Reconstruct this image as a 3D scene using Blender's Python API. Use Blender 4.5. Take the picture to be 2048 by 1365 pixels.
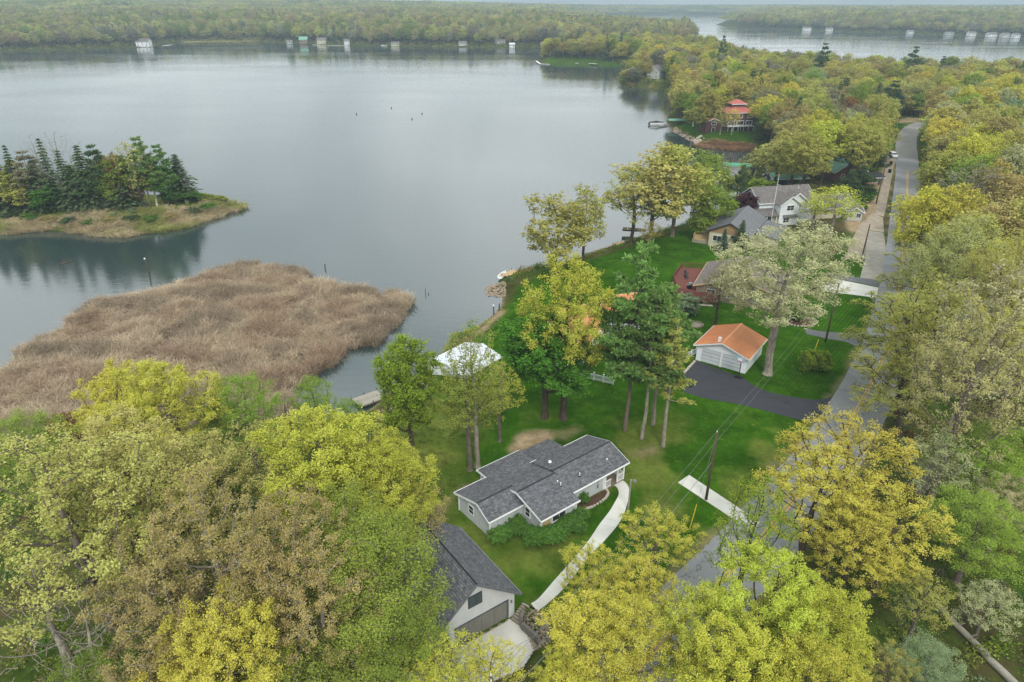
import bpy, math, random
import numpy as np
from mathutils import Vector

for _o in list(bpy.data.objects):
    bpy.data.objects.remove(_o)
S = bpy.context.scene
COL = S.collection
rad = math.radians

# ------------------------------------------------------------------ camera
PITCH = math.atan((682.5 - 6) / (24 / 36 * 2048))
CAMZ = 50.0
cam = bpy.data.cameras.new('camera'); cam.lens = 24; cam.sensor_width = 36
cam.clip_start = 0.5; cam.clip_end = 30000
camo = bpy.data.objects.new('camera', cam); COL.objects.link(camo)
camo.location = (0, 0, CAMZ); camo.rotation_euler = (math.pi / 2 - PITCH, 0, 0)
S.camera = camo

# ------------------------------------------------------------------ sky, sun, exposure
SUN_EL, SUN_AZ = rad(46), rad(172)          # azimuth clockwise from +Y (view direction)
SKY_STRENGTH = 0.10
world = bpy.data.worlds.new('World'); S.world = world; world.use_nodes = True
def build_world():
    nt = world.node_tree; N = nt.nodes; L = nt.links; N.clear()
    out = N.new('ShaderNodeOutputWorld'); bg = N.new('ShaderNodeBackground'); bg.inputs['Strength'].default_value = SKY_STRENGTH
    sky = N.new('ShaderNodeTexSky'); sky.sky_type = 'NISHITA'; sky.sun_disc = False
    sky.sun_elevation = SUN_EL; sky.sun_rotation = SUN_AZ; sky.altitude = 250; sky.dust_density = 3.0
    tc = N.new('ShaderNodeTexCoord'); sep = N.new('ShaderNodeSeparateXYZ'); L.new(tc.outputs['Generated'], sep.inputs[0])
    # flat overcast layer: direction projected on a cloud deck
    az = N.new('ShaderNodeMath'); az.operation = 'ABSOLUTE'; L.new(sep.outputs['Z'], az.inputs[0])
    ad = N.new('ShaderNodeMath'); ad.operation = 'ADD'; ad.inputs[1].default_value = 0.22; L.new(az.outputs[0], ad.inputs[0])
    dv = N.new('ShaderNodeVectorMath'); dv.operation = 'DIVIDE'
    cb = N.new('ShaderNodeCombineXYZ')
    for i in range(3): L.new(ad.outputs[0], cb.inputs[i])
    L.new(tc.outputs['Generated'], dv.inputs[0]); L.new(cb.outputs[0], dv.inputs[1])
    mp = N.new('ShaderNodeMapping'); mp.inputs['Location'].default_value = (8.8, 1.5, 0); mp.inputs['Scale'].default_value = (1, 1, 0)
    L.new(dv.outputs[0], mp.inputs['Vector'])
    nz = N.new('ShaderNodeTexNoise'); nz.inputs['Scale'].default_value = 0.95; nz.inputs['Detail'].default_value = 4; nz.inputs['Roughness'].default_value = 0.5
    nz.inputs['Distortion'].default_value = 0.6
    L.new(mp.outputs[0], nz.inputs['Vector'])
    rp = N.new('ShaderNodeValToRGB'); e = rp.color_ramp.elements
    e[0].position = 0.33; e[0].color = (6.6, 7.4, 7.6, 1); e[1].position = 0.66; e[1].color = (13.6, 14.1, 14.0, 1)
    L.new(nz.outputs['Fac'], rp.inputs['Fac'])
    mx = N.new('ShaderNodeMixRGB'); mx.inputs['Fac'].default_value = 0.86
    L.new(sky.outputs[0], mx.inputs[1]); L.new(rp.outputs[0], mx.inputs[2])
    L.new(mx.outputs[0], bg.inputs['Color']); L.new(bg.outputs[0], out.inputs['Surface'])
build_world()
sun = bpy.data.lights.new('sun', 'SUN'); sun.energy = 1.5; sun.angle = rad(14); sun.color = (1.0, 0.955, 0.88)
suno = bpy.data.objects.new('sun', sun); COL.objects.link(suno)
_sd = Vector((math.sin(SUN_AZ) * math.cos(SUN_EL), math.cos(SUN_AZ) * math.cos(SUN_EL), math.sin(SUN_EL)))
suno.rotation_euler = _sd.to_track_quat('Z', 'Y').to_euler(); suno.location = (60, -60, 120)
vs = S.view_settings
S.display_settings.display_device = 'sRGB'
vs.view_transform = 'Standard'; vs.look = 'None'; vs.gamma = 1; vs.use_curve_mapping = False; vs.exposure = 0.22
S.cycles.use_denoising = True; S.cycles.denoiser = 'OPENIMAGEDENOISE'; S.cycles.denoising_input_passes = 'RGB_ALBEDO_NORMAL'; S.cycles.denoising_prefilter = 'NONE'
S.cycles.max_bounces = 6; S.cycles.diffuse_bounces = 2; S.cycles.glossy_bounces = 2; S.cycles.transmission_bounces = 3
S.cycles.transparent_max_bounces = 4; S.cycles.volume_bounces = 0; S.cycles.caustics_reflective = False; S.cycles.caustics_refractive = False

# ------------------------------------------------------------------ ground geometry helpers
FP = 24 / 36 * 2048
_s, _c = math.sin(PITCH), math.cos(PITCH)
def G(px, py, z=3.0):
    """ground point (at height z) for a direction measured on the photograph"""
    u = (px - 1024) / FP; v = (py - 682.5) / FP
    t = (CAMZ - z) / (_s + v * _c)
    return (u * t, (_c - v * _s) * t)
def Zat(py, Y):
    v = (py - 682.5) / FP
    return CAMZ - Y * (_s + v * _c) / (_c - v * _s)
def PXL(x, y, z):
    dz = z - CAMZ; fwd = y * _c - dz * _s; up = y * _s + dz * _c
    return (1024 + FP * x / fwd, 682.5 - FP * up / fwd, fwd)
def GP(pts, z=3.0): return [G(p[0], p[1], z) for p in pts]
def lin(r, g, b):
    f = lambda c: (c / 255 / 12.92) if c / 255 <= 0.04045 else ((c / 255 + 0.055) / 1.055) ** 2.4
    return (f(r), f(g), f(b))

def poly_sd(P, X, Y):
    """signed distance to polygon P (positive inside)"""
    P = np.asarray(P, float); n = len(P)
    d = np.full(X.shape, 1e18); ins = np.zeros(X.shape, bool)
    for i in range(n):
        ax, ay = P[i]; bx, by = P[(i + 1) % n]
        ex, ey = bx - ax, by - ay
        L2 = ex * ex + ey * ey + 1e-12
        t = np.clip(((X - ax) * ex + (Y - ay) * ey) / L2, 0, 1)
        dd = (X - ax - t * ex) ** 2 + (Y - ay - t * ey) ** 2
        d = np.minimum(d, dd)
        cond = ((ay > Y) != (by > Y))
        with np.errstate(divide='ignore', invalid='ignore'):
            xi = ax + (Y - ay) * ex / (ey if abs(ey) > 1e-12 else 1e-12)
        ins ^= cond & (X < xi)
    d = np.sqrt(d)
    return np.where(ins, d, -d)
def sstep(a, b, x):
    t = np.clip((x - a) / (b - a), 0, 1); return t * t * (3 - 2 * t)
def vnoise(x, y, seed=0):
    """smooth value noise, 0..1"""
    xi = np.floor(x).astype(np.int64); yi = np.floor(y).astype(np.int64); xf = x - xi; yf = y - yi
    def h(a, b):
        n = (a * 374761393 + b * 668265263 + seed * 974711) & 0x7fffffff
        n = ((n ^ (n >> 13)) * 1274126177) & 0x7fffffff
        return ((n ^ (n >> 16)) & 0xffff) / 65535.0
    u = xf * xf * (3 - 2 * xf); v = yf * yf * (3 - 2 * yf)
    return (h(xi, yi) * (1 - u) + h(xi + 1, yi) * u) * (1 - v) + (h(xi, yi + 1) * (1 - u) + h(xi + 1, yi + 1) * u) * v
def fbm(x, y, seed=0, o=4):
    s = 0; a = 0.5; t = 0
    for i in range(o):
        s = s + a * vnoise(x * 2 ** i + 17.3 * i, y * 2 ** i - 9.1 * i, seed + i); t += a; a *= 0.5
    return s / t

# ------------------------------------------------------------------ lakes and shores
LAKE = GP([(-700, 930), (0, 905), (200, 880), (450, 862), (600, 845), (700, 832), (742, 818), (790, 775), (850, 745), (872, 722), (905, 668), (945, 660),
           (985, 632), (1003, 612), (1006, 592), (976, 586), (972, 576), (1000, 566), (1020, 548), (1050, 538), (1150, 520), (1180, 505), (1235, 488),
           (1290, 470), (1340, 457), (1395, 440), (1435, 425), (1470, 405), (1500, 385), (1522, 365), (1535, 345), (1528, 325), (1512, 305), (1495, 297),
           (1440, 294), (1400, 292), (1388, 282), (1372, 268), (1340, 256), (1333, 244), (1338, 228), (1352, 215), (1350, 196), (1320, 180),
           (1280, 177), (1247, 174), (1240, 162), (1268, 145), (1262, 134), (1215, 132), (1150, 131), (1100, 130), (1080, 126), (1078, 120), (1100, 115), (1180, 112),
           (1190, 106), (1120, 100), (1050, 95), (950, 95), (700, 92), (520, 84), (350, 85), (280, 95), (0, 103), (-300, 106), (-900, 112), (-1500, 300)], 0)
ISLE = GP([(-600, 455), (0, 458), (100, 462), (230, 466), (330, 455), (420, 434), (490, 413), (468, 405), (400, 396), (300, 392), (150, 388), (0, 388), (-600, 375)], 0)
LAKE2 = GP([(1205, 33), (1330, 29.5), (1450, 31), (1458, 40), (1432, 50), (1470, 56), (1640, 62), (1800, 67), (1950, 73), (2048, 77), (2300, 85), (2700, 100),
            (2700, 190), (2048, 168), (1700, 160), (1580, 148), (1490, 134), (1425, 112), (1372, 110), (1330, 105), (1335, 96), (1372, 91), (1395, 82), (1380, 73), (1330, 66), (1260, 61), (1208, 48)], 0)
PIT = GP([(866, 1318), (1032, 1226), (1078, 1292), (1052, 1335), (960, 1420), (700, 1480), (690, 1400)], 1.8)
def inland(X, Y):
    a = poly_sd(LAKE, X, Y); b = poly_sd(ISLE, X, Y); c = poly_sd(LAKE2, X, Y)
    lake = np.minimum(a, -b)            # inside lake and outside the spit
    return -np.maximum(lake, c)
def TZ(X, Y, d=None):
    X = np.asarray(X, float); Y = np.asarray(Y, float)
    if d is None: d = inland(X, Y)
    L = 14 + 16 * sstep(6, -2, X) * sstep(84, 74, Y)
    t = np.clip(d / L, 0, 1)
    z = 3 * (1 - (1 - t) ** 2)
    R = np.hypot(X, Y)
    hill = sstep(15, 220, d) * sstep(560, 1000, R) * (3 + 9 * fbm(X / 260, Y / 260, 5, 3))
    far = sstep(1000, 2800, R) * sstep(15, 200, d)
    hill = hill + far * (8 + 20 * sstep(700, -900, X) * (0.75 + 0.5 * fbm(X / 700, Y / 700, 9, 3)))
    hill = hill * (1 - 0.75 * sstep(5200, 8000, R))
    z = z + hill
    z = np.where(d < 0, -2.2 * np.clip(-d / 9, 0, 1) - 0.02, z)
    pit = poly_sd(PIT, X, Y)
    k = sstep(-0.7, 0.25, pit)
    return z * (1 - k) + 1.74 * k
def tz(x, y): return float(TZ(np.array([x]), np.array([y]))[0])

# ------------------------------------------------------------------ materials
MATS = {}
def _new(name):
    m = bpy.data.materials.new(name); m.use_nodes = True; nt = m.node_tree
    b = nt.nodes['Principled BSDF']; MATS[name] = m
    return m, nt, nt.nodes, nt.links, b
def mat(name, rgb, rough=0.8, scale=4.0, amt=0.25, bump=0.0, metal=0.0, spec=0.3, rgb2=None, coord='Object', detail=5, bscale=None):
    m, nt, N, L, b = _new(name)
    tc = N.new('ShaderNodeTexCoord'); nz = N.new('ShaderNodeTexNoise'); nz.inputs['Scale'].default_value = scale; nz.inputs['Detail'].default_value = detail
    L.new(tc.outputs[coord], nz.inputs['Vector'])
    c1 = [max(0, c * (1 - amt)) for c in rgb]; c2 = rgb2 or [min(1, c * (1 + amt)) for c in rgb]
    rp = N.new('ShaderNodeValToRGB'); e = rp.color_ramp.elements
    e[0].position = 0.32; e[1].position = 0.68; e[0].color = (*c1, 1); e[1].color = (*c2, 1)
    L.new(nz.outputs['Fac'], rp.inputs[0]); L.new(rp.outputs[0], b.inputs['Base Color'])
    b.inputs['Roughness'].default_value = rough; b.inputs['Metallic'].default_value = metal; b.inputs['Specular IOR Level'].default_value = spec
    if bump:
        n2 = N.new('ShaderNodeTexNoise'); n2.inputs['Scale'].default_value = bscale or scale * 6; n2.inputs['Detail'].default_value = 3; L.new(tc.outputs[coord], n2.inputs['Vector'])
        bp = N.new('ShaderNodeBump'); bp.inputs['Strength'].default_value = bump; bp.inputs['Distance'].default_value = 0.05
        L.new(n2.outputs['Fac'], bp.inputs['Height']); L.new(bp.outputs[0], b.inputs['Normal'])
    return m
def shingle(name, c1, c2, cm):
    m, nt, N, L, b = _new(name)
    tc = N.new('ShaderNodeTexCoord'); br = N.new('ShaderNodeTexBrick')
    br.inputs['Scale'].default_value = 1.0; br.inputs['Brick Width'].default_value = 0.36; br.inputs['Row Height'].default_value = 0.17
    br.inputs['Mortar Size'].default_value = 0.012; br.inputs['Bias'].default_value = -0.1
    br.inputs['Color1'].default_value = (*c1, 1); br.inputs['Color2'].default_value = (*c2, 1); br.inputs['Mortar'].default_value = (*cm, 1)
    nz = N.new('ShaderNodeTexNoise'); nz.inputs['Scale'].default_value = 3.2; nz.inputs['Detail'].default_value = 6; nz.inputs['Roughness'].default_value = 0.7
    L.new(tc.outputs['Object'], br.inputs['Vector']); L.new(tc.outputs['Object'], nz.inputs['Vector'])
    mr = N.new('ShaderNodeMapRange'); mr.inputs[1].default_value = 0.3; mr.inputs[2].default_value = 0.7; mr.inputs[3].default_value = 0.62; mr.inputs[4].default_value = 1.4
    L.new(nz.outputs['Fac'], mr.inputs[0])
    mx = N.new('ShaderNodeMixRGB'); mx.blend_type = 'MULTIPLY'; mx.inputs[0].default_value = 1
    L.new(br.outputs['Color'], mx.inputs[1]); L.new(mr.outputs[0], mx.inputs[2]); L.new(mx.outputs[0], b.inputs['Base Color'])
    b.inputs['Roughness'].default_value = 0.85; b.inputs['Specular IOR Level'].default_value = 0.25
    bp = N.new('ShaderNodeBump'); bp.inputs['Strength'].default_value = 0.5; bp.inputs['Distance'].default_value = 0.02
    L.new(br.outputs['Fac'], bp.inputs['Height']); bp.invert = True; L.new(bp.outputs[0], b.inputs['Normal'])
    return m
M_shingle = shingle('shingle_charcoal', lin(94, 95, 100), lin(124, 125, 129), lin(58, 59, 62))
M_shingle_brown = shingle('shingle_brown', lin(112, 104, 100), lin(136, 127, 120), lin(78, 72, 68))
M_shingle_grey = shingle('shingle_grey', lin(110, 106, 104), lin(130, 126, 122), lin(78, 74, 72))
M_siding = mat('siding_grey', lin(194, 200, 201), 0.7, 1.2, 0.07)
M_stucco = mat('siding_light_grey', lin(206, 208, 208), 0.75, 1.5, 0.06)
M_white = mat('white_paint', lin(240, 242, 243), 0.6, 2.0, 0.05)
M_whiteblue = mat('white_siding', lin(236, 242, 247), 0.6, 1.5, 0.05)
M_cream = mat('cream_siding', lin(206, 200, 172), 0.7, 2.0, 0.06)
M_tan = mat('tan_siding', lin(164, 134, 100), 0.75, 2.0, 0.1)
M_brownside = mat('brown_siding', lin(128, 116, 98), 0.8, 2.0, 0.12)
M_redside = mat('red_shingle_wall', lin(104, 74, 70), 0.85, 3.0, 0.22)
M_redroof = mat('red_metal_roof', lin(176, 98, 88), 0.55, 1.5, 0.12)
M_orangerib = mat('orange_metal_rib', lin(190, 120, 78), 0.55, 0.9, 0.1)
M_orange = mat('orange_metal_roof', lin(222, 154, 104), 0.5, 0.9, 0.1, spec=0.4)
M_greenroof = mat('green_metal_roof', lin(120, 172, 152), 0.55, 1.0, 0.15)
M_teal = mat('teal_canopy', lin(70, 160, 130), 0.6, 2.0, 0.12)
M_greymetal = mat('grey_metal_roof', lin(112, 114, 118), 0.5, 1.0, 0.08, spec=0.45)
M_whitemetal = mat('white_metal_roof', lin(216, 222, 228), 0.45, 0.8, 0.08)
M_darkroof = mat('dark_roof', lin(52, 54, 56), 0.8, 2.0, 0.25)
M_glass = mat('window_glass', lin(52, 62, 66), 0.08, 1.0, 0.2, spec=0.6)
M_greendoor = mat('door_grey', lin(126, 124, 116), 0.65, 1.2, 0.06)
M_doorwhite = mat('door_white', lin(206, 212, 218), 0.6, 1.2, 0.05)
M_shutter = mat('shutter_dark', lin(72, 82, 84), 0.6, 2.0, 0.08)
M_found = mat('foundation_block', lin(160, 152, 140), 0.9, 2.0, 0.12, 0.3)
M_conc = mat('concrete', lin(212, 211, 204), 0.85, 0.7, 0.09, 0.15, detail=9)
M_concold = mat('concrete_weathered', lin(158, 153, 143), 0.9, 0.6, 0.14, 0.2, detail=9)
M_plywood = mat('plywood', lin(190, 168, 122), 0.8, 2.0, 0.1)
M_wood = mat('weathered_wood', lin(158, 152, 140), 0.85, 3.0, 0.16, 0.2)
M_woodtan = mat('tan_wood', lin(200, 172, 128), 0.8, 3.0, 0.12, 0.2)
M_reddeck = mat('red_stained_wood', lin(112, 66, 58), 0.8, 3.0, 0.18, 0.2)
M_pole = mat('pole_wood', lin(92, 78, 66), 0.9, 3.0, 0.25, 0.3)
M_metal = mat('galvanized_metal', lin(150, 154, 156), 0.45, 3.0, 0.1, metal=0.6)
M_black = mat('black_plastic', lin(26, 26, 28), 0.5, 3.0, 0.2)
M_wire = mat('wire', lin(118, 120, 118), 0.6, 3.0, 0.1)
M_yellowg = mat('yellow_plastic', lin(222, 190, 50), 0.5, 3.0, 0.1)
M_stone = mat('field_stone', lin(156, 140, 122), 0.9, 2.3, 0.3, 0.4)
M_paleStone = mat('edging_stone', lin(188, 180, 166), 0.9, 3.0, 0.15, 0.3)
M_block = mat('wall_block', lin(120, 116, 108), 0.9, 3.0, 0.18, 0.4)
M_mulch = mat('mulch', lin(88, 66, 52), 0.95, 6.0, 0.4, 0.8, bscale=14)
M_carpaint = mat('white_car_paint', lin(222, 224, 226), 0.25, 1.0, 0.02, spec=0.5)
M_tyre = mat('tyre_rubber', lin(28, 28, 30), 0.9, 4.0, 0.2)
M_redplastic = mat('red_paint', lin(190, 50, 44), 0.5, 3.0, 0.1)
M_blue = mat('blue_tarp', lin(50, 84, 140), 0.6, 2.0, 0.15)
M_boatgreen = mat('boat_olive', lin(110, 108, 84), 0.6, 2.0, 0.12)
M_cover = mat('boat_cover', lin(56, 60, 66), 0.8, 2.0, 0.2)
M_sand = mat('sand_bank', lin(166, 154, 136), 0.95, 0.8, 0.16, 0.3)

def m_road(name, base, crack, tone):
    m, nt, N, L, b = _new(name)
    tc = N.new('ShaderNodeTexCoord')
    n1 = N.new('ShaderNodeTexNoise'); n1.inputs['Scale'].default_value = 0.22; n1.inputs['Detail'].default_value = 8; n1.inputs['Roughness'].default_value = 0.65
    L.new(tc.outputs['Object'], n1.inputs['Vector'])
    rp = N.new('ShaderNodeValToRGB'); e = rp.color_ramp.elements; e[0].position = 0.3; e[1].position = 0.7
    e[0].color = (*[c * (1 - tone) for c in base], 1); e[1].color = (*[c * (1 + tone) for c in base], 1)
    L.new(n1.outputs['Fac'], rp.inputs[0])
    n3 = N.new('ShaderNodeTexNoise'); n3.inputs['Scale'].default_value = 30; n3.inputs['Detail'].default_value = 2; L.new(tc.outputs['Object'], n3.inputs['Vector'])
    m3 = N.new('ShaderNodeMapRange'); m3.inputs[3].default_value = 0.75; m3.inputs[4].default_value = 1.25; L.new(n3.outputs['Fac'], m3.inputs[0])
    mu = N.new('ShaderNodeMixRGB'); mu.blend_type = 'MULTIPLY'; mu.inputs[0].default_value = 1; L.new(rp.outputs[0], mu.inputs[1]); L.new(m3.outputs[0], mu.inputs[2])
    vo = N.new('ShaderNodeTexVoronoi'); vo.feature = 'DISTANCE_TO_EDGE'; vo.inputs['Scale'].default_value = 0.16
    nd = N.new('ShaderNodeTexNoise'); nd.inputs['Scale'].default_value = 0.9; nd.inputs['Detail'].default_value = 4; L.new(tc.outputs['Object'], nd.inputs['Vector'])
    va = N.new('ShaderNodeVectorMath'); va.operation = 'MULTIPLY_ADD'; va.inputs[1].default_value = (3, 3, 0)
    L.new(nd.outputs['Color'], va.inputs[0]); L.new(tc.outputs['Object'], va.inputs[2]); L.new(va.outputs[0], vo.inputs['Vector'])
    ck = N.new('ShaderNodeMapRange'); ck.inputs[1].default_value = 0.002; ck.inputs[2].default_value = 0.012; ck.inputs[3].default_value = crack; ck.inputs[4].default_value = 0
    L.new(vo.outputs[0], ck.inputs[0])
    mx = N.new('ShaderNodeMixRGB'); L.new(ck.outputs[0], mx.inputs[0]); L.new(mu.outputs[0], mx.inputs[1]); mx.inputs[2].default_value = (0.02, 0.02, 0.022, 1)
    L.new(mx.outputs[0], b.inputs['Base Color']); b.inputs['Roughness'].default_value = 0.9; b.inputs['Specular IOR Level'].default_value = 0.25
    bp = N.new('ShaderNodeBump'); bp.inputs['Strength'].default_value = 0.2; bp.inputs['Distance'].default_value = 0.02; L.new(n3.outputs['Fac'], bp.inputs['Height']); L.new(bp.outputs[0], b.inputs['Normal'])
    return m
M_road = m_road('road_asphalt', lin(146, 148, 150), 0.5, 0.14)
M_roadold = m_road('road_asphalt_old', lin(150, 148, 142), 0.45, 0.14)
M_asph = m_road('driveway_asphalt', lin(66, 67, 73), 0.35, 0.14)
M_asph2 = m_road('path_asphalt', lin(104, 106, 108), 0.3, 0.14)
M_yline = mat('yellow_road_paint', lin(226, 182, 84), 0.8, 3.0, 0.2)
M_patch = mat('asphalt_patch', lin(62, 63, 66), 0.9, 1.5, 0.15, 0.2)

def m_tint(name, attr, default, leaf=True):
    """foliage / bark: base colour from each plant's own tint"""
    m, nt, N, L, b = _new(name)
    at = N.new('ShaderNodeAttribute'); at.attribute_type = 'INSTANCER'; at.attribute_name = attr
    v = N.new('ShaderNodeAttribute'); v.attribute_type = 'GEOMETRY'; v.attribute_name = 'var'
    if leaf:
        sp = N.new('ShaderNodeSeparateXYZ'); L.new(v.outputs['Vector'], sp.inputs[0])
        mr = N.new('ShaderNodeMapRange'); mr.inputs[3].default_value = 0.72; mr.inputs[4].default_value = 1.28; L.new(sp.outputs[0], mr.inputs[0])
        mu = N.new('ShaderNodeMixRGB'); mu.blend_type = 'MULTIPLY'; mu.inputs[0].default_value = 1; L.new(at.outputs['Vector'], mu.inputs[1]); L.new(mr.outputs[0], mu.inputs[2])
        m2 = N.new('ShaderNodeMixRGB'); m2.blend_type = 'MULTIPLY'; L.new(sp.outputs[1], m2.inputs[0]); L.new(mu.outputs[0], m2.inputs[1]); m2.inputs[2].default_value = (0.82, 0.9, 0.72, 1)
        N.remove(b); out = N['Material Output']
        df = N.new('ShaderNodeBsdfDiffuse'); tr = N.new('ShaderNodeBsdfTranslucent'); ms = N.new('ShaderNodeMixShader'); ms.inputs[0].default_value = 0.32
        L.new(m2.outputs[0], df.inputs[0]); L.new(m2.outputs[0], tr.inputs[0]); L.new(df.outputs[0], ms.inputs[1]); L.new(tr.outputs[0], ms.inputs[2]); L.new(ms.outputs[0], out.inputs['Surface'])
    else:
        tc = N.new('ShaderNodeTexCoord'); nz = N.new('ShaderNodeTexNoise'); nz.inputs['Scale'].default_value = 2.5; nz.inputs['Detail'].default_value = 5
        mp = N.new('ShaderNodeMapping'); mp.inputs['Scale'].default_value = (3, 3, 0.6); L.new(tc.outputs['Object'], mp.inputs[0]); L.new(mp.outputs[0], nz.inputs['Vector'])
        mr = N.new('ShaderNodeMapRange'); mr.inputs[1].default_value = 0.3; mr.inputs[2].default_value = 0.7; mr.inputs[3].default_value = 0.6; mr.inputs[4].default_value = 1.35; L.new(nz.outputs['Fac'], mr.inputs[0])
        mu = N.new('ShaderNodeMixRGB'); mu.blend_type = 'MULTIPLY'; mu.inputs[0].default_value = 1; L.new(at.outputs['Vector'], mu.inputs[1]); L.new(mr.outputs[0], mu.inputs[2])
        L.new(mu.outputs[0], b.inputs['Base Color']); b.inputs['Roughness'].default_value = 0.95; b.inputs['Specular IOR Level'].default_value = 0.1
    return m
M_leaf = m_tint('leaves', 'tint', None, True)
M_bark = m_tint('bark', 'barktint', None, False)

def m_ground():
    m, nt, N, L, b = _new('ground')
    tc = N.new('ShaderNodeTexCoord'); at = N.new('ShaderNodeAttribute'); at.attribute_name = 'cover'
    def noise(s, d, r=0.6):
        n = N.new('ShaderNodeTexNoise'); n.inputs['Scale'].default_value = s; n.inputs['Detail'].default_value = d; n.inputs['Roughness'].default_value = r
        L.new(tc.outputs['Object'], n.inputs['Vector']); return n
    def ramp(n, c1, c2, a=0.3, z=0.7):
        r = N.new('ShaderNodeValToRGB'); e = r.color_ramp.elements; e[0].position = a; e[1].position = z; e[0].color = (*c1, 1); e[1].color = (*c2, 1); L.new(n.outputs['Fac'], r.inputs[0]); return r
    def mix(f, a, c, bl='MIX'):
        x = N.new('ShaderNodeMixRGB'); x.blend_type = bl
        if isinstance(f, float): x.inputs[0].default_value = f
        else: L.new(f, x.inputs[0])
        L.new(a, x.inputs[1]); L.new(c, x.inputs[2]); return x.outputs[0]
    lawn = ramp(noise(0.35, 8, 0.62), lin(38, 72, 8), lin(62, 102, 16)).outputs[0]
    lawn = mix(ramp(noise(0.9, 4, 0.7), (0, 0, 0), (1, 1, 1), 0.55, 0.75).outputs[0], lawn, ramp(noise(0.2, 3), lin(76, 100, 24), lin(94, 112, 36)).outputs[0])
    rough = ramp(noise(0.5, 8, 0.7), lin(104, 102, 50), lin(126, 140, 62)).outputs[0]
    wood = ramp(noise(0.25, 8, 0.72), lin(58, 60, 30), lin(104, 90, 62)).outputs[0]
    wood = mix(ramp(noise(0.12, 5, 0.7), (0, 0, 0), (1, 1, 1), 0.38, 0.58).outputs[0], wood, ramp(noise(0.9, 6), lin(48, 66, 24), lin(84, 106, 38)).outputs[0])
    dirt = ramp(noise(0.8, 8, 0.7), lin(140, 120, 92), lin(180, 160, 130)).outputs[0]
    sp = N.new('ShaderNodeSeparateColor'); L.new(at.outputs['Color'], sp.inputs[0])
    col = mix(sp.outputs[0], wood, lawn); col = mix(sp.outputs[1], col, rough); col = mix(sp.outputs[2], col, dirt)
    fine = noise(14, 3, 0.7); mr = N.new('ShaderNodeMapRange'); mr.inputs[1].default_value = 0.25; mr.inputs[2].default_value = 0.75; mr.inputs[3].default_value = 0.5; mr.inputs[4].default_value = 1.5; L.new(fine.outputs['Fac'], mr.inputs[0])
    col = mix(1.0, col, mr.outputs[0], 'MULTIPLY')
    big = noise(0.07, 4, 0.6); mb_ = N.new('ShaderNodeMapRange'); mb_.inputs[1].default_value = 0.3; mb_.inputs[2].default_value = 0.7; mb_.inputs[3].default_value = 0.72; mb_.inputs[4].default_value = 1.28; L.new(big.outputs['Fac'], mb_.inputs[0])
    col = mix(1.0, col, mb_.outputs[0], 'MULTIPLY')
    clump = noise(2.2, 4, 0.75); mc_ = N.new('ShaderNodeMapRange'); mc_.inputs[1].default_value = 0.3; mc_.inputs[2].default_value = 0.7; mc_.inputs[3].default_value = 0.78; mc_.inputs[4].default_value = 1.22; L.new(clump.outputs['Fac'], mc_.inputs[0])
    col = mix(1.0, col, mc_.outputs[0], 'MULTIPLY')
    # mowing stripes where the lawn was cut in bands
    wv = N.new('ShaderNodeTexWave'); wv.inputs['Scale'].default_value = 0.55; wv.inputs['Distortion'].default_value = 1.2; wv.inputs['Detail'].default_value = 2
    mp = N.new('ShaderNodeMapping'); mp.inputs['Rotation'].default_value = (0, 0, rad(38)); L.new(tc.outputs['Object'], mp.inputs[0]); L.new(mp.outputs[0], wv.inputs['Vector'])
    m2 = N.new('ShaderNodeMapRange'); m2.inputs[3].default_value = 0.78; m2.inputs[4].default_value = 1.16; L.new(wv.outputs['Fac'], m2.inputs[0])
    a2 = N.new('ShaderNodeAttribute'); a2.attribute_name = 'mown'
    col = mix(a2.outputs['Fac'], col, mix(1.0, col, m2.outputs[0], 'MULTIPLY'))
    L.new(col, b.inputs['Base Color']); b.inputs['Roughness'].default_value = 1.0; b.inputs['Specular IOR Level'].default_value = 0.0
    bp = N.new('ShaderNodeBump'); bp.inputs['Strength'].default_value = 0.7; bp.inputs['Distance'].default_value = 0.08; L.new(fine.outputs['Fac'], bp.inputs['Height']); L.new(bp.outputs[0], b.inputs['Normal'])
    return m
M_ground = m_ground()

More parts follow.
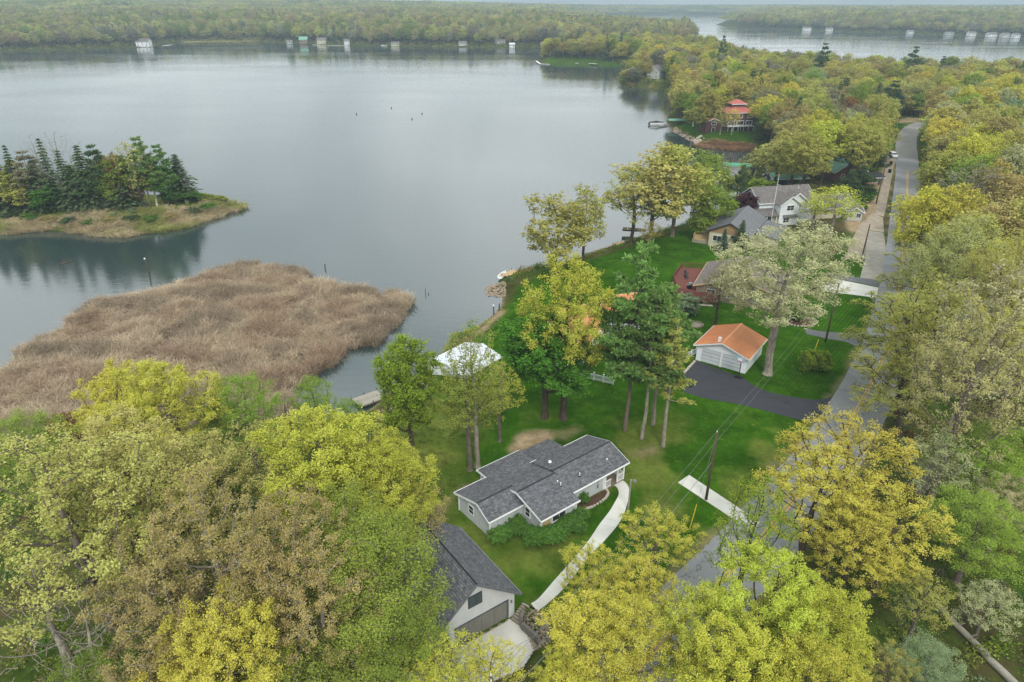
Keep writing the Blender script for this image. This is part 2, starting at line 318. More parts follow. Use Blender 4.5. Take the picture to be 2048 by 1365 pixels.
def m_water():
    m, nt, N, L, b = _new('lake_water')
    tc = N.new('ShaderNodeTexCoord')
    b.inputs['Base Color'].default_value = (0.030, 0.052, 0.051, 1); b.inputs['IOR'].default_value = 2.45
    n1 = N.new('ShaderNodeTexNoise'); n1.inputs['Scale'].default_value = 0.02; n1.inputs['Detail'].default_value = 5
    mp = N.new('ShaderNodeMapping'); mp.inputs['Scale'].default_value = (0.45, 1, 1); mp.inputs['Rotation'].default_value = (0, 0, 0.2); L.new(tc.outputs['Object'], mp.inputs[0]); L.new(mp.outputs[0], n1.inputs['Vector'])
    r = N.new('ShaderNodeMapRange'); r.inputs[1].default_value = 0.35; r.inputs[2].default_value = 0.65; r.inputs[3].default_value = 0.05; r.inputs[4].default_value = 0.13; L.new(n1.outputs['Fac'], r.inputs[0]); L.new(r.outputs[0], b.inputs['Roughness'])
    n2 = N.new('ShaderNodeTexNoise'); n2.inputs['Scale'].default_value = 0.9; n2.inputs['Detail'].default_value = 4; n2.inputs['Roughness'].default_value = 0.6
    m2 = N.new('ShaderNodeMapping'); m2.inputs['Scale'].default_value = (0.35, 1, 1); m2.inputs['Rotation'].default_value = (0, 0, -0.12); L.new(tc.outputs['Object'], m2.inputs[0]); L.new(m2.outputs[0], n2.inputs['Vector'])
    r2 = N.new('ShaderNodeMapRange'); r2.inputs[1].default_value = 0.3; r2.inputs[2].default_value = 0.7; r2.inputs[3].default_value = 0.06; r2.inputs[4].default_value = 0.24; L.new(n1.outputs['Fac'], r2.inputs[0])
    bp = N.new('ShaderNodeBump'); bp.inputs['Distance'].default_value = 0.12; L.new(r2.outputs[0], bp.inputs['Strength']); L.new(n2.outputs['Fac'], bp.inputs['Height']); L.new(bp.outputs[0], b.inputs['Normal'])
    return m
M_water = m_water()
M_reed = M_leaf

# ------------------------------------------------------------------ object helpers
def tag(o, label=None, cat=None, group=None, kind=None):
    if label: o['label'] = label
    if cat: o['category'] = cat
    if group: o['group'] = group
    if kind: o['kind'] = kind
    return o
def empty(name, loc, rz=0.0, label=None, cat=None, group=None):
    o = bpy.data.objects.new(name, None); o.location = loc; o.rotation_euler = (0, 0, rz); o.empty_display_size = 0.3
    COL.objects.link(o); return tag(o, label, cat, group)
class MB:
    def __init__(s): s.v = []; s.f = []
    def add(s, vs, fs):
        k = len(s.v); s.v += [tuple(p) for p in vs]; s.f += [tuple(i + k for i in f) for f in fs]; return s
    def box(s, x0, x1, y0, y1, z0, z1):
        return s.add([(x0, y0, z0), (x1, y0, z0), (x1, y1, z0), (x0, y1, z0), (x0, y0, z1), (x1, y0, z1), (x1, y1, z1), (x0, y1, z1)],
                     [(3, 2, 1, 0), (4, 5, 6, 7), (0, 1, 5, 4), (1, 2, 6, 5), (2, 3, 7, 6), (3, 0, 4, 7)])
    def slab(s, pts, th):
        """polygon (counter-clockwise from above) thickened downwards"""
        n = len(pts); v = [tuple(p) for p in pts] + [(p[0], p[1], p[2] - th) for p in pts]
        return s.add(v, [tuple(range(n)), tuple(range(2 * n - 1, n - 1, -1))] + [(i, i + n, (i + 1) % n + n, (i + 1) % n) for i in range(n)])
    def prism(s, pts, d):
        """planar polygon swept by vector d"""
        n = len(pts); v = [tuple(p) for p in pts] + [tuple(p[i] + d[i] for i in range(3)) for p in pts]
        return s.add(v, [tuple(range(n - 1, -1, -1)), tuple(range(n, 2 * n))] + [(i, (i + 1) % n, (i + 1) % n + n, i + n) for i in range(n)])
    def tube(s, pts, r, k=6, r1=None):
        P = [Vector(p) for p in pts]; n = len(P); rings = []
        for i, p in enumerate(P):
            t = (P[min(i + 1, n - 1)] - P[max(i - 1, 0)]).normalized()
            u = t.orthogonal().normalized(); w = t.cross(u)
            rr = r if r1 is None else r + (r1 - r) * i / (n - 1)
            rings.append([p + rr * (math.cos(2 * math.pi * j / k) * u + math.sin(2 * math.pi * j / k) * w) for j in range(k)])
        v = [q for ring in rings for q in ring]; f = []
        for i in range(n - 1):
            for j in range(k): f.append((i * k + j, i * k + (j + 1) % k, (i + 1) * k + (j + 1) % k, (i + 1) * k + j))
        f.append(tuple(range(k - 1, -1, -1))); f.append(tuple((n - 1) * k + j for j in range(k)))
        return s.add(v, f)
    def build(s, name, m, parent=None, smooth=False):
        me = bpy.data.meshes.new(name); me.from_pydata(s.v, [], s.f); me.update()
        me.materials.append(m)
        if smooth: me.shade_smooth()
        o = bpy.data.objects.new(name, me); COL.objects.link(o)
        if parent: o.parent = parent
        return o
def npmesh(name, V, F, mats, midx=None, var=None, smooth=False):
    """mesh from numpy arrays: V (n,3), F (m,4) or (m,3)"""
    me = bpy.data.meshes.new(name); V = np.asarray(V, np.float32)
    Fs = F if isinstance(F, list) else [F]
    tot = sum(f.shape[0] for f in Fs); nl = sum(f.size for f in Fs)
    me.vertices.add(len(V)); me.vertices.foreach_set('co', V.ravel())
    me.loops.add(nl); me.polygons.add(tot)
    me.loops.foreach_set('vertex_index', np.concatenate([f.ravel() for f in Fs]).astype(np.int32))
    st = []; k = 0
    for f in Fs:
        st.append(k + np.arange(f.shape[0]) * f.shape[1]); k += f.size
    me.polygons.foreach_set('loop_start', np.concatenate(st).astype(np.int32))
    for m in mats: me.materials.append(m)
    if midx is not None: me.polygons.foreach_set('material_index', midx.astype(np.int32))
    if smooth: me.polygons.foreach_set('use_smooth', np.ones(tot, bool))
    me.update(calc_edges=True)
    if var is not None:
        a = me.attributes.new('var', 'FLOAT_VECTOR', 'POINT'); a.data.foreach_set('vector', np.asarray(var, np.float32).ravel())
    return me
# ------------------------------------------------------------------ ground sheet
def smooth_poly(P, n=8, closed=False):
    """Catmull-Rom through 2-D points"""
    P = [np.array(p, float) for p in P]; out = []; m = len(P)
    rng = range(m) if closed else range(m - 1)
    for i in rng:
        p0 = P[(i - 1) % m] if closed or i > 0 else 2 * P[0] - P[1]; p1 = P[i]; p2 = P[(i + 1) % m]
        p3 = P[(i + 2) % m] if closed or i + 2 < m else 2 * P[-1] - P[-2]
        for k in range(n):
            t = k / n
            out.append(0.5 * (2 * p1 + (p2 - p0) * t + (2 * p0 - 5 * p1 + 4 * p2 - p3) * t * t + (3 * p1 - p0 - 3 * p2 + p3) * t ** 3))
    if not closed: out.append(P[-1])
    return [tuple(p) for p in out]

ROADPX = [(1190, 1440), (1290, 1322), (1383, 1222), (1457, 1147), (1501, 1101), (1619, 961), (1685, 868), (1740, 772), (1775, 690), (1791, 625), (1802, 555), (1807, 500),
          (1810, 450), (1813, 400), (1815, 350), (1813, 310), (1812, 290), (1817, 268), (1832, 254), (1862, 246), (1960, 242), (2300, 240)]
ROAD = smooth_poly(GP(ROADPX), 6)
ROADHW = 3.35
def ribbon(P, off0, off1):
    """left / right edges of a strip at signed offsets from polyline P (positive = right)"""
    P = np.array(P); T = np.gradient(P, axis=0); T /= np.linalg.norm(T, axis=1)[:, None] + 1e-9
    Nn = np.stack([T[:, 1], -T[:, 0]], 1)
    return P + Nn * off0, P + Nn * off1
def strip_obj(name, P, o0, o1, z, m, parent=None, wob=0.0, seed=1):
    A, B = ribbon(P, o0, o1); rg = np.random.RandomState(seed)
    if wob:
        A = A + rg.randn(*A.shape) * wob; B = B + rg.randn(*B.shape) * wob
    mb = MB(); n = len(A)
    mb.add([(a[0], a[1], z) for a in A] + [(b[0], b[1], z) for b in B], [(i, n + i, n + i + 1, i + 1) for i in range(n - 1)])
    return mb.build(name, m, parent)
def sheet(name, pts, z, m, parent=None, th=0.0):
    mb = MB(); P = [(p[0], p[1], z) for p in pts]
    a = sum(P[i][0] * P[(i + 1) % len(P)][1] - P[(i + 1) % len(P)][0] * P[i][1] for i in range(len(P)))
    if a < 0: P = P[::-1]
    if th: mb.slab(P, th)
    else: mb.add(P, [tuple(range(len(P)))])
    return mb.build(name, m, parent)

def build_ground():
    nr, na = 560, 540
    R = np.concatenate([np.linspace(14, 30, 16, endpoint=False), np.geomspace(30, 9500, nr - 16)])
    A = np.radians(np.linspace(-62, 62, na))
    RR, AA = np.meshgrid(R, A, indexing='ij')
    X = (RR * np.sin(AA)).ravel(); Y = (RR * np.cos(AA)).ravel()
    d = inland(X, Y); Z = TZ(X, Y, d)
    V = np.stack([X, Y, Z], 1)
    i = np.arange(nr - 1)[:, None] * na + np.arange(na - 1)[None, :]
    F = np.stack([i, i + 1, i + na + 1, i + na], -1).reshape(-1, 4)[:, ::-1]
    me = npmesh('ground', V, F, [M_ground], smooth=True)
    lawnP = GP([(770, 905), (850, 790), (900, 715), (965, 660), (1012, 605), (1022, 560), (1180, 512), (1300, 478), (1400, 447), (1470, 425), (1560, 470), (1660, 520), (1720, 470),
                (1765, 455), (1768, 560), (1762, 640), (1720, 760), (1660, 850), (1560, 960), (1440, 1110), (1330, 1230), (1240, 1330), (1120, 1350), (1060, 1260), (1000, 1200), (850, 1120), (740, 1010)])
    verge = GP([(1748, 300), (1770, 255), (1795, 236), (1850, 236), (1810, 262), (1795, 300), (1790, 330)])
    verge2 = GP([(1838, 300), (1846, 262), (1900, 248), (1880, 300), (1862, 330)])
    redlawn = GP([(1340, 260), (1380, 230), (1500, 240), (1510, 285), (1400, 290)])
    farlawn = GP([(1085, 125), (1110, 113), (1250, 113), (1250, 131), (1100, 130)], 1)
    lot = GP([(700, 1000), (740, 830), (800, 790), (870, 735), (960, 860), (900, 1000), (860, 1100), (760, 1060)])
    w = 1.2 * (fbm(X / 3.0, Y / 3.0, 3, 3) - 0.5) * 4
    r = np.maximum(sstep(-1.0, 1.5, poly_sd(lawnP, X, Y) + w), sstep(-1, 2, poly_sd(verge, X, Y)))
    r = np.maximum(r, sstep(-1, 2, poly_sd(verge2, X, Y))); r = np.maximum(r, 0.8 * sstep(-4, 4, poly_sd(redlawn, X, Y))); r = np.maximum(r, 0.7 * sstep(-8, 8, poly_sd(farlawn, X, Y)))
    n1 = fbm(X / 5, Y / 5, 11, 4)
    g = sstep(-3, 4, poly_sd(lot, X, Y) + w) * (0.45 + 0.5 * sstep(0.4, 0.62, n1))
    near = sstep(78, 66, Y) * sstep(0.44, 0.66, n1) * 0.65          # tired lawn round the grey house
    g = np.maximum(g, near * r)
    isle = poly_sd(ISLE, X, Y); g = np.maximum(g, 0.75 * sstep(-1, 2, isle)); r = np.maximum(r, 0.35 * sstep(0, 3, isle))
    dp1 = GP([(1018, 895), (1030, 872), (1065, 862), (1105, 866), (1100, 884), (1060, 902), (1030, 912)]); dp2 = GP([(1105, 868), (1150, 852), (1170, 862), (1130, 880)])
    dp3 = GP([(870, 1020), (905, 988), (930, 972), (920, 985), (885, 1028)]); dp4 = GP([(1250, 905), (1310, 890), (1330, 905), (1280, 920)])
    dp5 = GP([(1725, 395), (1750, 385), (1766, 330), (1785, 300), (1795, 300), (1785, 350), (1768, 420), (1755, 445), (1700, 470), (1690, 440)])
    dp8 = GP([(945, 664), (960, 652), (1000, 612), (1010, 618), (985, 648), (962, 676)], 1.2); dp6 = GP([(1155, 1095), (1195, 1075), (1170, 1110)]); dp7 = GP([(1780, 242), (1815, 236), (1900, 238), (1850, 245), (1800, 246)])
    b = np.zeros_like(X)
    for q, am in ((dp1, .95), (dp2, .45), (dp3, .9), (dp4, .5), (dp5, .9), (dp6, .4), (dp7, .85), (dp8, .9)):
        b = np.maximum(b, am * sstep(-0.7, 0.9, poly_sd(q, X, Y) + 0.35 * w))
    P = np.array(ROAD); dmin = np.full(X.shape, 1e9); m = Y < 480
    for k in range(0, len(P) - 1, 2):
        dmin[m] = np.minimum(dmin[m], np.hypot(X[m] - P[k, 0], Y[m] - P[k, 1]))
    b = np.maximum(b, 0.4 * sstep(4.6, 3.4, dmin + 0.5 * w))
    b = np.maximum(b, 0.55 * sstep(0.9, 0.1, np.abs(d)) * (Y < 400) * (isle < -3))
    col = np.stack([r, g, b, np.ones_like(r)], 1).astype(np.float32)
    a = me.attributes.new('cover', 'FLOAT_COLOR', 'POINT'); a.data.foreach_set('color', col.ravel())
    mow = GP([(1590, 600), (1660, 585), (1752, 598), (1745, 650), (1730, 668), (1620, 655)]); mow2 = GP([(1500, 680), (1600, 660), (1720, 690), (1690, 760), (1640, 795), (1530, 780)])
    mm = np.maximum(sstep(0, 1.5, poly_sd(mow, X, Y)), 0.45 * sstep(0, 1.5, poly_sd(mow2, X, Y)))
    a = me.attributes.new('mown', 'FLOAT', 'POINT'); a.data.foreach_set('value', mm.astype(np.float32))
    o = bpy.data.objects.new('ground', me); COL.objects.link(o); tag(o, kind='structure')
build_ground()
wb = MB(); wb.add([(-9000, 20, 0), (9000, 20, 0), (9000, 9500, 0), (-9000, 9500, 0)], [(0, 1, 2, 3)])
tag(wb.build('lake_water', M_water), kind='structure')

# ------------------------------------------------------------------ road, drives, paths
n_old = min(range(len(ROAD)), key=lambda i: abs(ROAD[i][1] - G(1814, 318)[1]))
road = strip_obj('road', ROAD[:n_old + 1], -ROADHW, ROADHW, 3.030, M_road, wob=0.06); tag(road, kind='structure')
road2 = strip_obj('road', ROAD[n_old:], -ROADHW - 0.1, ROADHW + 0.1, 3.027, M_roadold, wob=0.06); tag(road2, kind='structure')
n_y = min(range(len(ROAD)), key=lambda i: abs(ROAD[i][1] - G(1814, 343)[1]))
for o0, o1 in ((-0.23, -0.08), (0.08, 0.23)):
    strip_obj('centre_line', ROAD[:n_y + 1], o0, o1, 3.036, M_yline, road)
def structure(name, pts, z, m, th=0): return tag(sheet(name, pts, z, m, None, th), kind='structure')
dpts = smooth_poly(GP([(1488, 758), (1520, 778), (1566, 791), (1630, 800), (1672, 792)]), 6) + smooth_poly(GP([(1640, 848), (1590, 838), (1490, 812), (1410, 797), (1368, 785)]), 5) + GP([(1358, 758), (1392, 722)])
drive = structure('asphalt_driveway', dpts, 3.018, M_asph)
for q in ([(1519, 781), (1540, 790), (1550, 797), (1536, 797), (1522, 788)], [(1556, 792), (1575, 799), (1586, 809), (1576, 811), (1562, 803), (1552, 797)]):
    sheet('asphalt_patch', smooth_poly(GP(q), 4, True), 3.023, M_patch, drive)
structure('asphalt_path', smooth_poly(GP([(1608, 657), (1650, 664), (1700, 666), (1745, 664)]), 5) + smooth_poly(GP([(1715, 695), (1690, 684), (1655, 678), (1614, 669)]), 5), 3.018, M_asph2)
structure('concrete_drive', GP([(1648, 583), (1650, 566), (1660, 556), (1757, 576), (1753, 596)]), 3.018, M_conc)
structure('asphalt_apron', GP([(1655, 552), (1664, 546), (1720, 556), (1770, 564), (1766, 576), (1700, 563)]), 3.014, M_asph2)
lane = structure('concrete_lane', GP([(1720, 556), (1729, 523), (1733, 480), (1737, 462), (1767, 466), (1771, 489), (1770, 520), (1767, 563)]), 3.021, M_concold)
structure('gravel_yard', GP([(1690, 518), (1702, 482), (1720, 450), (1745, 425), (1766, 436), (1768, 465), (1737, 461), (1733, 480), (1728, 520)]), 3.010, M_sand)
structure('gravel_shoulder', GP([(1750, 428), (1763, 378), (1772, 338), (1788, 305), (1797, 305), (1786, 340), (1777, 390), (1768, 434)]), 3.012, M_sand)
slab = structure('concrete_slab', GP([(1356, 966), (1378, 951), (1520, 1045), (1505, 1064)]), 3.06, M_conc, 0.1)
# asphalt road runs into the concrete driveway in front of the garage
drv = empty('concrete_driveway', (0, 0, 0)); tag(drv, kind='structure')
for q in ([(893, 1302), (1031, 1231), (1062, 1276), (925, 1352)], [(925, 1353), (1062, 1277), (1076, 1296), (1052, 1334), (965, 1372)], [(800, 1352), (892, 1303), (924, 1353), (964, 1373), (930, 1400), (820, 1420)]):
    sheet('concrete_panel', GP(q, 1.8), 1.80, M_conc, drv, 0.06)
# walkway: curved run of concrete slabs from the porch to the garage steps
z2 = lambda a, b: (880 + a / 4.995, 860 + b / 4.995)
Lp = smooth_poly(GP([z2(1715, 545), z2(1765, 575), z2(1787, 640), z2(1750, 720), z2(1690, 820), z2(1590, 950), z2(1490, 1100), (1147, 1119), (1110, 1160), (1078, 1197), (1062, 1208)]), 4)
Rp = smooth_poly(GP([z2(1800, 492), z2(1872, 550), z2(1893, 640), z2(1870, 740), z2(1830, 860), z2(1750, 985), z2(1620, 1135), (1175, 1118), (1130, 1175), (1095, 1208), (1075, 1224)]), 4)
walk = empty('concrete_walkway', (0, 0, 0)); tag(walk, kind='structure')
for i in range(0, len(Lp) - 1, 2):
    j = min(i + 2, len(Lp) - 1); sh = lambda p, q, f: (p[0] + (q[0] - p[0]) * f, p[1] + (q[1] - p[1]) * f)
    q = [sh(Lp[i], Lp[j], 0.008), sh(Rp[i], Rp[j], 0.008)]
    if j - i == 2: q.append(Rp[i + 1])
    q += [sh(Rp[j], Rp[i], 0.008), sh(Lp[j], Lp[i], 0.008)]
    if j - i == 2: q.append(Lp[i + 1])
    sheet('paving_slab', q, 3.05, M_conc, walk, 0.09)
# ------------------------------------------------------------------ plant prototypes
def colonize(rg, trunk, att, step, kill, iters):
    """grow a branch skeleton towards attractor points"""
    nodes = [np.array(p, float) for p in trunk]; par = [-1] + list(range(len(trunk) - 1))
    N = np.array(nodes); att = np.asarray(att); alive = np.ones(len(att), bool)
    D = np.linalg.norm(att[:, None] - N[None], axis=2); nd = D.min(1); ni = D.argmin(1)
    for it in range(iters):
        ia = np.where(alive)[0]
        if len(ia) == 0: break
        vec = att[ia] - N[ni[ia]]; vec /= np.linalg.norm(vec, axis=1)[:, None] + 1e-9
        idx, inv = np.unique(ni[ia], return_inverse=True)
        acc = np.zeros((len(idx), 3)); np.add.at(acc, inv, vec)
        acc += rg.randn(*acc.shape) * 0.18; acc /= np.linalg.norm(acc, axis=1)[:, None] + 1e-9
        new = N[idx] + acc * step
        k0 = len(N); N = np.concatenate([N, new]); par += list(idx)
        D = np.linalg.norm(att[ia][:, None] - new[None], axis=2); m = D.min(1); am = D.argmin(1) + k0
        b = m < nd[ia]; nd[ia[b]] = m[b]; ni[ia[b]] = am[b]
        alive[ia[nd[ia] < kill]] = False
        if len(N) > 6500: break
    return N, np.array(par)
def radii(N, par, tip, trunk_r, ex=2.3):
    n = len(N); acc = np.zeros(n); ch = np.zeros(n, int)
    for i in range(n - 1, -1, -1):
        if acc[i] == 0: acc[i] = tip ** ex
        if par[i] >= 0: acc[par[i]] += acc[i]; ch[par[i]] += 1
    r = acc ** (1 / ex)
    return r * (1 + (trunk_r / r[0] - 1) * np.clip((r - tip) / (r[0] - tip + 1e-9), 0, 1)), ch
def tubes(A, B, ra, rb, k):
    d = B - A; d /= np.linalg.norm(d, axis=1)[:, None] + 1e-9
    h = np.where(np.abs(d[:, 2:3]) > 0.9, np.array([[1., 0, 0]]), np.array([[0, 0, 1.]]))
    u = np.cross(d, h); u /= np.linalg.norm(u, axis=1)[:, None] + 1e-9; w = np.cross(d, u)
    an = np.arange(k) * 2 * np.pi / k; cs = np.cos(an)[None, :, None]; sn = np.sin(an)[None, :, None]
    ring = u[:, None] * cs + w[:, None] * sn
    V = np.concatenate([A[:, None] + ring * ra[:, None, None], B[:, None] + ring * rb[:, None, None]], 1)
    n = len(A); base = (np.arange(n) * 2 * k)[:, None]; j = np.arange(k)[None]
    F = np.stack([base + j, base + (j + 1) % k, base + k + (j + 1) % k, base + k + j], -1).reshape(-1, 4)
    return V.reshape(-1, 3), F
def leaf_quads(rg, C, size, asp=0.6, up=0.35, out=None, fold=0.15):
    """one diamond leaf per centre"""
    n = len(C); nm = rg.randn(n, 3); nm[:, 2] = np.abs(nm[:, 2]) + up
    if out is not None: nm += out * 0.6
    nm /= np.linalg.norm(nm, axis=1)[:, None]
    t = rg.randn(n, 3); t -= (t * nm).sum(1)[:, None] * nm; t /= np.linalg.norm(t, axis=1)[:, None] + 1e-9
    s = np.cross(nm, t); L = (size * rg.uniform(0.7, 1.3, n))[:, None]; W = L * asp
    V = np.stack([C - t * L * 0.5, C + s * W * 0.5 + nm * L * fold, C + t * L * 0.5, C - s * W * 0.5 + nm * L * fold], 1)
    return V.reshape(-1, 3), np.arange(n * 4).reshape(-1, 4)
def lobed_points(rg, n, base, top, R, lobes, lobe_r, fill=0.45, flat=1.0):
    """attractors in a crown made of several rounded masses"""
    c = (base + top) / 2; h = (top - base) / 2; cen = []
    for i in range(lobes):
        a = 2.399963 * i + rg.uniform(-0.4, 0.4); zz = -0.75 + 1.6 * (i + 0.5) / lobes + rg.uniform(-0.12, 0.12)
        rr = R * (1 - lobe_r) * math.sqrt(max(0.08, 1 - (zz * 0.92) ** 2)) * rg.uniform(0.75, 1.1)
        cen.append((rr * math.cos(a), rr * math.sin(a), c + zz * (h - lobe_r * R * 0.6)))
    cen.append((rg.uniform(-.1, .1) * R, rg.uniform(-.1, .1) * R, top - lobe_r * R * 0.75))
    cen = np.array(cen); k = rg.randint(0, len(cen), n); dirs = rg.randn(n, 3); dirs /= np.linalg.norm(dirs, axis=1)[:, None]
    rr = lobe_r * R * rg.uniform(0, 1, n) ** fill * rg.uniform(0.85, 1.1, n)
    P = cen[k] + dirs * rr[:, None] * np.array([1, 1, flat]); P[:, 2] = np.clip(P[:, 2], base * 0.8, top)
    return P
PROTO = {}
class Proto:
    pass
def add_proto(key, bv, bf, lv, lf, var, H, R):
    p = Proto(); q = lv if lv is not None else bv
    p.H = float(q[:, 2].max()); p.R = float(np.percentile(np.hypot(q[:, 0], q[:, 1]), 98))
    p.trunk = npmesh(key + '_trunk', bv, bf, [M_bark], smooth=True)
    p.crown = npmesh(key + '_crown', lv, lf, [M_leaf], var=var) if lv is not None else None
    # one joined mesh for far copies
    if lv is not None:
        V = np.concatenate([bv, lv]); F = np.concatenate([bf, lf + len(bv)]); mi = np.concatenate([np.zeros(len(bf)), np.ones(len(lf))])
        vv = np.concatenate([np.zeros((len(bv), 3)), var]); p._join = (V, F, mi, vv)
    PROTO.setdefault(key, []).append(p)
    return p
def deciduous(key, seed, H=20.0, R=6.5, base=0.32, n_att=1250, lobes=9, lobe_r=0.46, tufts=3300, per=10, leaf=0.145, spread=0.34, step=0.56, trunk_r=0.34,
              lod=None, forks=1, tip=0.025, flat=0.9, droop=0.0):
    rg = np.random.RandomState(seed)
    att = lobed_points(rg, n_att, H * base, H, R, lobes, lobe_r, 0.42, flat)
    tk = []; x = y = 0.0; nz = int(H * base * 1.05 / step)
    for i in range(nz + 1):
        tk.append((x, y, i * step)); x += rg.uniform(-.06, .06); y += rg.uniform(-.06, .06)
    N, par = colonize(rg, tk, att, step, step * 1.5, 80)
    if droop: N[:, 2] -= droop * np.clip(np.hypot(N[:, 0], N[:, 1]) / R, 0, 1.3) ** 2
    r, ch = radii(N, par, tip, trunk_r)
    e = np.where(par >= 0)[0]
    A, B, ra, rb = N[par[e]], N[e], np.minimum(r[par[e]], r[e] * 1.35), r[e]
    if len(tk) > 2:                                             # root flare
        m = e <= 2; ra[m] *= np.array([1.5, 1.12])[:m.sum()] if m.sum() == 2 else 1.2
    def make(k2, keep_r, tf, pr, lf, spr, kb):
        big = rb > 0.09; small = (~big) & (rb > keep_r)
        V1, F1 = tubes(A[big], B[big], ra[big], rb[big], kb); V2, F2 = tubes(A[small], B[small], ra[small], rb[small], 3)
        # faces differ in ring size but both are quads
        bv = np.concatenate([V1, V2]); bf = np.concatenate([F1, F2 + len(V1)])
        if tf == 0: return add_proto(k2, bv, bf, None, None, None, H, R)
        thin = np.where(rb < tip * 2.6)[0]; w = np.where(ch[e[thin]] == 0, 4.0, 1.0); w /= w.sum()
        t = rg.choice(thin, tf, p=w); f = rg.uniform(0, 1, tf)[:, None]; tc = A[t] * (1 - f) + B[t] * f
        tc = tc + rg.randn(tf, 3) * spr * 0.55
        tv = rg.uniform(0, 1, tf)
        ts = np.repeat(rg.uniform(0.45, 1.6, tf), pr)[:, None]; C = np.repeat(tc, pr, 0) + rg.randn(tf * pr, 3) * spr * 0.42 * ts * np.array([1, 1, 0.75])
        cen = np.array([0, 0, H * (base + 0.25)]); out = C - cen; out /= np.linalg.norm(out, axis=1)[:, None]
        lv, lq = leaf_quads(rg, C, lf * (.7 + .35 * ts[:, 0]), out=out)
        va = np.stack([np.repeat(tv, pr) * 0.6 + rg.uniform(0, 0.4, tf * pr), rg.uniform(0, 1, tf * pr) ** 2, np.repeat(tv, pr)], 1)
        return add_proto(k2, bv, bf, lv, lq, np.repeat(va, 4, 0), H, R)
    make(key, 0.0, tufts, per, leaf, spread, 6)
    for (k2, keep, tf, pr, lf, spr) in (lod or []): make(k2, keep, tf, pr, lf, spr, 4)
LODM = lambda k: [(k, 0.04, 2200, 5, 0.36, 0.5)]
FAR = lambda k: [(k, 0.10, 520, 4, 0.78, 0.8)]
deciduous('broad', 11, lod=LODM('broad_mid') + FAR('far'))
deciduous('broad', 12, R=7.0, lobes=11, lobe_r=0.42, lod=LODM('broad_mid') + FAR('far'))
deciduous('broad', 13, R=6.2, lobes=8, lobe_r=0.5, base=0.28, tufts=3300, lod=LODM('broad_mid') + FAR('far'))
deciduous('dense', 21, R=6.2, lobes=12, lobe_r=0.42, tufts=3800, per=11, leaf=0.15, spread=0.34, lod=[('broad_mid', 0.04, 2400, 5, 0.38, 0.52)] + FAR('far'))
deciduous('dense', 22, R=6.6, lobes=14, lobe_r=0.38, tufts=3800, per=11, leaf=0.15, spread=0.34)
deciduous('fine', 31, R=5.6, lobes=10, lobe_r=0.48, base=0.22, tufts=5200, per=6, leaf=0.125, spread=0.42, lod=[('fine_mid', 0.04, 2300, 4, 0.34, 0.6)])
deciduous('fine', 32, R=5.2, lobes=9, lobe_r=0.5, base=0.2, tufts=5200, per=6, leaf=0.125, spread=0.42)
deciduous('sparse', 41, R=5.8, lobes=10, lobe_r=0.44, base=0.3, tufts=1500, per=5, leaf=0.2, spread=0.36, tip=0.02, lod=[('sparse_mid', 0.02, 700, 4, 0.36, 0.45)])
deciduous('sparse', 42, R=5.2, lobes=8, lobe_r=0.5, base=0.34, tufts=1300, per=5, leaf=0.2, spread=0.36, tip=0.02)
deciduous('vase', 51, R=6.4, lobes=9, lobe_r=0.44, base=0.2, tufts=3200, per=9, leaf=0.16, spread=0.34, n_att=1200, lod=[('vase_mid', 0.04, 1400, 5, 0.42, 0.5)])
deciduous('open', 45, R=6.4, lobes=12, lobe_r=0.42, base=0.26, tufts=2500, per=10, leaf=0.13, spread=0.28, tip=0.027)
deciduous('open', 46, R=6.0, lobes=10, lobe_r=0.44, base=0.3, tufts=2500, per=10, leaf=0.13, spread=0.28, tip=0.027)
deciduous('bare', 61, R=5.0, lobes=8, lobe_r=0.5, base=0.25, tufts=0, n_att=1100, tip=0.016, lod=[])
deciduous('maple', 71, H=14, R=4.6, lobes=10, lobe_r=0.48, base=0.18, tufts=5200, per=7, leaf=0.2, spread=0.34, step=0.5, trunk_r=0.26, lod=[('maple_mid', 0.04, 1700, 5, 0.4, 0.5)])
deciduous('columnar', 81, H=16, R=3.7, lobes=12, lobe_r=0.5, base=0.24, tufts=4200, per=7, leaf=0.19, spread=0.32, step=0.5, trunk_r=0.24, flat=1.3)
deciduous('birch', 91, H=14, R=3.0, lobes=8, lobe_r=0.5, base=0.4, tufts=2200, per=5, leaf=0.24, spread=0.4, step=0.5, trunk_r=0.16, flat=1.2, n_att=500)
deciduous('shrub', 95, H=2.0, R=1.35, lobes=8, lobe_r=0.5, base=0.08, n_att=260, tufts=900, per=6, leaf=0.13, spread=0.16, step=0.14, trunk_r=0.05, tip=0.008)
deciduous('shrub', 96, H=2.0, R=1.2, lobes=6, lobe_r=0.55, base=0.06, n_att=240, tufts=900, per=6, leaf=0.13, spread=0.16, step=0.14, trunk_r=0.05, tip=0.008)

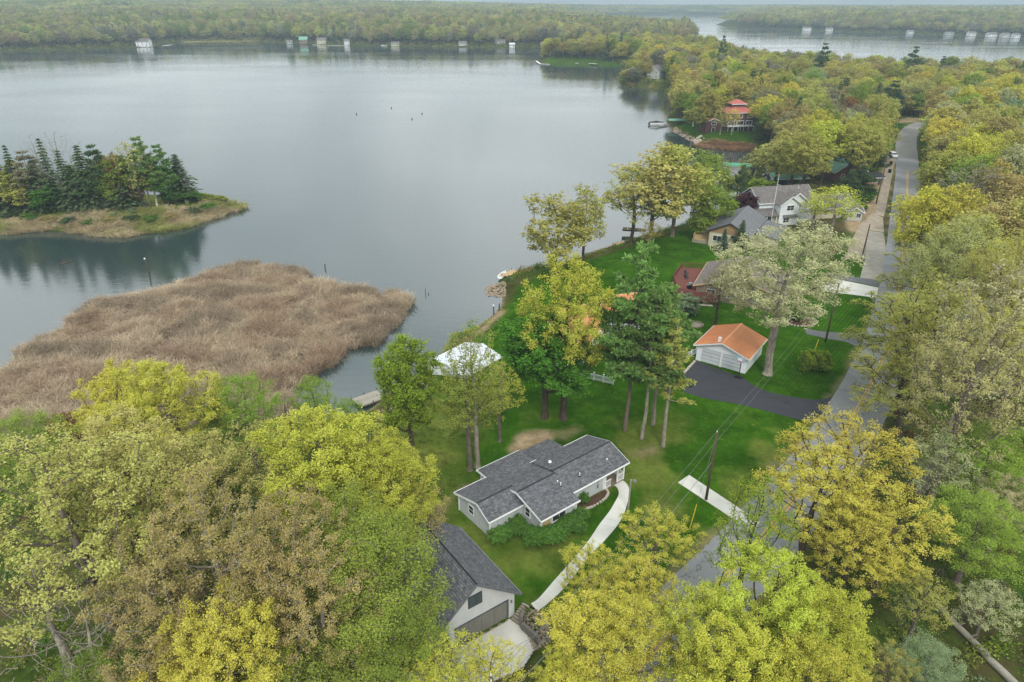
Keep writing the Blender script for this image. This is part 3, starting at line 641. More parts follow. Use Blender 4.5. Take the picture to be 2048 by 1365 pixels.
def spruce(key, seed, H=14.0, R=2.9, levels=30, brn=9, sprays=16, size=0.42, lift=0.0, low=0.06, dens=1.0):
    rg = np.random.RandomState(seed); tk = np.array([(0, 0, i * H / 12.0) for i in range(13)]); tk[1:, :2] += rg.randn(12, 2) * 0.03
    tr = np.linspace(0.22, 0.02, 13); BA = [tk[:-1]]; BB = [tk[1:]]; RA = [tr[:-1]]; RB = [tr[1:]]; C = []; T = []; va = []
    for l in range(levels):
        f = low + (1 - low) * (l + 0.5) / levels; z = f * H; rl = R * (1 - f) ** 0.86 * rg.uniform(0.82, 1.12) + 0.12
        for b in range(brn):
            a = 2 * np.pi * (b + rg.uniform(-.3, .3)) / brn + l * 1.7; ln = rl * rg.uniform(0.72, 1.12)
            s = np.linspace(0, 1, 4); dx = np.cos(a) * ln * s; dy = np.sin(a) * ln * s
            dz = z + ln * (0.1 * s - (0.42 - lift) * s ** 2 * (1 - f * 0.6))
            P = np.stack([dx, dy, dz], 1); BA.append(P[:-1]); BB.append(P[1:]); RA.append(np.linspace(.03, .014, 3)); RB.append(np.linspace(.024, .006, 3))
            n = max(3, int(sprays * ln / R * dens) + 2); t = rg.uniform(0.12, 1.02, n); c = np.stack([np.interp(t, s, P[:, i]) for i in range(3)], 1)
            side = rg.choice([-1, 1], n) * rg.uniform(0.1, 0.36, n) * (ln * 0.35) * (1.1 - t)
            c[:, 0] += -np.sin(a) * side; c[:, 1] += np.cos(a) * side; c[:, 2] -= rg.uniform(0, 0.16, n)
            d = np.stack([np.cos(a) * 0.8 - np.sin(a) * np.sign(side) * 0.5, np.sin(a) * 0.8 + np.cos(a) * np.sign(side) * 0.5, rg.uniform(-.55, 0.05, n)], 1)
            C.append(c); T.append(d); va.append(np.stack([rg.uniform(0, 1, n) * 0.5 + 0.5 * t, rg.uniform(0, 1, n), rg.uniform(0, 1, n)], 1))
    C = np.concatenate(C); T = np.concatenate(T); va = np.concatenate(va); n = len(C)
    T /= np.linalg.norm(T, axis=1)[:, None]; nm = np.array([0, 0, 1.0]) + rg.randn(n, 3) * 0.45; nm -= (nm * T).sum(1)[:, None] * T; nm /= np.linalg.norm(nm, axis=1)[:, None]
    s = np.cross(nm, T); L = (size * rg.uniform(.7, 1.3, n))[:, None]; W = L * 0.42
    V = np.stack([C - T * L * .5, C + s * W * .5 - nm * L * .08, C + T * L * .5, C - s * W * .5 - nm * L * .08], 1).reshape(-1, 3)
    bv, bf = tubes(np.concatenate(BA), np.concatenate(BB), np.concatenate(RA), np.concatenate(RB), 4)
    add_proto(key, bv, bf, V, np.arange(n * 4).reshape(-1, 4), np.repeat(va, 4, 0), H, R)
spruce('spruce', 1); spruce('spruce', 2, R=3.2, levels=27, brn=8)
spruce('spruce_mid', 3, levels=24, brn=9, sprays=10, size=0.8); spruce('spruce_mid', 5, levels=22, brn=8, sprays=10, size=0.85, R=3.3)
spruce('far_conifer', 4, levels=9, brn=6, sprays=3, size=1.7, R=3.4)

def pine(key, seed, H=20.0, R=4.2, low=0.35, levels=13, tufts=1.0, needle=0.34, cl=11):
    rg = np.random.RandomState(seed); tk = np.array([(0, 0, i * H / 14.0) for i in range(15)]); tk[1:, :2] += np.cumsum(rg.randn(14, 2) * 0.05, 0)
    tr = np.linspace(0.27, 0.03, 15); BA = [tk[:-1]]; BB = [tk[1:]]; RA = [tr[:-1]]; RB = [tr[1:]]; C = []; va = []
    for l in range(levels):
        f = low + (1 - low) * (l + rg.uniform(.2, .8)) / levels; z = f * H; g = (f - low) / (1 - low)
        rl = R * (0.55 + 0.6 * math.sin(math.pi * min(1, 0.18 + g * 0.9))) * (1.05 - 0.55 * g)
        for b in range(rg.randint(4, 7)):
            a = rg.uniform(0, 2 * np.pi); ln = rl * rg.uniform(0.55, 1.15); s = np.linspace(0, 1, 5)
            P = np.stack([np.cos(a) * ln * s, np.sin(a) * ln * s, z + ln * (0.12 * s + 0.16 * s ** 2 - 0.1 * (1 - g))], 1)
            P[:, :2] += tk[min(14, int(f * 14)), :2]
            BA.append(P[:-1]); BB.append(P[1:]); RA.append(np.linspace(.06, .025, 4)); RB.append(np.linspace(.05, .012, 4))
            for q in range(max(3, int(ln * 4.2 * tufts))):
                t = rg.uniform(0.3, 1.05) ** 0.8; c = np.array([np.interp(t, s, P[:, i]) for i in range(3)])
                sd = rg.uniform(-1, 1) * 0.38 * ln * (1.15 - t); c += np.array([-np.sin(a) * sd, np.cos(a) * sd, rg.uniform(-.05, .3)])
                if abs(sd) > 0.3:
                    BA.append((P[2] * 0.5 + c * 0.5)[None] * 0 + np.array([np.interp(t * 0.8, s, P[:, i]) for i in range(3)])[None]); BB.append(c[None]); RA.append(np.array([.018])); RB.append(np.array([.008]))
                C.append(np.repeat(c[None], cl, 0)); va.append(np.repeat([[rg.uniform(0, 1), rg.uniform(0, 1), 0]], cl, 0))
    C = np.concatenate(C); va = np.concatenate(va); n = len(C); va[:, 0] = va[:, 0] * .6 + rg.uniform(0, .4, n)
    T = rg.randn(n, 3); T[:, 2] = T[:, 2] * 0.7 + 0.45; T /= np.linalg.norm(T, axis=1)[:, None]
    nm = rg.randn(n, 3); s = np.cross(nm, T); s /= np.linalg.norm(s, axis=1)[:, None]; L = (needle * rg.uniform(.7, 1.25, n))[:, None]; W = L * 0.22
    Pm = C + T * L * 0.75
    V = np.stack([C, Pm + s * W, C + T * L * 1.25, Pm - s * W], 1).reshape(-1, 3)
    bv, bf = tubes(np.concatenate(BA), np.concatenate(BB), np.concatenate(RA), np.concatenate(RB), 5)
    add_proto(key, bv, bf, V, np.arange(n * 4).reshape(-1, 4), np.repeat(va, 4, 0), H, R)
pine('pine', 1, R=4.6, tufts=1.7, needle=.42, levels=15); pine('pine', 2, low=0.42, R=3.8, tufts=1.7, needle=.42); pine('pine_mid', 3, tufts=0.8, needle=0.62, cl=9, low=.25); pine('pine_mid', 6, tufts=0.8, needle=0.62, cl=9, low=.3, levels=11)
pine('pine_thin', 4, low=0.4, R=2.6, tufts=0.7)

# grove: many crowns in one far clump
def grove(seed, n=14, span=24.0, quads=110, size=1.7):
    rg = np.random.RandomState(seed); C = []; va = []
    for i in range(n):
        a = 2.4 * i; r = span * math.sqrt((i + .5) / n); h = rg.uniform(15, 20); cr = rg.uniform(4.5, 6.5)
        d = rg.randn(quads, 3); d[:, 2] = np.abs(d[:, 2]); d /= np.linalg.norm(d, axis=1)[:, None]
        C.append(np.array([r * math.cos(a), r * math.sin(a), h - cr]) + d * cr * rg.uniform(.8, 1.05, quads)[:, None] * np.array([1, 1, 1.0])); tv = rg.uniform(0, 1)
        va.append(np.stack([np.full(quads, tv) * .7 + rg.uniform(0, .3, quads), np.full(quads, rg.uniform(0, 1)), np.zeros(quads)], 1))
    C = np.concatenate(C); va = np.concatenate(va); out = C - np.array([0, 0, 6.]); out /= np.linalg.norm(out, axis=1)[:, None]
    V, F = leaf_quads(rg, C, size, 0.8, 0.6, out)
    bv, bf = tubes(np.array([[0, 0, 0.]]), np.array([[0, 0, 12.]]), np.array([.3]), np.array([.1]), 4)
    add_proto('grove', bv, bf, V, F, np.repeat(va, 4, 0), 20, span)
grove(1); grove(2)

# reeds: clumps of leaning dead blades
def reed(seed, n=95, H=1.9, span=0.75, w=0.028):
    rg = np.random.RandomState(seed); b = rg.uniform(-span, span, (n, 2)); h = H * rg.uniform(0.55, 1.1, n); le = rg.randn(n, 2) * 0.32 * h[:, None]
    B = np.concatenate([b, np.zeros((n, 1))], 1); M = np.concatenate([b + le * 0.45, h[:, None] * 0.62], 1); T = np.concatenate([b + le * 1.25, h[:, None] * rg.uniform(.72, 1.0, n)[:, None]], 1)
    a = rg.uniform(0, 2 * np.pi, n); s = np.stack([np.cos(a), np.sin(a), np.zeros(n)], 1) * w
    V = np.stack([B - s, B + s, M + s, M - s, T + s * .4, T - s * .4], 1).reshape(-1, 3); k = np.arange(n)[:, None] * 6
    F = np.concatenate([k + np.array([[0, 1, 2, 3]]), k + np.array([[3, 2, 4, 5]])])
    va = np.repeat(np.stack([rg.uniform(0, 1, n), rg.uniform(0, 1, n) ** 2, np.zeros(n)], 1), 6, 0)
    p = Proto(); p.H = H; p.R = span; p.crown = npmesh('reed_clump', V, F, [M_leaf], var=va); p.trunk = None; PROTO.setdefault('reed', []).append(p)
for sd in (1, 2, 3, 4): reed(sd)
def tuftp(key, seed, n, H, span, leaf, up=0.3):
    rg = np.random.RandomState(seed); d = rg.randn(n, 3); d[:, 2] = np.abs(d[:, 2]); d /= np.linalg.norm(d, axis=1)[:, None]
    C = d * rg.uniform(.3, 1, n)[:, None] * np.array([span, span, H]); V, F = leaf_quads(rg, C, leaf, 0.55, up)
    va = np.repeat(np.stack([rg.uniform(0, 1, n), rg.uniform(0, 1, n), np.zeros(n)], 1), 4, 0)
    p = Proto(); p.H = H; p.R = span; p.crown = npmesh(key, V, F, [M_leaf], var=va); p.trunk = None; PROTO.setdefault(key, []).append(p)
for sd in (1, 2, 3): tuftp('brush', sd, 150, 1.0, 1.0, 0.2)
for sd in (4, 5): tuftp('herb', sd, 60, 0.3, 0.55, 0.13, 0.1)

def scatter(name, X, Y, Z, rot, scl, keys, pidx, tint, label, bark=None):
    """one 'stuff' object: geometry-nodes instances of joined plant meshes on points"""
    coll = bpy.data.collections.new(name + '_sources')
    for i, p in enumerate(keys):
        if p.trunk is not None and getattr(p, '_join', None):
            V, F, mi, vv = p._join; me = npmesh('%s_src' % name, V, F, [M_bark, M_leaf], mi, vv)
        else: me = p.crown
        o = bpy.data.objects.new('%s_src_%02d' % (name, i), me); coll.objects.link(o)
    n = len(X); me = bpy.data.meshes.new(name); me.vertices.add(n)
    me.vertices.foreach_set('co', np.stack([X, Y, Z], 1).astype(np.float32).ravel())
    def at(nm, ty, key, arr):
        a = me.attributes.new(nm, ty, 'POINT'); a.data.foreach_set(key, np.asarray(arr).ravel())
    at('rotz', 'FLOAT_VECTOR', 'vector', np.stack([np.zeros(n), np.zeros(n), rot], 1).astype(np.float32)); at('scl', 'FLOAT_VECTOR', 'vector', np.asarray(scl, np.float32))
    at('pidx', 'INT', 'value', np.asarray(pidx, np.int32)); at('tint', 'FLOAT_VECTOR', 'vector', np.asarray(tint, np.float32))
    at('barktint', 'FLOAT_VECTOR', 'vector', np.tile(np.array(bark or (0.12, 0.10, 0.085), np.float32), (n, 1)))
    o = bpy.data.objects.new(name, me); COL.objects.link(o)
    ng = bpy.data.node_groups.new(name + '_nodes', 'GeometryNodeTree')
    ng.interface.new_socket('Geometry', in_out='INPUT', socket_type='NodeSocketGeometry'); ng.interface.new_socket('Geometry', in_out='OUTPUT', socket_type='NodeSocketGeometry')
    N = ng.nodes; L = ng.links; gi = N.new('NodeGroupInput'); go = N.new('NodeGroupOutput'); ip = N.new('GeometryNodeInstanceOnPoints'); ci = N.new('GeometryNodeCollectionInfo')
    ci.inputs['Collection'].default_value = coll; ci.inputs['Separate Children'].default_value = True; ci.inputs['Reset Children'].default_value = True
    def na(nm, dt):
        a = N.new('GeometryNodeInputNamedAttribute'); a.data_type = dt; a.inputs['Name'].default_value = nm; return a.outputs['Attribute']
    ip.inputs['Pick Instance'].default_value = True
    L.new(gi.outputs[0], ip.inputs['Points']); L.new(ci.outputs[0], ip.inputs['Instance']); L.new(na('pidx', 'INT'), ip.inputs['Instance Index'])
    L.new(na('rotz', 'FLOAT_VECTOR'), ip.inputs['Rotation']); L.new(na('scl', 'FLOAT_VECTOR'), ip.inputs['Scale']); L.new(ip.outputs[0], go.inputs[0])
    md = o.modifiers.new('scatter', 'NODES'); md.node_group = ng
    return tag(o, label, None, None, 'stuff')
# ------------------------------------------------------------------ building helpers
def link_copy(o, parent, loc=None, rot=None):
    c = o.copy(); COL.objects.link(c); c.parent = parent
    if loc is not None: c.location = loc
    if rot is not None: c.rotation_euler = rot
    return c
def window(par, x, y, z, w, h, axis='x', face=-1, nx=2, ny=1, frame=None, pane=None, name='window', fw=0.09):
    """framed window; axis = local direction of its width, face = side its outside looks to"""
    frame = frame or M_white; pane = pane or M_glass
    def put(mb, u0, u1, z0, z1, d0, d1):
        a, b = sorted((face * d0, face * d1))
        if axis == 'x': mb.box(x + u0, x + u1, y + a, y + b, z + z0, z + z1)
        else: mb.box(x + a, x + b, y + u0, y + u1, z + z0, z + z1)
    mb = MB(); W, H = w / 2, h / 2
    put(mb, -W, W, -H, -H + fw, -.02, .06); put(mb, -W, W, H - fw, H, -.02, .06)
    put(mb, -W, -W + fw, -H + fw, H - fw, -.02, .06); put(mb, W - fw, W, -H + fw, H - fw, -.02, .06)
    o = mb.build(name, frame, par)
    iw = (w - 2 * fw); ih = (h - 2 * fw)
    for i in range(nx):
        for j in range(ny):
            p = MB(); g = 0.025
            put(p, -W + fw + iw * i / nx + g, -W + fw + iw * (i + 1) / nx - g, -H + fw + ih * j / ny + g, -H + fw + ih * (j + 1) / ny - g, -.02, .03)
            p.build('pane', pane, o)
    m = MB()
    for i in range(1, nx): put(m, -W + fw + iw * i / nx - .025, -W + fw + iw * i / nx + .025, -H + fw, H - fw, -.02, .045)
    for j in range(1, ny): put(m, -W + fw, W - fw, -H + fw + ih * j / ny - .025, -H + fw + ih * j / ny + .025, -.02, .042)
    if m.v: m.build('muntin', frame, o)
    return o
def gable_roof(par, x0, x1, ya, yr, yb, za, zr, zb, m, trim=None, th=0.14, cap=None, sides=(1, 1), ends=(1, 1)):
    """two slopes with a ridge along x, ridge cap, eave and rake boards"""
    out = []
    if sides[0]: out.append(MB().slab([(x0, ya, za), (x1, ya, za), (x1, yr, zr), (x0, yr, zr)], th).build('roof_slope', m, par))
    if sides[1]: out.append(MB().slab([(x0, yr, zr), (x1, yr, zr), (x1, yb, zb), (x0, yb, zb)], th).build('roof_slope', m, par))
    if cap:
        CW = .08
        c = MB(); c.slab([(x0 - .01, yr - CW, zr - CW * (zr - za) / (yr - ya) + .03), (x1 + .01, yr - CW, zr - CW * (zr - za) / (yr - ya) + .03), (x1 + .01, yr, zr + .035), (x0 - .01, yr, zr + .035)], .03)
        c.slab([(x0 - .01, yr, zr + .035), (x1 + .01, yr, zr + .035), (x1 + .01, yr + CW, zr - CW * (zr - zb) / (yb - yr) + .03), (x0 - .01, yr + CW, zr - CW * (zr - zb) / (yb - yr) + .03)], .03)
        c.build('ridge_cap', cap, par)
    if trim:
        for x, s in [e_ for e_, k_ in zip(((x0, -1), (x1, 1)), ends) if k_]:
            for (y1, z1, y2, z2, k) in ((ya, za, yr, zr, sides[0]), (yr, zr, yb, zb, sides[1])):
                if k: MB().prism([(x + s * .002, y1, z1 + .012), (x + s * .002, y2, z2 + .012), (x + s * .002, y2, z2 - .22), (x + s * .002, y1, z1 - .22)], (s * .035, 0, 0)).build('rake_board', trim, par)
        if sides[0]: MB().box(x0 - .03, x1 + .03, ya - .09, ya - .004, za - .17, za - .01).build('gutter', trim, par)
        if sides[1]: MB().box(x0 - .03, x1 + .03, yb + .004, yb + .09, zb - .17, zb - .01).build('gutter', trim, par)
    return out
def walls_gable(par, x0, x1, ya, yb, yr, zb0, za, zr, zb, m, drop=0.16):
    """closed body under a gable roof: pentagon section swept along x"""
    f = lambda y: za + (zr - za) * (y - ya) / (yr - ya) if y <= yr else zb + (zr - zb) * (yb - y) / (yb - yr)
    sec = [(x0, ya, zb0), (x0, yb, zb0), (x0, yb, zb - drop), (x0, yr, zr - drop), (x0, ya, za - drop)]
    return MB().prism(sec, (x1 - x0, 0, 0)).build('wall', m, par)
def battens(par, pts, m, z0, tops, t=0.03):
    """vertical siding battens at (x, y) with their own top heights"""
    mb = MB()
    for (x, y, dx, dy), zt in zip(pts, tops): mb.box(x - dx, x + dx, y - dy, y + dy, z0, zt)
    return tag(mb.build('siding_battens', m, par), kind='stuff')
def cottage(name, x, y, z, yaw, L, W, wall_h, rise, mw, mr, label, cat='house', wins=3, group=None, storeys=1, chimney=False, over=0.4):
    """free-standing gabled building; ridge along local x, front = -y side and -x gable"""
    r = empty(name, (x, y, z), yaw, label, cat, group)
    walls_gable(r, -L / 2, L / 2, -W / 2, W / 2, 0, -0.6, wall_h + rise * over * 0, wall_h + rise, wall_h, mw, 0.1)
    s = rise / (W / 2)
    gable_roof(r, -L / 2 - over, L / 2 + over, -W / 2 - over, 0, W / 2 + over, wall_h - s * over + .06, wall_h + rise + .06, wall_h - s * over + .06, mr, M_white, 0.12)
    for st in range(storeys):
        zc = (st + 0.55) * wall_h / storeys
        for i in range(wins):
            window(r, -L / 2 + L * (i + .5) / wins, -W / 2, zc, min(1.5, L / wins * .6), 1.2, 'x', -1)
        for q in (-W / 4, W / 4): window(r, -L / 2, q, zc, 1.1, 1.2, 'y', -1)
        for q in (-W / 4, W / 4): window(r, L / 2, q, zc, 1.1, 1.2, 'y', 1)
    d = MB().box(-0.5 + L * .3, 0.4 + L * .3, -W / 2 - .05, -W / 2 + .02, 0, 2.05).build('door', M_shutter, r)
    if chimney: MB().box(L * .2, L * .2 + .7, -.35, .35, wall_h, wall_h + rise + .9).build('chimney', M_block, r)
    return r

# ------------------------------------------------------------------ grey ranch house with charcoal roof
def grey_house():
    z0 = 3.0; r = empty('ranch_house', (2.8, 51.03, z0), math.atan2(.62, .785), 'grey ranch house with charcoal shingle roof beside the curved concrete walkway', 'house')
    zr = lambda v: v - 3.0
    # main block, front section
    MB().prism([(.45, .5, -1.3), (.45, 7.7, -1.3), (.45, 7.7, zr(5.12)), (.45, 3.85, zr(6.22)), (.45, .5, zr(5.36))], (4.65, 0, 0)).build('wall', M_siding, r)
    MB().box(5.1, 10.3, 1.75, 7.7, -1.3, zr(5.5)).build('wall', M_siding, r)
    MB().box(5.11, 9.5, 7.69, 9.9, -1.3, zr(5.06)).build('wall', M_siding, r)
    MB().box(10.3, 13.2, 3.6, 7.3, -1.3, zr(5.45)).build('wall', M_siding, r)
    MB().prism([(13.16, 1.75, zr(5.44)), (13.16, 7.3, zr(5.3)), (13.16, 4.1, zr(6.4))], (.08, 0, 0)).build('wall', M_siding, r)
    # wing
    walls_gable(r, -3.65, .44, 3.35, 8.65, 5.1, -1.4, zr(5.36), zr(6.38), zr(5.28), M_siding, 0.16)
    MB().box(-3.73, .3, 3.27, 8.72, -1.4, -.28).build('foundation', M_found, r)
    MB().box(.37, 5.06, .42, 3.0, -.8, -.05).build('foundation', M_found, r)
    MB().box(-3.78, -3.70, 6.4, 7.2, -1.0, -.4).build('basement_window', M_glass, r)
    # roofs: front section (low-slope porch roof at the lake side), rear section, wing
    R = M_shingle; cap = M_shutter
    gable_roof(r, 0, 5.1, 0, 3.85, 7.6, zr(5.4), zr(6.45), zr(5.42), R, M_white, .14, M_darkroof, ends=(1, 0))
    MB().slab([(0, 7.6, zr(5.42)), (5.9, 7.6, zr(5.42)), (5.9, 10.65, zr(5.12)), (0, 10.65, zr(5.12))], .14).build('roof_slope', R, r)
    MB().slab([(5.101, 4.1, zr(6.62)), (5.101, 7.58, zr(5.60)), (5.101, 7.6, zr(5.42)), (5.101, 3.85, zr(6.4))][::-1], .02).build('flashing', M_darkroof, r)
    gable_roof(r, 5.1, 13.5, 1.15, 4.1, 7.7, zr(5.52), zr(6.62), zr(5.52), R, M_white, .14, M_darkroof, ends=(0, 1))
    MB().slab([(5.9, 7.6, zr(5.55)), (9.9, 7.6, zr(5.55)), (9.9, 10.3, zr(5.18)), (5.9, 10.3, zr(5.18))], .14).build('roof_slope', R, r)
    MB().box(-.035, 5.93, 10.655, 10.74, zr(4.95), zr(5.11)).build('fascia', M_white, r); MB().box(-.04, -.003, 7.6, 10.65, zr(5.0), zr(5.26)).build('fascia', M_white, r)
    gable_roof(r, -4.0, .4, 3.05, 5.05, 8.97, zr(5.32), zr(6.36), zr(5.2), R, M_white, .14, M_darkroof, ends=(1, 0))
    # corner boards, porch post at the lake corner
    for (x, y) in ((.45, .5), (-3.65, 3.35), (-3.65, 8.65), (5.08, .5), (10.28, 1.75)): MB().box(x - .07, x + .07, y - .07, y + .07, -.9, zr(5.22)).build('corner_board', M_white, r)
    MB().box(.3, .45, 10.2, 10.35, -1.2, zr(5.0)).build('post', M_white, r)
    # siding battens
    pts = []; tops = []
    for y in np.arange(.8, 7.6, .34): pts.append((.43, y, .02, .02)); tops.append(zr(5.36) + (y - .5) * .257 - .05 if y < 3.85 else zr(6.2) - (y - 3.85) * .28)
    for y in np.arange(3.6, 8.6, .34): pts.append((-3.67, y, .02, .02)); tops.append(zr(5.2) + (y - 3.35) * .58 - .05 if y < 5.1 else zr(6.2) - (y - 5.1) * .3)
    for x in np.arange(-3.4, .4, .34): pts.append((x, 3.33, .02, .02)); tops.append(zr(5.2))
    for x in np.arange(2.2, 5.0, .34): pts.append((x, .48, .02, .02)); tops.append(zr(5.3))
    for x in np.arange(5.3, 10.2, .34): pts.append((x, 1.73, .02, .02)); tops.append(zr(5.4))
    battens(r, pts, M_siding, -.25, tops)
    window(r, -3.67, 6.45, zr(4.45), .95, 1.1, 'y', -1, 1, 2); window(r, .43, 2.55, zr(4.6), .85, 1.15, 'y', -1, 1, 2)
    window(r, 2.75, .48, zr(4.45), 1.9, 1.15, 'x', -1, 2, 1); window(r, 4.75, .48, zr(4.75), .35, .5, 'x', -1, 1, 1)
    MB().box(.53, 1.65, .455, .49, -.4, zr(5.2)).build('plywood_panel', M_plywood, r)
    # porch
    MB().box(10.32, 13.35, 1.5, 3.62, -.3, .12).build('porch_floor', M_brownside, r)
    for x, y in ((10.42, 1.62), (13.25, 1.62), (12.3, 1.62)): MB().box(x - .07, x + .07, y - .07, y + .07, .1, zr(5.45)).build('porch_post', M_white, r)
    for (xa, xb, y) in ((10.5, 11.35, 1.62), (12.37, 13.18, 1.62)):
        rl = MB().box(xa, xb, y - .04, y + .04, .98, 1.06).build('railing', M_white, r)
        for x in np.arange(xa + .07, xb, .14): MB().box(x - .02, x + .02, y - .02, y + .02, .2, .98).build('baluster', M_white, rl)
        MB().box(xa, xb, y - .035, y + .035, .16, .22).build('bottom_rail', M_white, rl)
    rl = MB().box(13.21, 13.29, 1.7, 3.6, .98, 1.06).build('railing', M_white, r)
    for y in np.arange(1.8, 3.6, .14): MB().box(13.23, 13.27, y - .02, y + .02, .14, .98).build('baluster', M_white, rl)
    for a, b in ((12.0, 12.3), (12.6, 12.3), (13.0, 13.25)): MB().prism([(a, 1.59, zr(5.4)), (a + .08, 1.59, zr(5.4)), (b + .06, 1.59, zr(4.9)), (b - .02, 1.59, zr(4.9))], (0, .06, 0)).build('bracket', M_white, r)
    MB().box(11.2, 12.1, 3.55, 3.6, .12, 2.15).build('door', M_shutter, r)
    MB().box(9.3, 9.5, 1.66, 1.745, .7, 1.1).build('electric_meter', M_metal, r)
    MB().tube([(9.4, 1.68, 1.1), (9.4, 1.68, zr(5.5))], .03, 6).build('conduit', M_metal, r)
    # roof vents
    for (x, y, z, k) in ((5.6, 5.2, zr(6.3), 1), (7.2, 2.3, zr(5.95), 0), (4.55, 2.3, zr(6.0), 0), (4.6, 2.85, zr(6.17), 2), (11.4, 2.5, zr(6.03), 2)):
        if k == 1:
            v = MB().tube([(x, y, z - .1), (x, y, z + .5)], .11, 10).build('roof_vent', M_metal, r); MB().tube([(x, y, z + .5), (x, y, z + .64)], .2, 10, .13).build('vent_cap', M_white, v)
        elif k == 0: v = MB().tube([(x, y, z - .1), (x, y, z + .42)], .06, 8).build('roof_vent', M_white, r); MB().tube([(x, y, z - .02), (x, y, z + .06)], .17, 8, .08).build('vent_boot', M_black, v)
        else: MB().tube([(x, y, z - .1), (x, y, z + .12)], .08, 8).build('roof_vent', M_white, r)
    return r
grey_house()

# ------------------------------------------------------------------ detached grey garage, loft window, overhead door
def grey_garage():
    z0 = 1.8; a = math.atan2(.81, -.5757); r = empty('garage', (0.79, 42.88, z0), a, 'grey detached garage with steep charcoal roof and wide overhead door', 'garage')
    # local x goes back from the door, local y to the left
    P, E = 8.3 - z0, 4.6 - z0; s = (P - E) / 4.4
    sec = lambda x: [(x, .4, 0), (x, 1.15, 0), (x, 1.15, 2.25), (x, 6.3, 2.25), (x, 6.3, 0), (x, 8.4, 0), (x, 8.4, E + .4 * s - .16), (x, 4.4, P - .16), (x, .4, E + .4 * s - .16)]
    MB().prism(sec(.45), (.25, 0, 0)).build('wall', M_stucco, r)
    for y in (.4, 8.2): MB().box(.7, 9.7, y, y + .2, 0, E + .2).build('wall', M_stucco, r)
    MB().prism([(9.5, .4, 0), (9.5, 8.4, 0), (9.5, 8.4, E + .2), (9.5, 4.4, P - .16), (9.5, .4, E + .2)], (.2, 0, 0)).build('wall', M_stucco, r)
    gable_roof(r, 0, 10.1, 0, 4.4, 8.8, E, P, E, M_shingle, M_greymetal, .16, M_darkroof)
    d = MB().box(.60, .62, 1.15, 6.3, 0, 2.25).build('garage_door', M_greendoor, r)
    for i in range(4):
        for j in range(4):
            MB().box(.55, .60, 1.19 + j * 1.275, 1.19 + (j + 1) * 1.275 - .03, .02 + i * .555, .02 + (i + 1) * .555 - .02).build('door_panel', M_greendoor, d)
    f = MB(); f.box(.42, .6, 1.03, 1.15, 0, 2.37); f.box(.42, .6, 6.3, 6.42, 0, 2.37); f.box(.42, .6, 1.15, 6.3, 2.25, 2.37); f.build('door_frame', M_shutter, r)
    MB().box(.3, .55, 1.15, 6.3, -.03, .015).build('threshold', M_stone, r)
    w = MB().box(.38, .45, 3.7, 5.05, 3.75, 5.0).build('loft_window', M_shutter, r)
    for q in (0, 1): MB().box(.35, .38, 3.78 + q * .61, 4.36 + q * .61, 3.83, 4.92).build('shutter_leaf', M_shutter, w)
    MB().box(.38, .47, 7.0, 7.75, .05, 2.1).build('side_door', M_black, r)
    l = MB().tube([(.3, .8, 2.1), (.42, .8, 2.1)], .05, 8).build('wall_lamp', M_brownside, r); MB().tube([(.3, .8, 1.95), (.3, .8, 2.18)], .09, 8, .05).build('lamp_shade', M_brownside, l)
    MB().box(.45, 10.0, -.08, -.0, E - .2, E - .06).build('eave_gutter', M_greymetal, r)
grey_garage()
# steps from the driveway up to the walkway, block retaining wall, rock bed
def steps():
    bl, br = G(1021, 1240, 1.8), G(1041, 1254, 1.8); tl, tr = G(1046, 1206, 3.0), G(1071, 1219, 3.0)
    r = empty('garden_steps', (0, 0, 0), 0, 'timber edged steps between the grey garage and the walkway', 'steps')
    n = 7; L = lambda p, q, t: (p[0] + (q[0] - p[0]) * t, p[1] + (q[1] - p[1]) * t)
    for i in range(n):
        z = 1.8 + 1.2 * (i + 1) / n; q = [L(bl, tl, i / n), L(br, tr, i / n), L(br, tr, (i + 1.15) / n), L(bl, tl, (i + 1.15) / n)]
        st = sheet('step', q, z, M_concold, r, .5)
        sheet('nosing', [L(bl, tl, i / n - .01), L(br, tr, i / n - .01), L(br, tr, (i + .28) / n), L(bl, tl, (i + .28) / n)], z + .015, M_brownside, st, .1)
steps()
def block_wall(pts, z0, rows, name, label, bh=.2, bl=.42, th=.28, m=None):
    r = empty(name, (pts[0][0], pts[0][1], z0), 0, label, 'wall'); P = [Vector((p[0], p[1], 0)) for p in pts]; m = m or M_block
    base = MB().box(-.5, .5, -th / 2, th / 2, 0, 1); me = None; rgn = random.Random(4)
    for i in range(len(P) - 1):
        d = P[i + 1] - P[i]; n = max(1, round(d.length / bl)); a = math.atan2(d.y, d.x)
        for k in range(rows):
            for j in range(n):
                if me is None:
                    o = MB().box(-.5, .5, -.5, .5, 0, 1).build('block', m, r); me = o.data
                    bm_ = o.modifiers.new('bevel', 'BEVEL'); bm_.width = .03; bm_.segments = 1
                else:
                    o = bpy.data.objects.new('block', me); COL.objects.link(o); o.parent = r
                t = (j + .5 + (.25 if k % 2 else -.0)) / n; c = P[i] + d * min(t, 1 - .3 / n)
                o.location = (c.x - pts[0][0], c.y - pts[0][1], k * bh); o.rotation_euler = (0, 0, a + rgn.uniform(-.02, .02)); o.scale = (d.length / n * .97, th * rgn.uniform(.95, 1.06), bh * .97)
    return r
block_wall([G(1042, 1256, 1.8), G(1046, 1222, 3.0)], 1.8, 6, 'retaining_wall', 'grey block retaining wall on the right of the garage steps')
block_wall([G(1043, 1257, 1.8), G(1078, 1288, 1.8), G(1079, 1300, 1.8)], 1.8, 4, 'retaining_wall', 'low block wall between concrete driveway and rock bed')
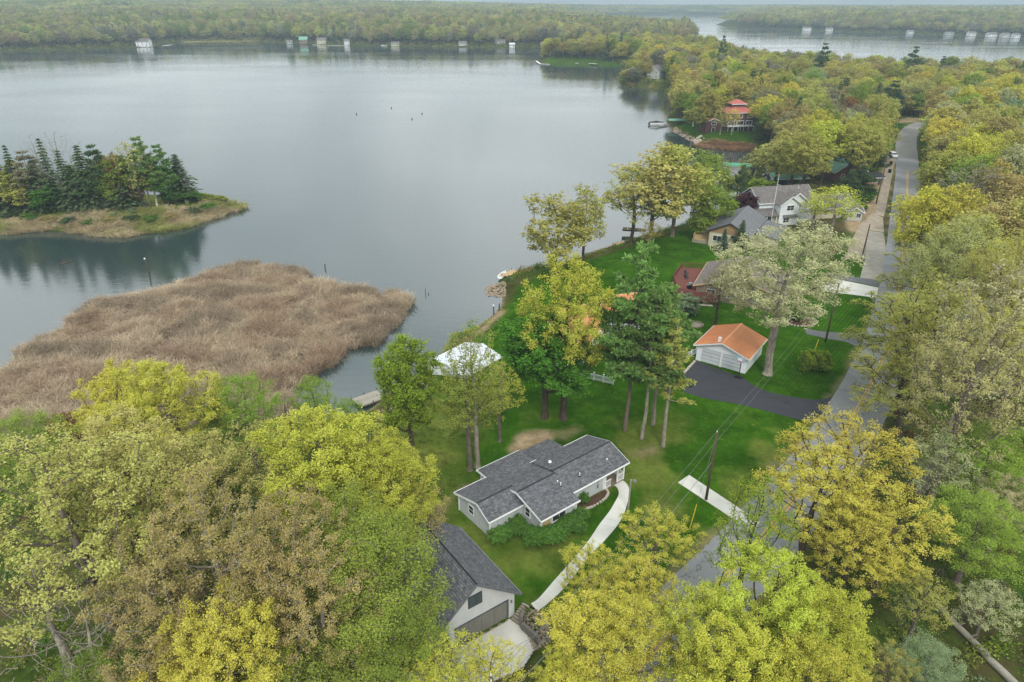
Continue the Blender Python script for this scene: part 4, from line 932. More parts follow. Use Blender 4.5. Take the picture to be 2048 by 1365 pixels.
def rocks(name, poly, n, rmin, rmax, m, label, seed, zoff=0.0, clumpz=None):
    rg = np.random.RandomState(seed); P = np.array(poly); lo, hi = P.min(0), P.max(0); V = []; F = []; k = 0; cnt = 0; tries = 0
    ico = [(0, 0, 1), (.89, 0, .45), (.28, .85, .45), (-.72, .53, .45), (-.72, -.53, .45), (.28, -.85, .45), (.72, .53, -.45), (-.28, .85, -.45), (-.89, 0, -.45), (-.28, -.85, -.45), (.72, -.53, -.45), (0, 0, -1)]
    fc = [(0, 1, 2), (0, 2, 3), (0, 3, 4), (0, 4, 5), (0, 5, 1), (1, 6, 2), (2, 7, 3), (3, 8, 4), (4, 9, 5), (5, 10, 1), (2, 6, 7), (3, 7, 8), (4, 8, 9), (5, 9, 10), (1, 10, 6), (11, 7, 6), (11, 8, 7), (11, 9, 8), (11, 10, 9), (11, 6, 10)]
    xy = rg.uniform(lo, hi, (n * 6, 2)); ok = poly_sd(poly, xy[:, 0], xy[:, 1]) > -0.1; xy = xy[ok][:n]; zz = TZ(xy[:, 0], xy[:, 1])
    for (x, y), z in zip(xy, zz):
        q = np.array(ico) * (rg.uniform(.7, 1.2, (12, 1))) * rg.uniform(rmin, rmax) * np.array([1, rg.uniform(.7, 1), rg.uniform(.5, .8)]); a = rg.uniform(0, 6.28)
        q = np.stack([q[:, 0] * math.cos(a) - q[:, 1] * math.sin(a), q[:, 0] * math.sin(a) + q[:, 1] * math.cos(a), q[:, 2]], 1) + np.array([x, y, max(z, -.05) + zoff + rg.uniform(-.03, .06)])
        V.append(q); F += [(a_ + k, b_ + k, c_ + k) for a_, b_, c_ in fc]; k += 12
    me = npmesh(name, np.concatenate(V), np.array(F), [m]); o = bpy.data.objects.new(name, me); COL.objects.link(o)
    return tag(o, label, None, None, 'stuff')
rocks('rock_bed', GP([(1047, 1226), (1075, 1222), (1100, 1250), (1098, 1290), (1080, 1296), (1064, 1272)], 2.9), 420, .07, .17, M_stone, 'loose tan rocks in the bed beside the garage steps', 3)

# ------------------------------------------------------------------ white two-bay garage with ribbed orange roof
def white_garage():
    O = G(1330 + 305 / 4.995, 620 + 500 / 4.995); Rr = G(1330 + 795 / 4.995, 620 + 640 / 4.995)
    r = empty('garage', (O[0], O[1], 3), math.atan2(Rr[1] - O[1], Rr[0] - O[0]), 'white two-bay garage with ribbed orange metal roof', 'garage')
    W, D = 7.3, 7.2; E, P = 2.55, 3.95; s = (P - E) / (W / 2 + .4)
    sec = [(0, 0, -.3), (.78, 0, -.3), (.78, 0, 2.25), (3.55, 0, 2.25), (3.55, 0, -.3), (3.85, 0, -.3), (3.85, 0, 2.25), (6.62, 0, 2.25), (6.62, 0, -.3), (W, 0, -.3), (W, 0, E + .4 * s - .12), (W / 2, 0, P - .12), (0, 0, E + .4 * s - .12)]
    MB().prism(sec, (0, .15, 0)).build('wall', M_whiteblue, r)
    for x in (0, W - .15): MB().box(x, x + .15, .15, D, -.3, E + .1).build('wall', M_whiteblue, r)
    MB().prism([(0, D, -.3), (W, D, -.3), (W, D, E + .1), (W / 2, D, P - .12), (0, D, E + .1)], (0, .15, 0)).build('wall', M_whiteblue, r)
    x0, x1, y0, y1 = -.4, W + .4, -.45, D + .5
    MB().slab([(x0, y0, E), (W / 2, y0, P), (W / 2, y1, P), (x0, y1, E)], .1).build('roof_slope', M_orange, r)
    MB().slab([(W / 2, y0, P), (x1, y0, E), (x1, y1, E), (W / 2, y1, P)], .1).build('roof_slope', M_orange, r)
    m1 = MB().prism([(x0, 0, E + .004), (W / 2, 0, P + .004), (W / 2, 0, P + .05), (x0, 0, E + .05)], (0, .06, 0)).build('roof_rib', M_orangerib, r)
    m2 = MB().prism([(x1, 0, E + .004), (x1, 0, E + .05), (W / 2, 0, P + .05), (W / 2, 0, P + .004)], (0, .06, 0)).build('roof_rib', M_orangerib, r)
    n = 22
    for i in range(n):
        y = y0 + .02 + (y1 - y0 - .1) * i / (n - 1)
        for m in (m1, m2):
            if i == 0: m.location = (0, y, 0)
            else: link_copy(m, r, (0, y, 0))
    MB().slab([(W / 2 - .2, y0 - .01, P + .0), (W / 2, y0 - .01, P + .09), (W / 2, y1 + .01, P + .09), (W / 2 - .2, y1 + .01, P + .0)], .03).slab([(W / 2, y0 - .01, P + .09), (W / 2 + .2, y0 - .01, P + .0), (W / 2 + .2, y1 + .01, P + .0), (W / 2, y1 + .01, P + .09)], .03).build('ridge_cap', M_orange, r)
    for y, sg in ((y0, -1), (y1, 1)):
        t = MB(); t.prism([(x0, y + sg * .003, E + .01), (W / 2, y + sg * .003, P + .01), (W / 2, y + sg * .003, P - .18), (x0, y + sg * .003, E - .18)], (0, sg * .04, 0)); t.build('rake_board', M_white, r); t = MB()
        t.prism([(x1, y + sg * .003, E + .01), (W / 2, y + sg * .003, P + .01), (W / 2, y + sg * .003, P - .18), (x1, y + sg * .003, E - .18)], (0, sg * .04, 0)); t.build('rake_board', M_white, r)
    MB().box(x0 - .09, x0 - .003, y0, y1, E - .16, E - .02).build('gutter', M_white, r); MB().box(x1 + .003, x1 + .09, y0, y1, E - .16, E - .02).build('gutter', M_white, r)
    for xa in (.78, 3.85):
        d = MB().box(xa, xa + 2.77, .10, .13, -.02, 2.25).build('garage_door', M_greymetal, r)
        for i in range(4): MB().box(xa + .03, xa + 2.74, .06, .10, i * .56 + .02, (i + 1) * .56 - .05).build('door_panel', M_doorwhite, d)
        MB().box(xa + 1.33, xa + 1.43, .03, .06, 1.02, 1.1).build('handle', M_black, d)
    for xa in (.68, 3.55, 6.62): MB().box(xa, xa + (.1 if xa != 3.55 else .3), -.04, -.002, 0, 2.35).build('door_trim', M_white, r)
    MB().box(W / 2 - .9, W / 2 - .5, .3, .7, P - .4, P + .35).build('chimney', M_white, r)
white_garage()

# ------------------------------------------------------------------ white house with orange roof behind the maples and pines
def orange_house():
    O = G(1150, 752); Q = G(1228, 640)
    c = G(1150, 745)
    r = empty('lake_house', (8.9, 83.9, 3), math.radians(66), 'white house with orange metal roof half hidden behind the lime-green tree and pines', 'house')
    # long wing running up-right, cross wing towards the lake
    def block(x0, x1, y0, y1, E, P, rid='x'):
        g = empty('wing', (0, 0, 0)); g.parent = r
        if rid == 'x':
            ym = (y0 + y1) / 2
            walls_gable(g, x0, x1, y0, y1, ym, -.6, E, P, E, M_whiteblue, .1); gable_roof(g, x0 - .4, x1 + .4, y0 - .4, ym, y1 + .4, E - .1, P + .05, E - .1, M_orange, M_white, .1, M_orange)
            for x in np.arange(x0, x1, .5):
                MB().prism([(x, y0 - .4, E - .095), (x, ym, P + .055), (x, ym, P + .10), (x, y0 - .4, E - .05)], (.05, 0, 0)).build('roof_rib', M_orangerib, g)
                MB().prism([(x, y1 + .4, E - .095), (x, ym, P + .055), (x, ym, P + .10), (x, y1 + .4, E - .05)], (.05, 0, 0)).build('roof_rib', M_orangerib, g)
        return g
    g = block(0, 14, 0, 7.5, 3.0, 4.6)
    for x in (2.5, 6, 9.5, 13): window(g, x, 0, 1.5, 1.3, 1.2, 'x', -1)
    for y in (2.0, 5.5): window(g, 0, y, 1.5, 1.2, 1.2, 'y', -1)
    g = block(13.5, 23, -9, 2.0, 3.0, 4.6)
    for x in (15, 18.5, 21.5): window(g, x, -9, 1.5, 1.3, 1.2, 'x', -1)
    MB().box(-.08, 15, -1.4, -.05, -.4, .06).build('flower_bed', M_mulch, r)
orange_house()
def picket_fence(P0, P1, label, n_posts=4, h=1.0, z=3.0):
    d = Vector((P1[0] - P0[0], P1[1] - P0[1], 0)); L = d.length
    r = empty('picket_fence', (P0[0], P0[1], z), math.atan2(d.y, d.x), label, 'fence')
    po = None
    for i in range(n_posts):
        x = L * i / (n_posts - 1); o = MB().box(x - .07, x + .07, -.07, .07, 0, h + .18).build('post', M_white, r)
        MB().slab([(x - .1, -.1, h + .24), (x + .1, -.1, h + .24), (x + .1, .1, h + .24), (x - .1, .1, h + .24)], .06).build('post_cap', M_white, o)
    for z_ in (.2, h - .12): MB().box(.07, L - .07, -.03, .03, z_, z_ + .09).build('rail', M_white, r)
    p0 = MB().box(-.035, .035, -.055, -.032, .08, h).build('picket', M_white, r); n = int(L / .16)
    for i in range(n):
        x = (i + .5) * L / n
        if i == 0: p0.location = (x, 0, 0)
        else: link_copy(p0, r, (x, 0, 0))
picket_fence(G(1150, 752), G(1226, 770), 'white picket fence across the lawn below the orange-roofed house', 5)
picket_fence(G(1372, 718), G(1392, 709), 'short white picket fence at the left corner of the two-bay garage', 3)

# ------------------------------------------------------------------ white metal-roofed boathouse at the water
def boathouse():
    L_, T_, R_, B_ = (-11.8, 88.1), (-6.75, 94.3), (-2.3, 89.4), (-6.5, 82.0)
    cx, cy = (L_[0] + T_[0] + R_[0] + B_[0]) / 4, (L_[1] + T_[1] + R_[1] + B_[1]) / 4
    a = math.atan2(T_[1] - L_[1], T_[0] - L_[0])
    r = empty('boathouse', (cx, cy, .6), a, 'white boathouse with a broad pale metal roof at the water edge', 'boathouse')
    lx, ly = 4.0, 3.7
    walls_gable(r, -lx + .3, lx - .3, -ly + .3, ly - .3, 0, -1.5, 2.7, 3.55, 2.7, M_whiteblue, .1)
    gable_roof(r, -lx, lx, -ly, 0, ly, 2.65, 3.6, 2.65, M_whitemetal, M_white, .08, M_whitemetal)
    for x in np.arange(-lx + .15, lx, .6):
        MB().prism([(x, -ly, 2.655), (x, 0, 3.605), (x, 0, 3.65), (x, -ly, 2.70)], (.05, 0, 0)).build('roof_rib', M_whitemetal, r)
        MB().prism([(x, ly, 2.655), (x, 0, 3.605), (x, 0, 3.65), (x, ly, 2.70)], (.05, 0, 0)).build('roof_rib', M_whitemetal, r)
    window(r, 0, -ly + .3, 1.6, 1.4, 1.0, 'x', -1)
    MB().box(-lx + .27, -lx + .31, -1.4, 1.4, 0, 2.2).build('boat_door', M_doorwhite, r)
boathouse()
# ------------------------------------------------------------------ brown-roofed house with red deck
def railing(par, pts, z, h, m, step=.14, bal=True, sheet_panel=None):
    g = MB()
    for i in range(len(pts) - 1):
        p, q = Vector(pts[i]), Vector(pts[i + 1]); d = q - p; a = math.atan2(d.y, d.x); L = d.length
        r = empty('railing', (p.x, p.y, z), a); r.parent = par
        MB().box(0, L, -.05, .05, h - .06, h).build('top_rail', m, r)
        MB().box(-.06, .06, -.06, .06, -.2, h + .05).build('post', m, r)
        if bal:
            b0 = MB().box(-.03, .03, -.02, .02, .05, h - .06).build('baluster', m, r)
            for k in range(int(L / step)):
                if k == 0: b0.location = (step * .6, 0, 0)
                else: link_copy(b0, r, (step * (k + .6), 0, 0))
def brown_house():
    A = math.atan2(124.2 - 112.0, 37.4 - 31.7)            # eave direction going away
    r = empty('lake_house', (32.0, 112.0, 3), A, 'brown-roofed house with a red stained deck, mostly behind the pale blossoming tree', 'house')
    # local x away from camera, local -y to the right (towards the road)
    walls_gable(r, .4, 12.6, -15, -.4, -7.5, -.5, 2.6, 4.7, 2.6, M_brownside, .1)
    gable_roof(r, 0, 13.2, -15.5, -7.5, .1, 2.5, 4.8, 2.5, M_shingle_brown, M_woodtan, .14, M_shingle_brown)
    for y in (-3, -6.5, -10): window(r, .4, y, 1.5, 1.5, 1.2, 'y', -1)
    for x in (2, 5, 8): window(r, x, -.4, 1.4, 1.6, 1.6, 'x', 1)
    dk = [(-1.2, -4.2), (-2.6, .3), (-1.2, 2.6), (4.5, 4.6), (11.5, 4.6), (13.0, -.3), (12, -.35), (.38, -.35), (.38, -4.2)]
    d = MB().slab([(p[0], p[1], 1.25) for p in dk[::-1]], .16).build('deck', M_reddeck, r)
    n = MB(); o = MB()
    for i in range(5): p, q = dk[i], dk[i + 1]; n.prism([(p[0], p[1], 1.2), (q[0], q[1], 1.2), (q[0], q[1], 0.35), (p[0], p[1], .35)], (.0, .03, 0))
    n.build('deck_skirt', M_reddeck, r)
    railing(r, [(p[0], p[1], 0) for p in dk[:6]], 1.25, .95, M_reddeck, .2)
    for p in dk[:6]: MB().box(p[0] - .08, p[0] + .08, p[1] - .08, p[1] + .08, -.4, 1.2).build('deck_post', M_reddeck, r)
    sheet('stone_edging', [(-2.2, -4), (-3.4, .5), (-2.8, .9), (-1.6, -3.8)], .03, M_paleStone, r, .05)
    return r
bh = brown_house()
def patio_chair(x, y, z, rz, m, label, group):
    r = empty('patio_chair', (x, y, z), rz, label, 'chair', group)
    MB().box(-.3, .3, -.28, .28, .36, .42).build('seat', m, r); MB().prism([(-.3, .26, .42), (.3, .26, .42), (.3, .42, .95), (-.3, .42, .95)], (0, .04, 0)).build('backrest', m, r)
    for a in (-.27, .27):
        for b in (-.25, .25): MB().tube([(a, b, 0), (a, b, .38)], .025, 5).build('leg', M_metal, r)
        MB().box(a - .03, a + .03, -.26, .3, .6, .64).build('armrest', m, r)
def on_house(root, x, y):
    a = root.rotation_euler.z; return (root.location.x + x * math.cos(a) - y * math.sin(a), root.location.y + x * math.sin(a) + y * math.cos(a))
p = on_house(bh, 7.5, 2.8); patio_chair(p[0], p[1], 4.252, .6, M_cover, 'dark patio chair on the red deck near its far end', 'chairs on the red deck')
p = on_house(bh, 5.6, 2.4); patio_chair(p[0], p[1], 4.252, 2.2, M_cover, 'dark patio chair on the red deck beside the grill', 'chairs on the red deck')
def grill():
    p = on_house(bh, 1.2, .9); r = empty('barbecue_grill', (p[0], p[1], 4.252), .5, 'covered barbecue grill on the red deck by the brown roof', 'grill')
    MB().box(-.6, .6, -.28, .28, .75, .82).build('shelf', M_metal, r); MB().prism([(-.35, -.27, .82), (-.35, .27, .82), (-.35, .2, 1.1), (-.35, 0, 1.2), (-.35, -.2, 1.1)], (.7, 0, 0)).build('lid', M_metal, r)
    MB().box(-.35, .35, -.25, .25, .1, .75).build('cabinet', M_black, r)
    for a in (-.3, .3): MB().tube([(a, -.3, .07), (a, .3, .07)], .07, 8).build('wheel', M_tyre, r)
grill()

# ------------------------------------------------------------------ tan house with grey metal roof and cream deck
def tan_house():
    r = empty('lake_house', (41.6, 141.2, 3), math.radians(60), 'tan gabled house with grey metal roof and a cream railed deck', 'house')
    # local x away along the ridge; right slope (negative y) reaches lower and further
    P, E = 5.7, 3.5
    MB().prism([(.5, -.4, -.5), (.5, -8.6, -.5), (.5, -8.6, E - .4), (.5, -4.8, P - .16), (.5, -.4, E - .3)], (14.5, 0, 0)).build('wall', M_cream, r)
    MB().prism([(.44, -.45, 3.1), (.44, -8.6, 3.1), (.44, -8.6, E - .4), (.44, -4.8, P - .2), (.44, -.45, E - .3)], (.05, 0, 0)).build('gable_panel', M_tan, r)
    gable_roof(r, 0, 16, -9.3, -4.8, 0.2, E - .25, P, E - .2, M_greymetal, M_darkroof, .12, M_metal)
    MB().slab([(4, -14, 2.5), (15.5, -14, 2.5), (15.5, -9.3, 3.2), (4, -9.3, 3.2)], .12).build('roof_slope', M_greymetal, r)
    for x in np.arange(4.4, 15.4, .8): MB().prism([(x, -14, 2.505), (x, -9.3, 3.205), (x, -9.3, 3.26), (x, -14, 2.56)], (.06, 0, 0)).build('roof_seam', M_greymetal, r)
    MB().box(4.3, 15.2, -13.6, -8.7, -.5, 2.5).build('wall', M_cream, r)
    for x in np.arange(.5, 15.6, .9):
        MB().prism([(x, .2, E - .195), (x, -4.8, P + .005), (x, -4.8, P + .05), (x, .2, E - .15)], (.05, 0, 0)).build('roof_seam', M_greymetal, r)
        MB().prism([(x, -9.3, E - .245), (x, -4.8, P + .005), (x, -4.8, P + .05), (x, -9.3, E - .2)], (.05, 0, 0)).build('roof_seam', M_greymetal, r)
    window(r, .46, -2.3, 1.9, 1.9, 1.3, 'y', -1); window(r, .46, -6.6, 1.9, 1.9, 1.3, 'y', -1)
    MB().slab([(-.1, -9.0, 2.5), (.48, -9.0, 2.75), (.48, -5.2, 2.95), (-.1, -5.2, 2.7)][::-1], .1).build('porch_hood', M_darkroof, r)
    MB().tube([(.42, -.5, 3.0), (.42, -.5, 0)], .05, 6).build('downspout', M_darkroof, r)
    dk = [(1.6, -.35), (.9, 2.6), (1.4, 3.0), (13.5, 3.6), (13.5, -.35)]
    MB().slab([(p[0], p[1], .9) for p in dk[::-1]], .2).build('deck', M_woodtan, r)
    MB().box(1.2, 13.3, -.3, 3.2, -.4, .68).build('deck_base', M_found, r)
    railing(r, [(p[0], p[1], 0) for p in dk], .9, 1.0, M_woodtan, .35)
    pr = empty('pergola', (0, 0, 0)); pr.parent = r
    for x in (6, 11):
        MB().box(x - .08, x + .08, 2.9, 3.06, .9, 3.2).build('post', M_woodtan, pr); MB().box(x - .06, x + .06, -.1, 3.3, 3.2, 3.36).build('beam', M_woodtan, pr)
tan_house()

# ------------------------------------------------------------------ white two-storey house, grey roofs
def white_house():
    r = empty('two_storey_house', (62.5, 157.5, 3), math.radians(12), 'white two-storey gabled house with grey shingle roofs and long garage wing', 'house')
    Rf = M_shingle_grey
    # front gable block: ridge runs away from the camera (local y)
    def yblock(x0, x1, y0, y1, E, P, m=M_whiteblue):
        xm = (x0 + x1) / 2
        MB().prism([(x0, y0, -.5), (x1, y0, -.5), (x1, y0, E), (xm, y0, P - .12), (x0, y0, E)], (0, y1 - y0, 0)).build('wall', m, r)
        s = (P - E) / (xm - x0); o = .45
        MB().slab([(x0 - o, y0 - o, E - s * o + .05), (xm, y0 - o, P), (xm, y1, P), (x0 - o, y1, E - s * o + .05)], .14).build('roof_slope', Rf, r)
        MB().slab([(xm, y0 - o, P), (x1 + o, y0 - o, E - s * o + .05), (x1 + o, y1, E - s * o + .05), (xm, y1, P)], .14).build('roof_slope', Rf, r)
        for (a, za, b, zb) in ((x0 - o, E - s * o + .05, xm, P), (x1 + o, E - s * o + .05, xm, P)):
            t = MB(); t.prism([(a, y0 - o - .003, za + .02), (b, y0 - o - .003, zb + .02), (b, y0 - o - .003, zb - .26), (a, y0 - o - .003, za - .26)], (0, -.05, 0)); t.build('rake_board', M_white, r)
    yblock(-.3, 4.6, -1.5, 9, 5.1, 6.9)
    yblock(2.2, 7.6, .2, 9, 5.1, 7.15)
    # main ridge across, left upper storey
    walls_gable(r, -4.2, 10.0, 1.2, 9.4, 5.3, -.5, 5.0, 7.5, 5.0, M_whiteblue, .14)
    gable_roof(r, -4.7, 10.5, .7, 5.3, 9.9, 4.85, 7.7, 4.85, Rf, M_white, .14, Rf)
    # lower roof on the lake side, porch
    MB().box(-7.5, -.35, -.6, 5, -.5, 2.5).build('wall', M_cream, r)
    MB().slab([(-8.2, -1.6, 2.45), (-.35, -1.6, 2.45), (-.35, 1.18, 3.6), (-6.3, 1.18, 3.6), (-8.2, .3, 2.9)], .12).build('roof_slope', Rf, r)
    MB().slab([(-8.2, .35, 2.9), (-6.35, 1.2, 3.62), (-6.35, 5.5, 3.62), (-8.2, 5.5, 2.5)], .12).build('roof_slope', Rf, r)
    MB().slab([(-6.3, 1.2, 3.62), (-4.22, 1.2, 3.75), (-4.22, 5.5, 3.75), (-6.3, 5.5, 3.62)], .12).build('roof_slope', Rf, r)
    for x in (-3.4, -.9): MB().box(x - .08, x + .08, -1.5, -1.34, -.3, 2.4).build('porch_post', M_white, r)
    window(r, -2.2, -.6, 1.3, 1.6, 1.8, 'x', -1, 2, 1, pane=M_glass)
    window(r, 2.2, -1.5, 4.1, 1.9, 1.3, 'x', -1, 2, 2); window(r, 1.6, -1.5, 1.2, 1.6, 1.2, 'x', -1, 2, 2)
    MB().slab([(.6, -2.1, 2.2), (4.2, -2.1, 2.2), (4.2, -1.52, 2.5), (.6, -1.52, 2.5)], .1).build('awning_roof', Rf, r)
    window(r, 5.9, .2, 4.3, .9, 1.0, 'x', -1, 1, 2)
    # garage wing to the road
    walls_gable(r, 7.7, 21.5, 1.5, 9.0, 5.2, -.5, 2.7, 4.9, 2.7, M_cream, .12)
    gable_roof(r, 7.6, 22.0, 1.0, 5.2, 9.5, 2.55, 5.05, 2.55, Rf, M_white, .14, Rf)
    for x in (10, 14, 18): window(r, x, 1.5, 1.4, 1.2, 1.1, 'x', -1)
    MB().tube([(7.2, 4.0, 7.0), (7.2, 4.0, 7.5)], .08, 6).build('roof_vent', M_white, r)
white_house()
def shed(name, px, py, yaw, L, W, h, rise, mw, mr, label, cat='shed', z=None):
    x, y = G(px, py); zz = max(.6, tz(x, y)) if z is None else z
    return cottage(name, x, y, zz, yaw, L, W, h, rise, mw, mr, label, cat, wins=1, over=.35)
# garden shed beside the garage wing gable, cabins among the trees by the cove
x, y = G(1706, 436)
cottage('garden_shed', x, y, 3, rad(70), 5, 3.2, 2.3, .9, M_siding, M_shingle_grey, 'small grey garden shed at the road end of the white house', 'shed', 1)
x, y = G(1668, 352)
cottage('cabin', x, y, 3, rad(100), 15, 10, 3.0, 3.0, M_redside, M_greenroof, 'dark red cabin with pale green metal roof among the trees by the road', 'house', 4)
x, y = G(1738, 366)
cottage('garden_shed', x, y, 3, rad(5), 5.2, 5.2, 2.2, .8, M_tan, M_darkroof, 'small orange-brown shed with dark roof beside the roadside poles', 'shed', 1)
x, y = G(1570, 362)
cottage('boathouse', x, y, 2.2, rad(8), 10.5, 6, 2.2, 1.1, M_black, M_greenroof, 'black boathouse with green-grey roof behind the white house', 'boathouse', 1)
def boat_lift(name, px, py, z, yaw, L, W, H, m, label):
    x, y = G(px, py, 0.5); r = empty(name, (x, y, 0), yaw, label, 'boat lift')
    n = 8; v = []
    for i in range(n + 1):
        a = math.pi * i / n; v.append((-W / 2 * math.cos(a), H + .55 * math.sin(a)))
    mb = MB()
    for i in range(n): mb.slab([(-L / 2, v[i][0], v[i][1]), (L / 2, v[i][0], v[i][1]), (L / 2, v[i + 1][0], v[i + 1][1]), (-L / 2, v[i + 1][0], v[i + 1][1])], .05)
    mb.build('canopy', m, r)
    for sx in (-.42, .42):
        for sy in (-.46, .46): MB().tube([(sx * L, sy * W, -1.5), (sx * L, sy * W, H + .1)], .05, 6).build('post', M_metal, r)
    for sy in (-.46, .46): MB().box(-L * .42, L * .42, sy * W - .04, sy * W + .04, 1.0, 1.12).build('cradle_rail', M_metal, r)
boat_lift('boat_lift', 1472, 346, 0, rad(-12), 9, 4, 3.0, M_teal, 'boat lift under a teal canopy in the cove')
boat_lift('boat_lift', 1352, 252, 0, rad(2), 8, 4, 3.0, M_greenroof, 'boat lift under a pale green canopy beside the covered pontoon boat')

# ------------------------------------------------------------------ red-roofed house across the cove
def red_house():
    x, y = G(1478, 262); r = empty('lake_house', (x, y, 3.2), rad(8), 'dark red three-storey house with red hipped roofs across the cove', 'house')
    L, W = 11.5, 9; h = 6.9
    MB().box(-L / 2, L / 2, 0, W, -1, h).build('wall', M_redside, r)
    def hip(x0, x1, y0, y1, z, rise, o=.7):
        ym = (y0 + y1) / 2; q = (y1 - y0) / 2
        a, b, c, d = (x0 - o, y0 - o, z), (x1 + o, y0 - o, z), (x1 + o, y1 + o, z), (x0 - o, y1 + o, z); e, f = (x0 + q, ym, z + rise), (x1 - q, ym, z + rise)
        for P in ([a, b, f, e], [b, c, f], [c, d, e, f], [d, a, e]): MB().slab(P, .12).build('roof_slope', M_redroof, r)
        MB().box(x0 - o, x1 + o, y0 - o - .05, y0 - o - .003, z - .2, z + .02).build('fascia', M_white, r)
    hip(-L / 2, L / 2, 0, W, h, 2.4)
    MB().box(-2.8, 2.8, 3.2, 7.2, h + 1.2, h + 3.0).build('cupola', M_redside, r)
    hip(-2.8, 2.8, 3.2, 7.2, h + 3.0, 1.5, .5)
    for xx in (-3.8, 0, 3.9): window(r, xx, 0, 5.5, 1.4 if xx < 3 else 2.2, 1.5, 'x', -1, 1 if xx < 3 else 2, 1, fw=.16)
    for xx, w in ((-3.8, 3.0), (0, 3.2), (3.8, 2.8)): window(r, xx, 0, 2.9, w, 1.9, 'x', -1, 2, 1, fw=.2)
    window(r, -2.2, 0, .5, 5.6, 2.0, 'x', -1, 4, 1, fw=.18)
    MB().box(-5.7, 5.7, -1.4, -.02, 1.65, 1.82).build('balcony', M_white, r)
    for xx in np.linspace(-5.5, 5.5, 6): MB().box(xx - .06, xx + .06, -1.35, -1.23, -.6, 1.65).build('balcony_post', M_white, r)
    # low side wing towards the lake
    g = empty('side_wing', (-10.5, 2, 0)); g.parent = r
    MB().prism([(-3, 0, -1), (3, 0, -1), (3, 0, 3.4), (0, 0, 4.6), (-3, 0, 3.4)], (0, 6, 0)).build('wall', M_redside, g)
    for P in ([(-3.5, -.5, 3.2), (0, -.5, 4.75), (0, 6.5, 4.75), (-3.5, 6.5, 3.2)], [(0, -.5, 4.75), (3.5, -.5, 3.2), (3.5, 6.5, 3.2), (0, 6.5, 4.75)]): MB().slab(P, .12).build('roof_slope', M_redroof, g)
    window(g, .2, 0, 2.6, 2.2, 1.3, 'x', -1, 2, 1, fw=.14); window(g, .2, 0, .2, 1.5, 2.0, 'x', -1, 1, 1, fw=.14)
    for s in (-1, 1): MB().prism([(s * 3.5, -.51, 3.22), (0, -.51, 4.77), (0, -.51, 4.5), (s * 3.5, -.51, 2.95)], (0, -.05, 0)).build('rake_board', M_white, g)
red_house()
x, y = G(1432, 222); cottage('cabin', x, y, 3.5, rad(8), 10, 7, 3, 1.8, M_siding, M_greenroof, 'green-roofed cabin in the trees behind the red-roofed house', 'house', 2)

# ------------------------------------------------------------------ far shore houses (each at its own place on the shore)
FARH = [
    (285, 91.5, 20, 12, 6.5, 4.0, 'white_paint', 'shingle_grey', 0, 2, 'white lakeside house with grey roof standing alone on the far left shore', 1),
    (606, 86, 13, 10, 6.0, 4.0, 'brown_siding', 'green_metal_roof', .1, 2, 'dark house with blue-green roof on the far shore', 1),
    (643, 86.5, 15, 9, 6.0, 3.0, 'cream_siding', 'shingle_brown', 0, 2, 'pale two-storey house with pinkish roof on the far shore', 0),
    (578, 86, 9, 7, 3.0, 2.2, 'siding_grey', 'shingle_brown', .2, 1, 'low grey cottage at the water left of the blue-green roofed house', 0),
    (693, 89, 8, 8, 6.0, 2.5, 'white_paint', 'shingle_grey', .1, 2, 'narrow white house on the far shore right of the spruce', 0),
    (790, 90.5, 12, 8, 3.2, 2.4, 'cream_siding', 'shingle_grey', 0, 1, 'cream cottage behind the trees at the middle of the far shore', 0),
    (1000, 90, 16, 9, 3.5, 2.6, 'siding_grey', 'shingle_grey', .1, 1, 'grey house on the bare bank of the far shore', 0),
    (1024, 93, 8, 7, 4.0, 1.6, 'white_paint', 'white_metal_roof', .05, 1, 'white boathouse at the water on the far shore', 0),
    (1092, 94, 16, 9, 3.5, 2.5, 'brown_siding', 'shingle_brown', -.1, 1, 'brown house with terraces left of the wooded point', 0),
    (925, 91, 12, 8, 3.2, 2.5, 'siding_light_grey', 'shingle_grey', .1, 1, 'pale house half hidden by trees above the bare bank', 0),
    (1392, 64, 14, 10, 5, 3, 'siding_grey', 'shingle_grey', .4, 2, 'grey house on the spit between the two lakes', 0),
    (1615, 60.3, 18, 11, 5, 3, 'white_paint', 'shingle_grey', .1, 2, 'large white house on the wooded point of the far lake', 0),
    (1660, 61, 14, 10, 4, 3, 'white_paint', 'shingle_grey', 0, 1, 'small white house on the far lake shore right of the large white one', 0),
    (1822, 66.3, 12, 9, 4, 2.5, 'white_paint', 'shingle_grey', .1, 2, 'white house alone at the middle of the far lake shore', 0),
    (1900, 69.3, 16, 9, 3.5, 2.5, 'siding_grey', 'shingle_grey', .1, 1, 'long grey house on the far lake shore', 0),
    (1945, 71, 14, 11, 5, 3, 'white_paint', 'shingle_brown', .1, 1, 'white house with brown roof left of the largest far right house', 0),
    (1985, 73, 17, 10, 5, 3, 'white_paint', 'shingle_grey', .1, 2, 'broad white house at the right end of the far lake', 0),
    (2012, 74, 14, 10, 5, 3, 'siding_light_grey', 'shingle_grey', .1, 1, 'pale house with grey roof at the far right shore', 0),
    (2034, 75, 12, 10, 5, 3, 'white_paint', 'shingle_grey', .1, 1, 'rightmost white house on the far lake shore', 0),
]
for (px, py, L, W, h, rise, mw, mr, yaw, st, label, ch) in FARH:
    L, W, h, rise = L * .8, W * .8, h * .85, rise * .85
    x, y = G(px, py, 2); cottage('lakeside_house', x, y + W / 2, max(tz(x, y + W / 2), 1.0), yaw, L, W, h, rise, MATS[mw], MATS[mr], label, 'house', 3, 'houses on the far shores', st, bool(ch))
x, y = G(1312, 158, 2.5)
cottage('lake_house', x, y, 2.8, rad(60), 14, 9, 5.6, 3.2, M_siding, M_shingle_grey, 'grey two-storey house in the trees on the near wooded point', 'house', 3, None, 2)

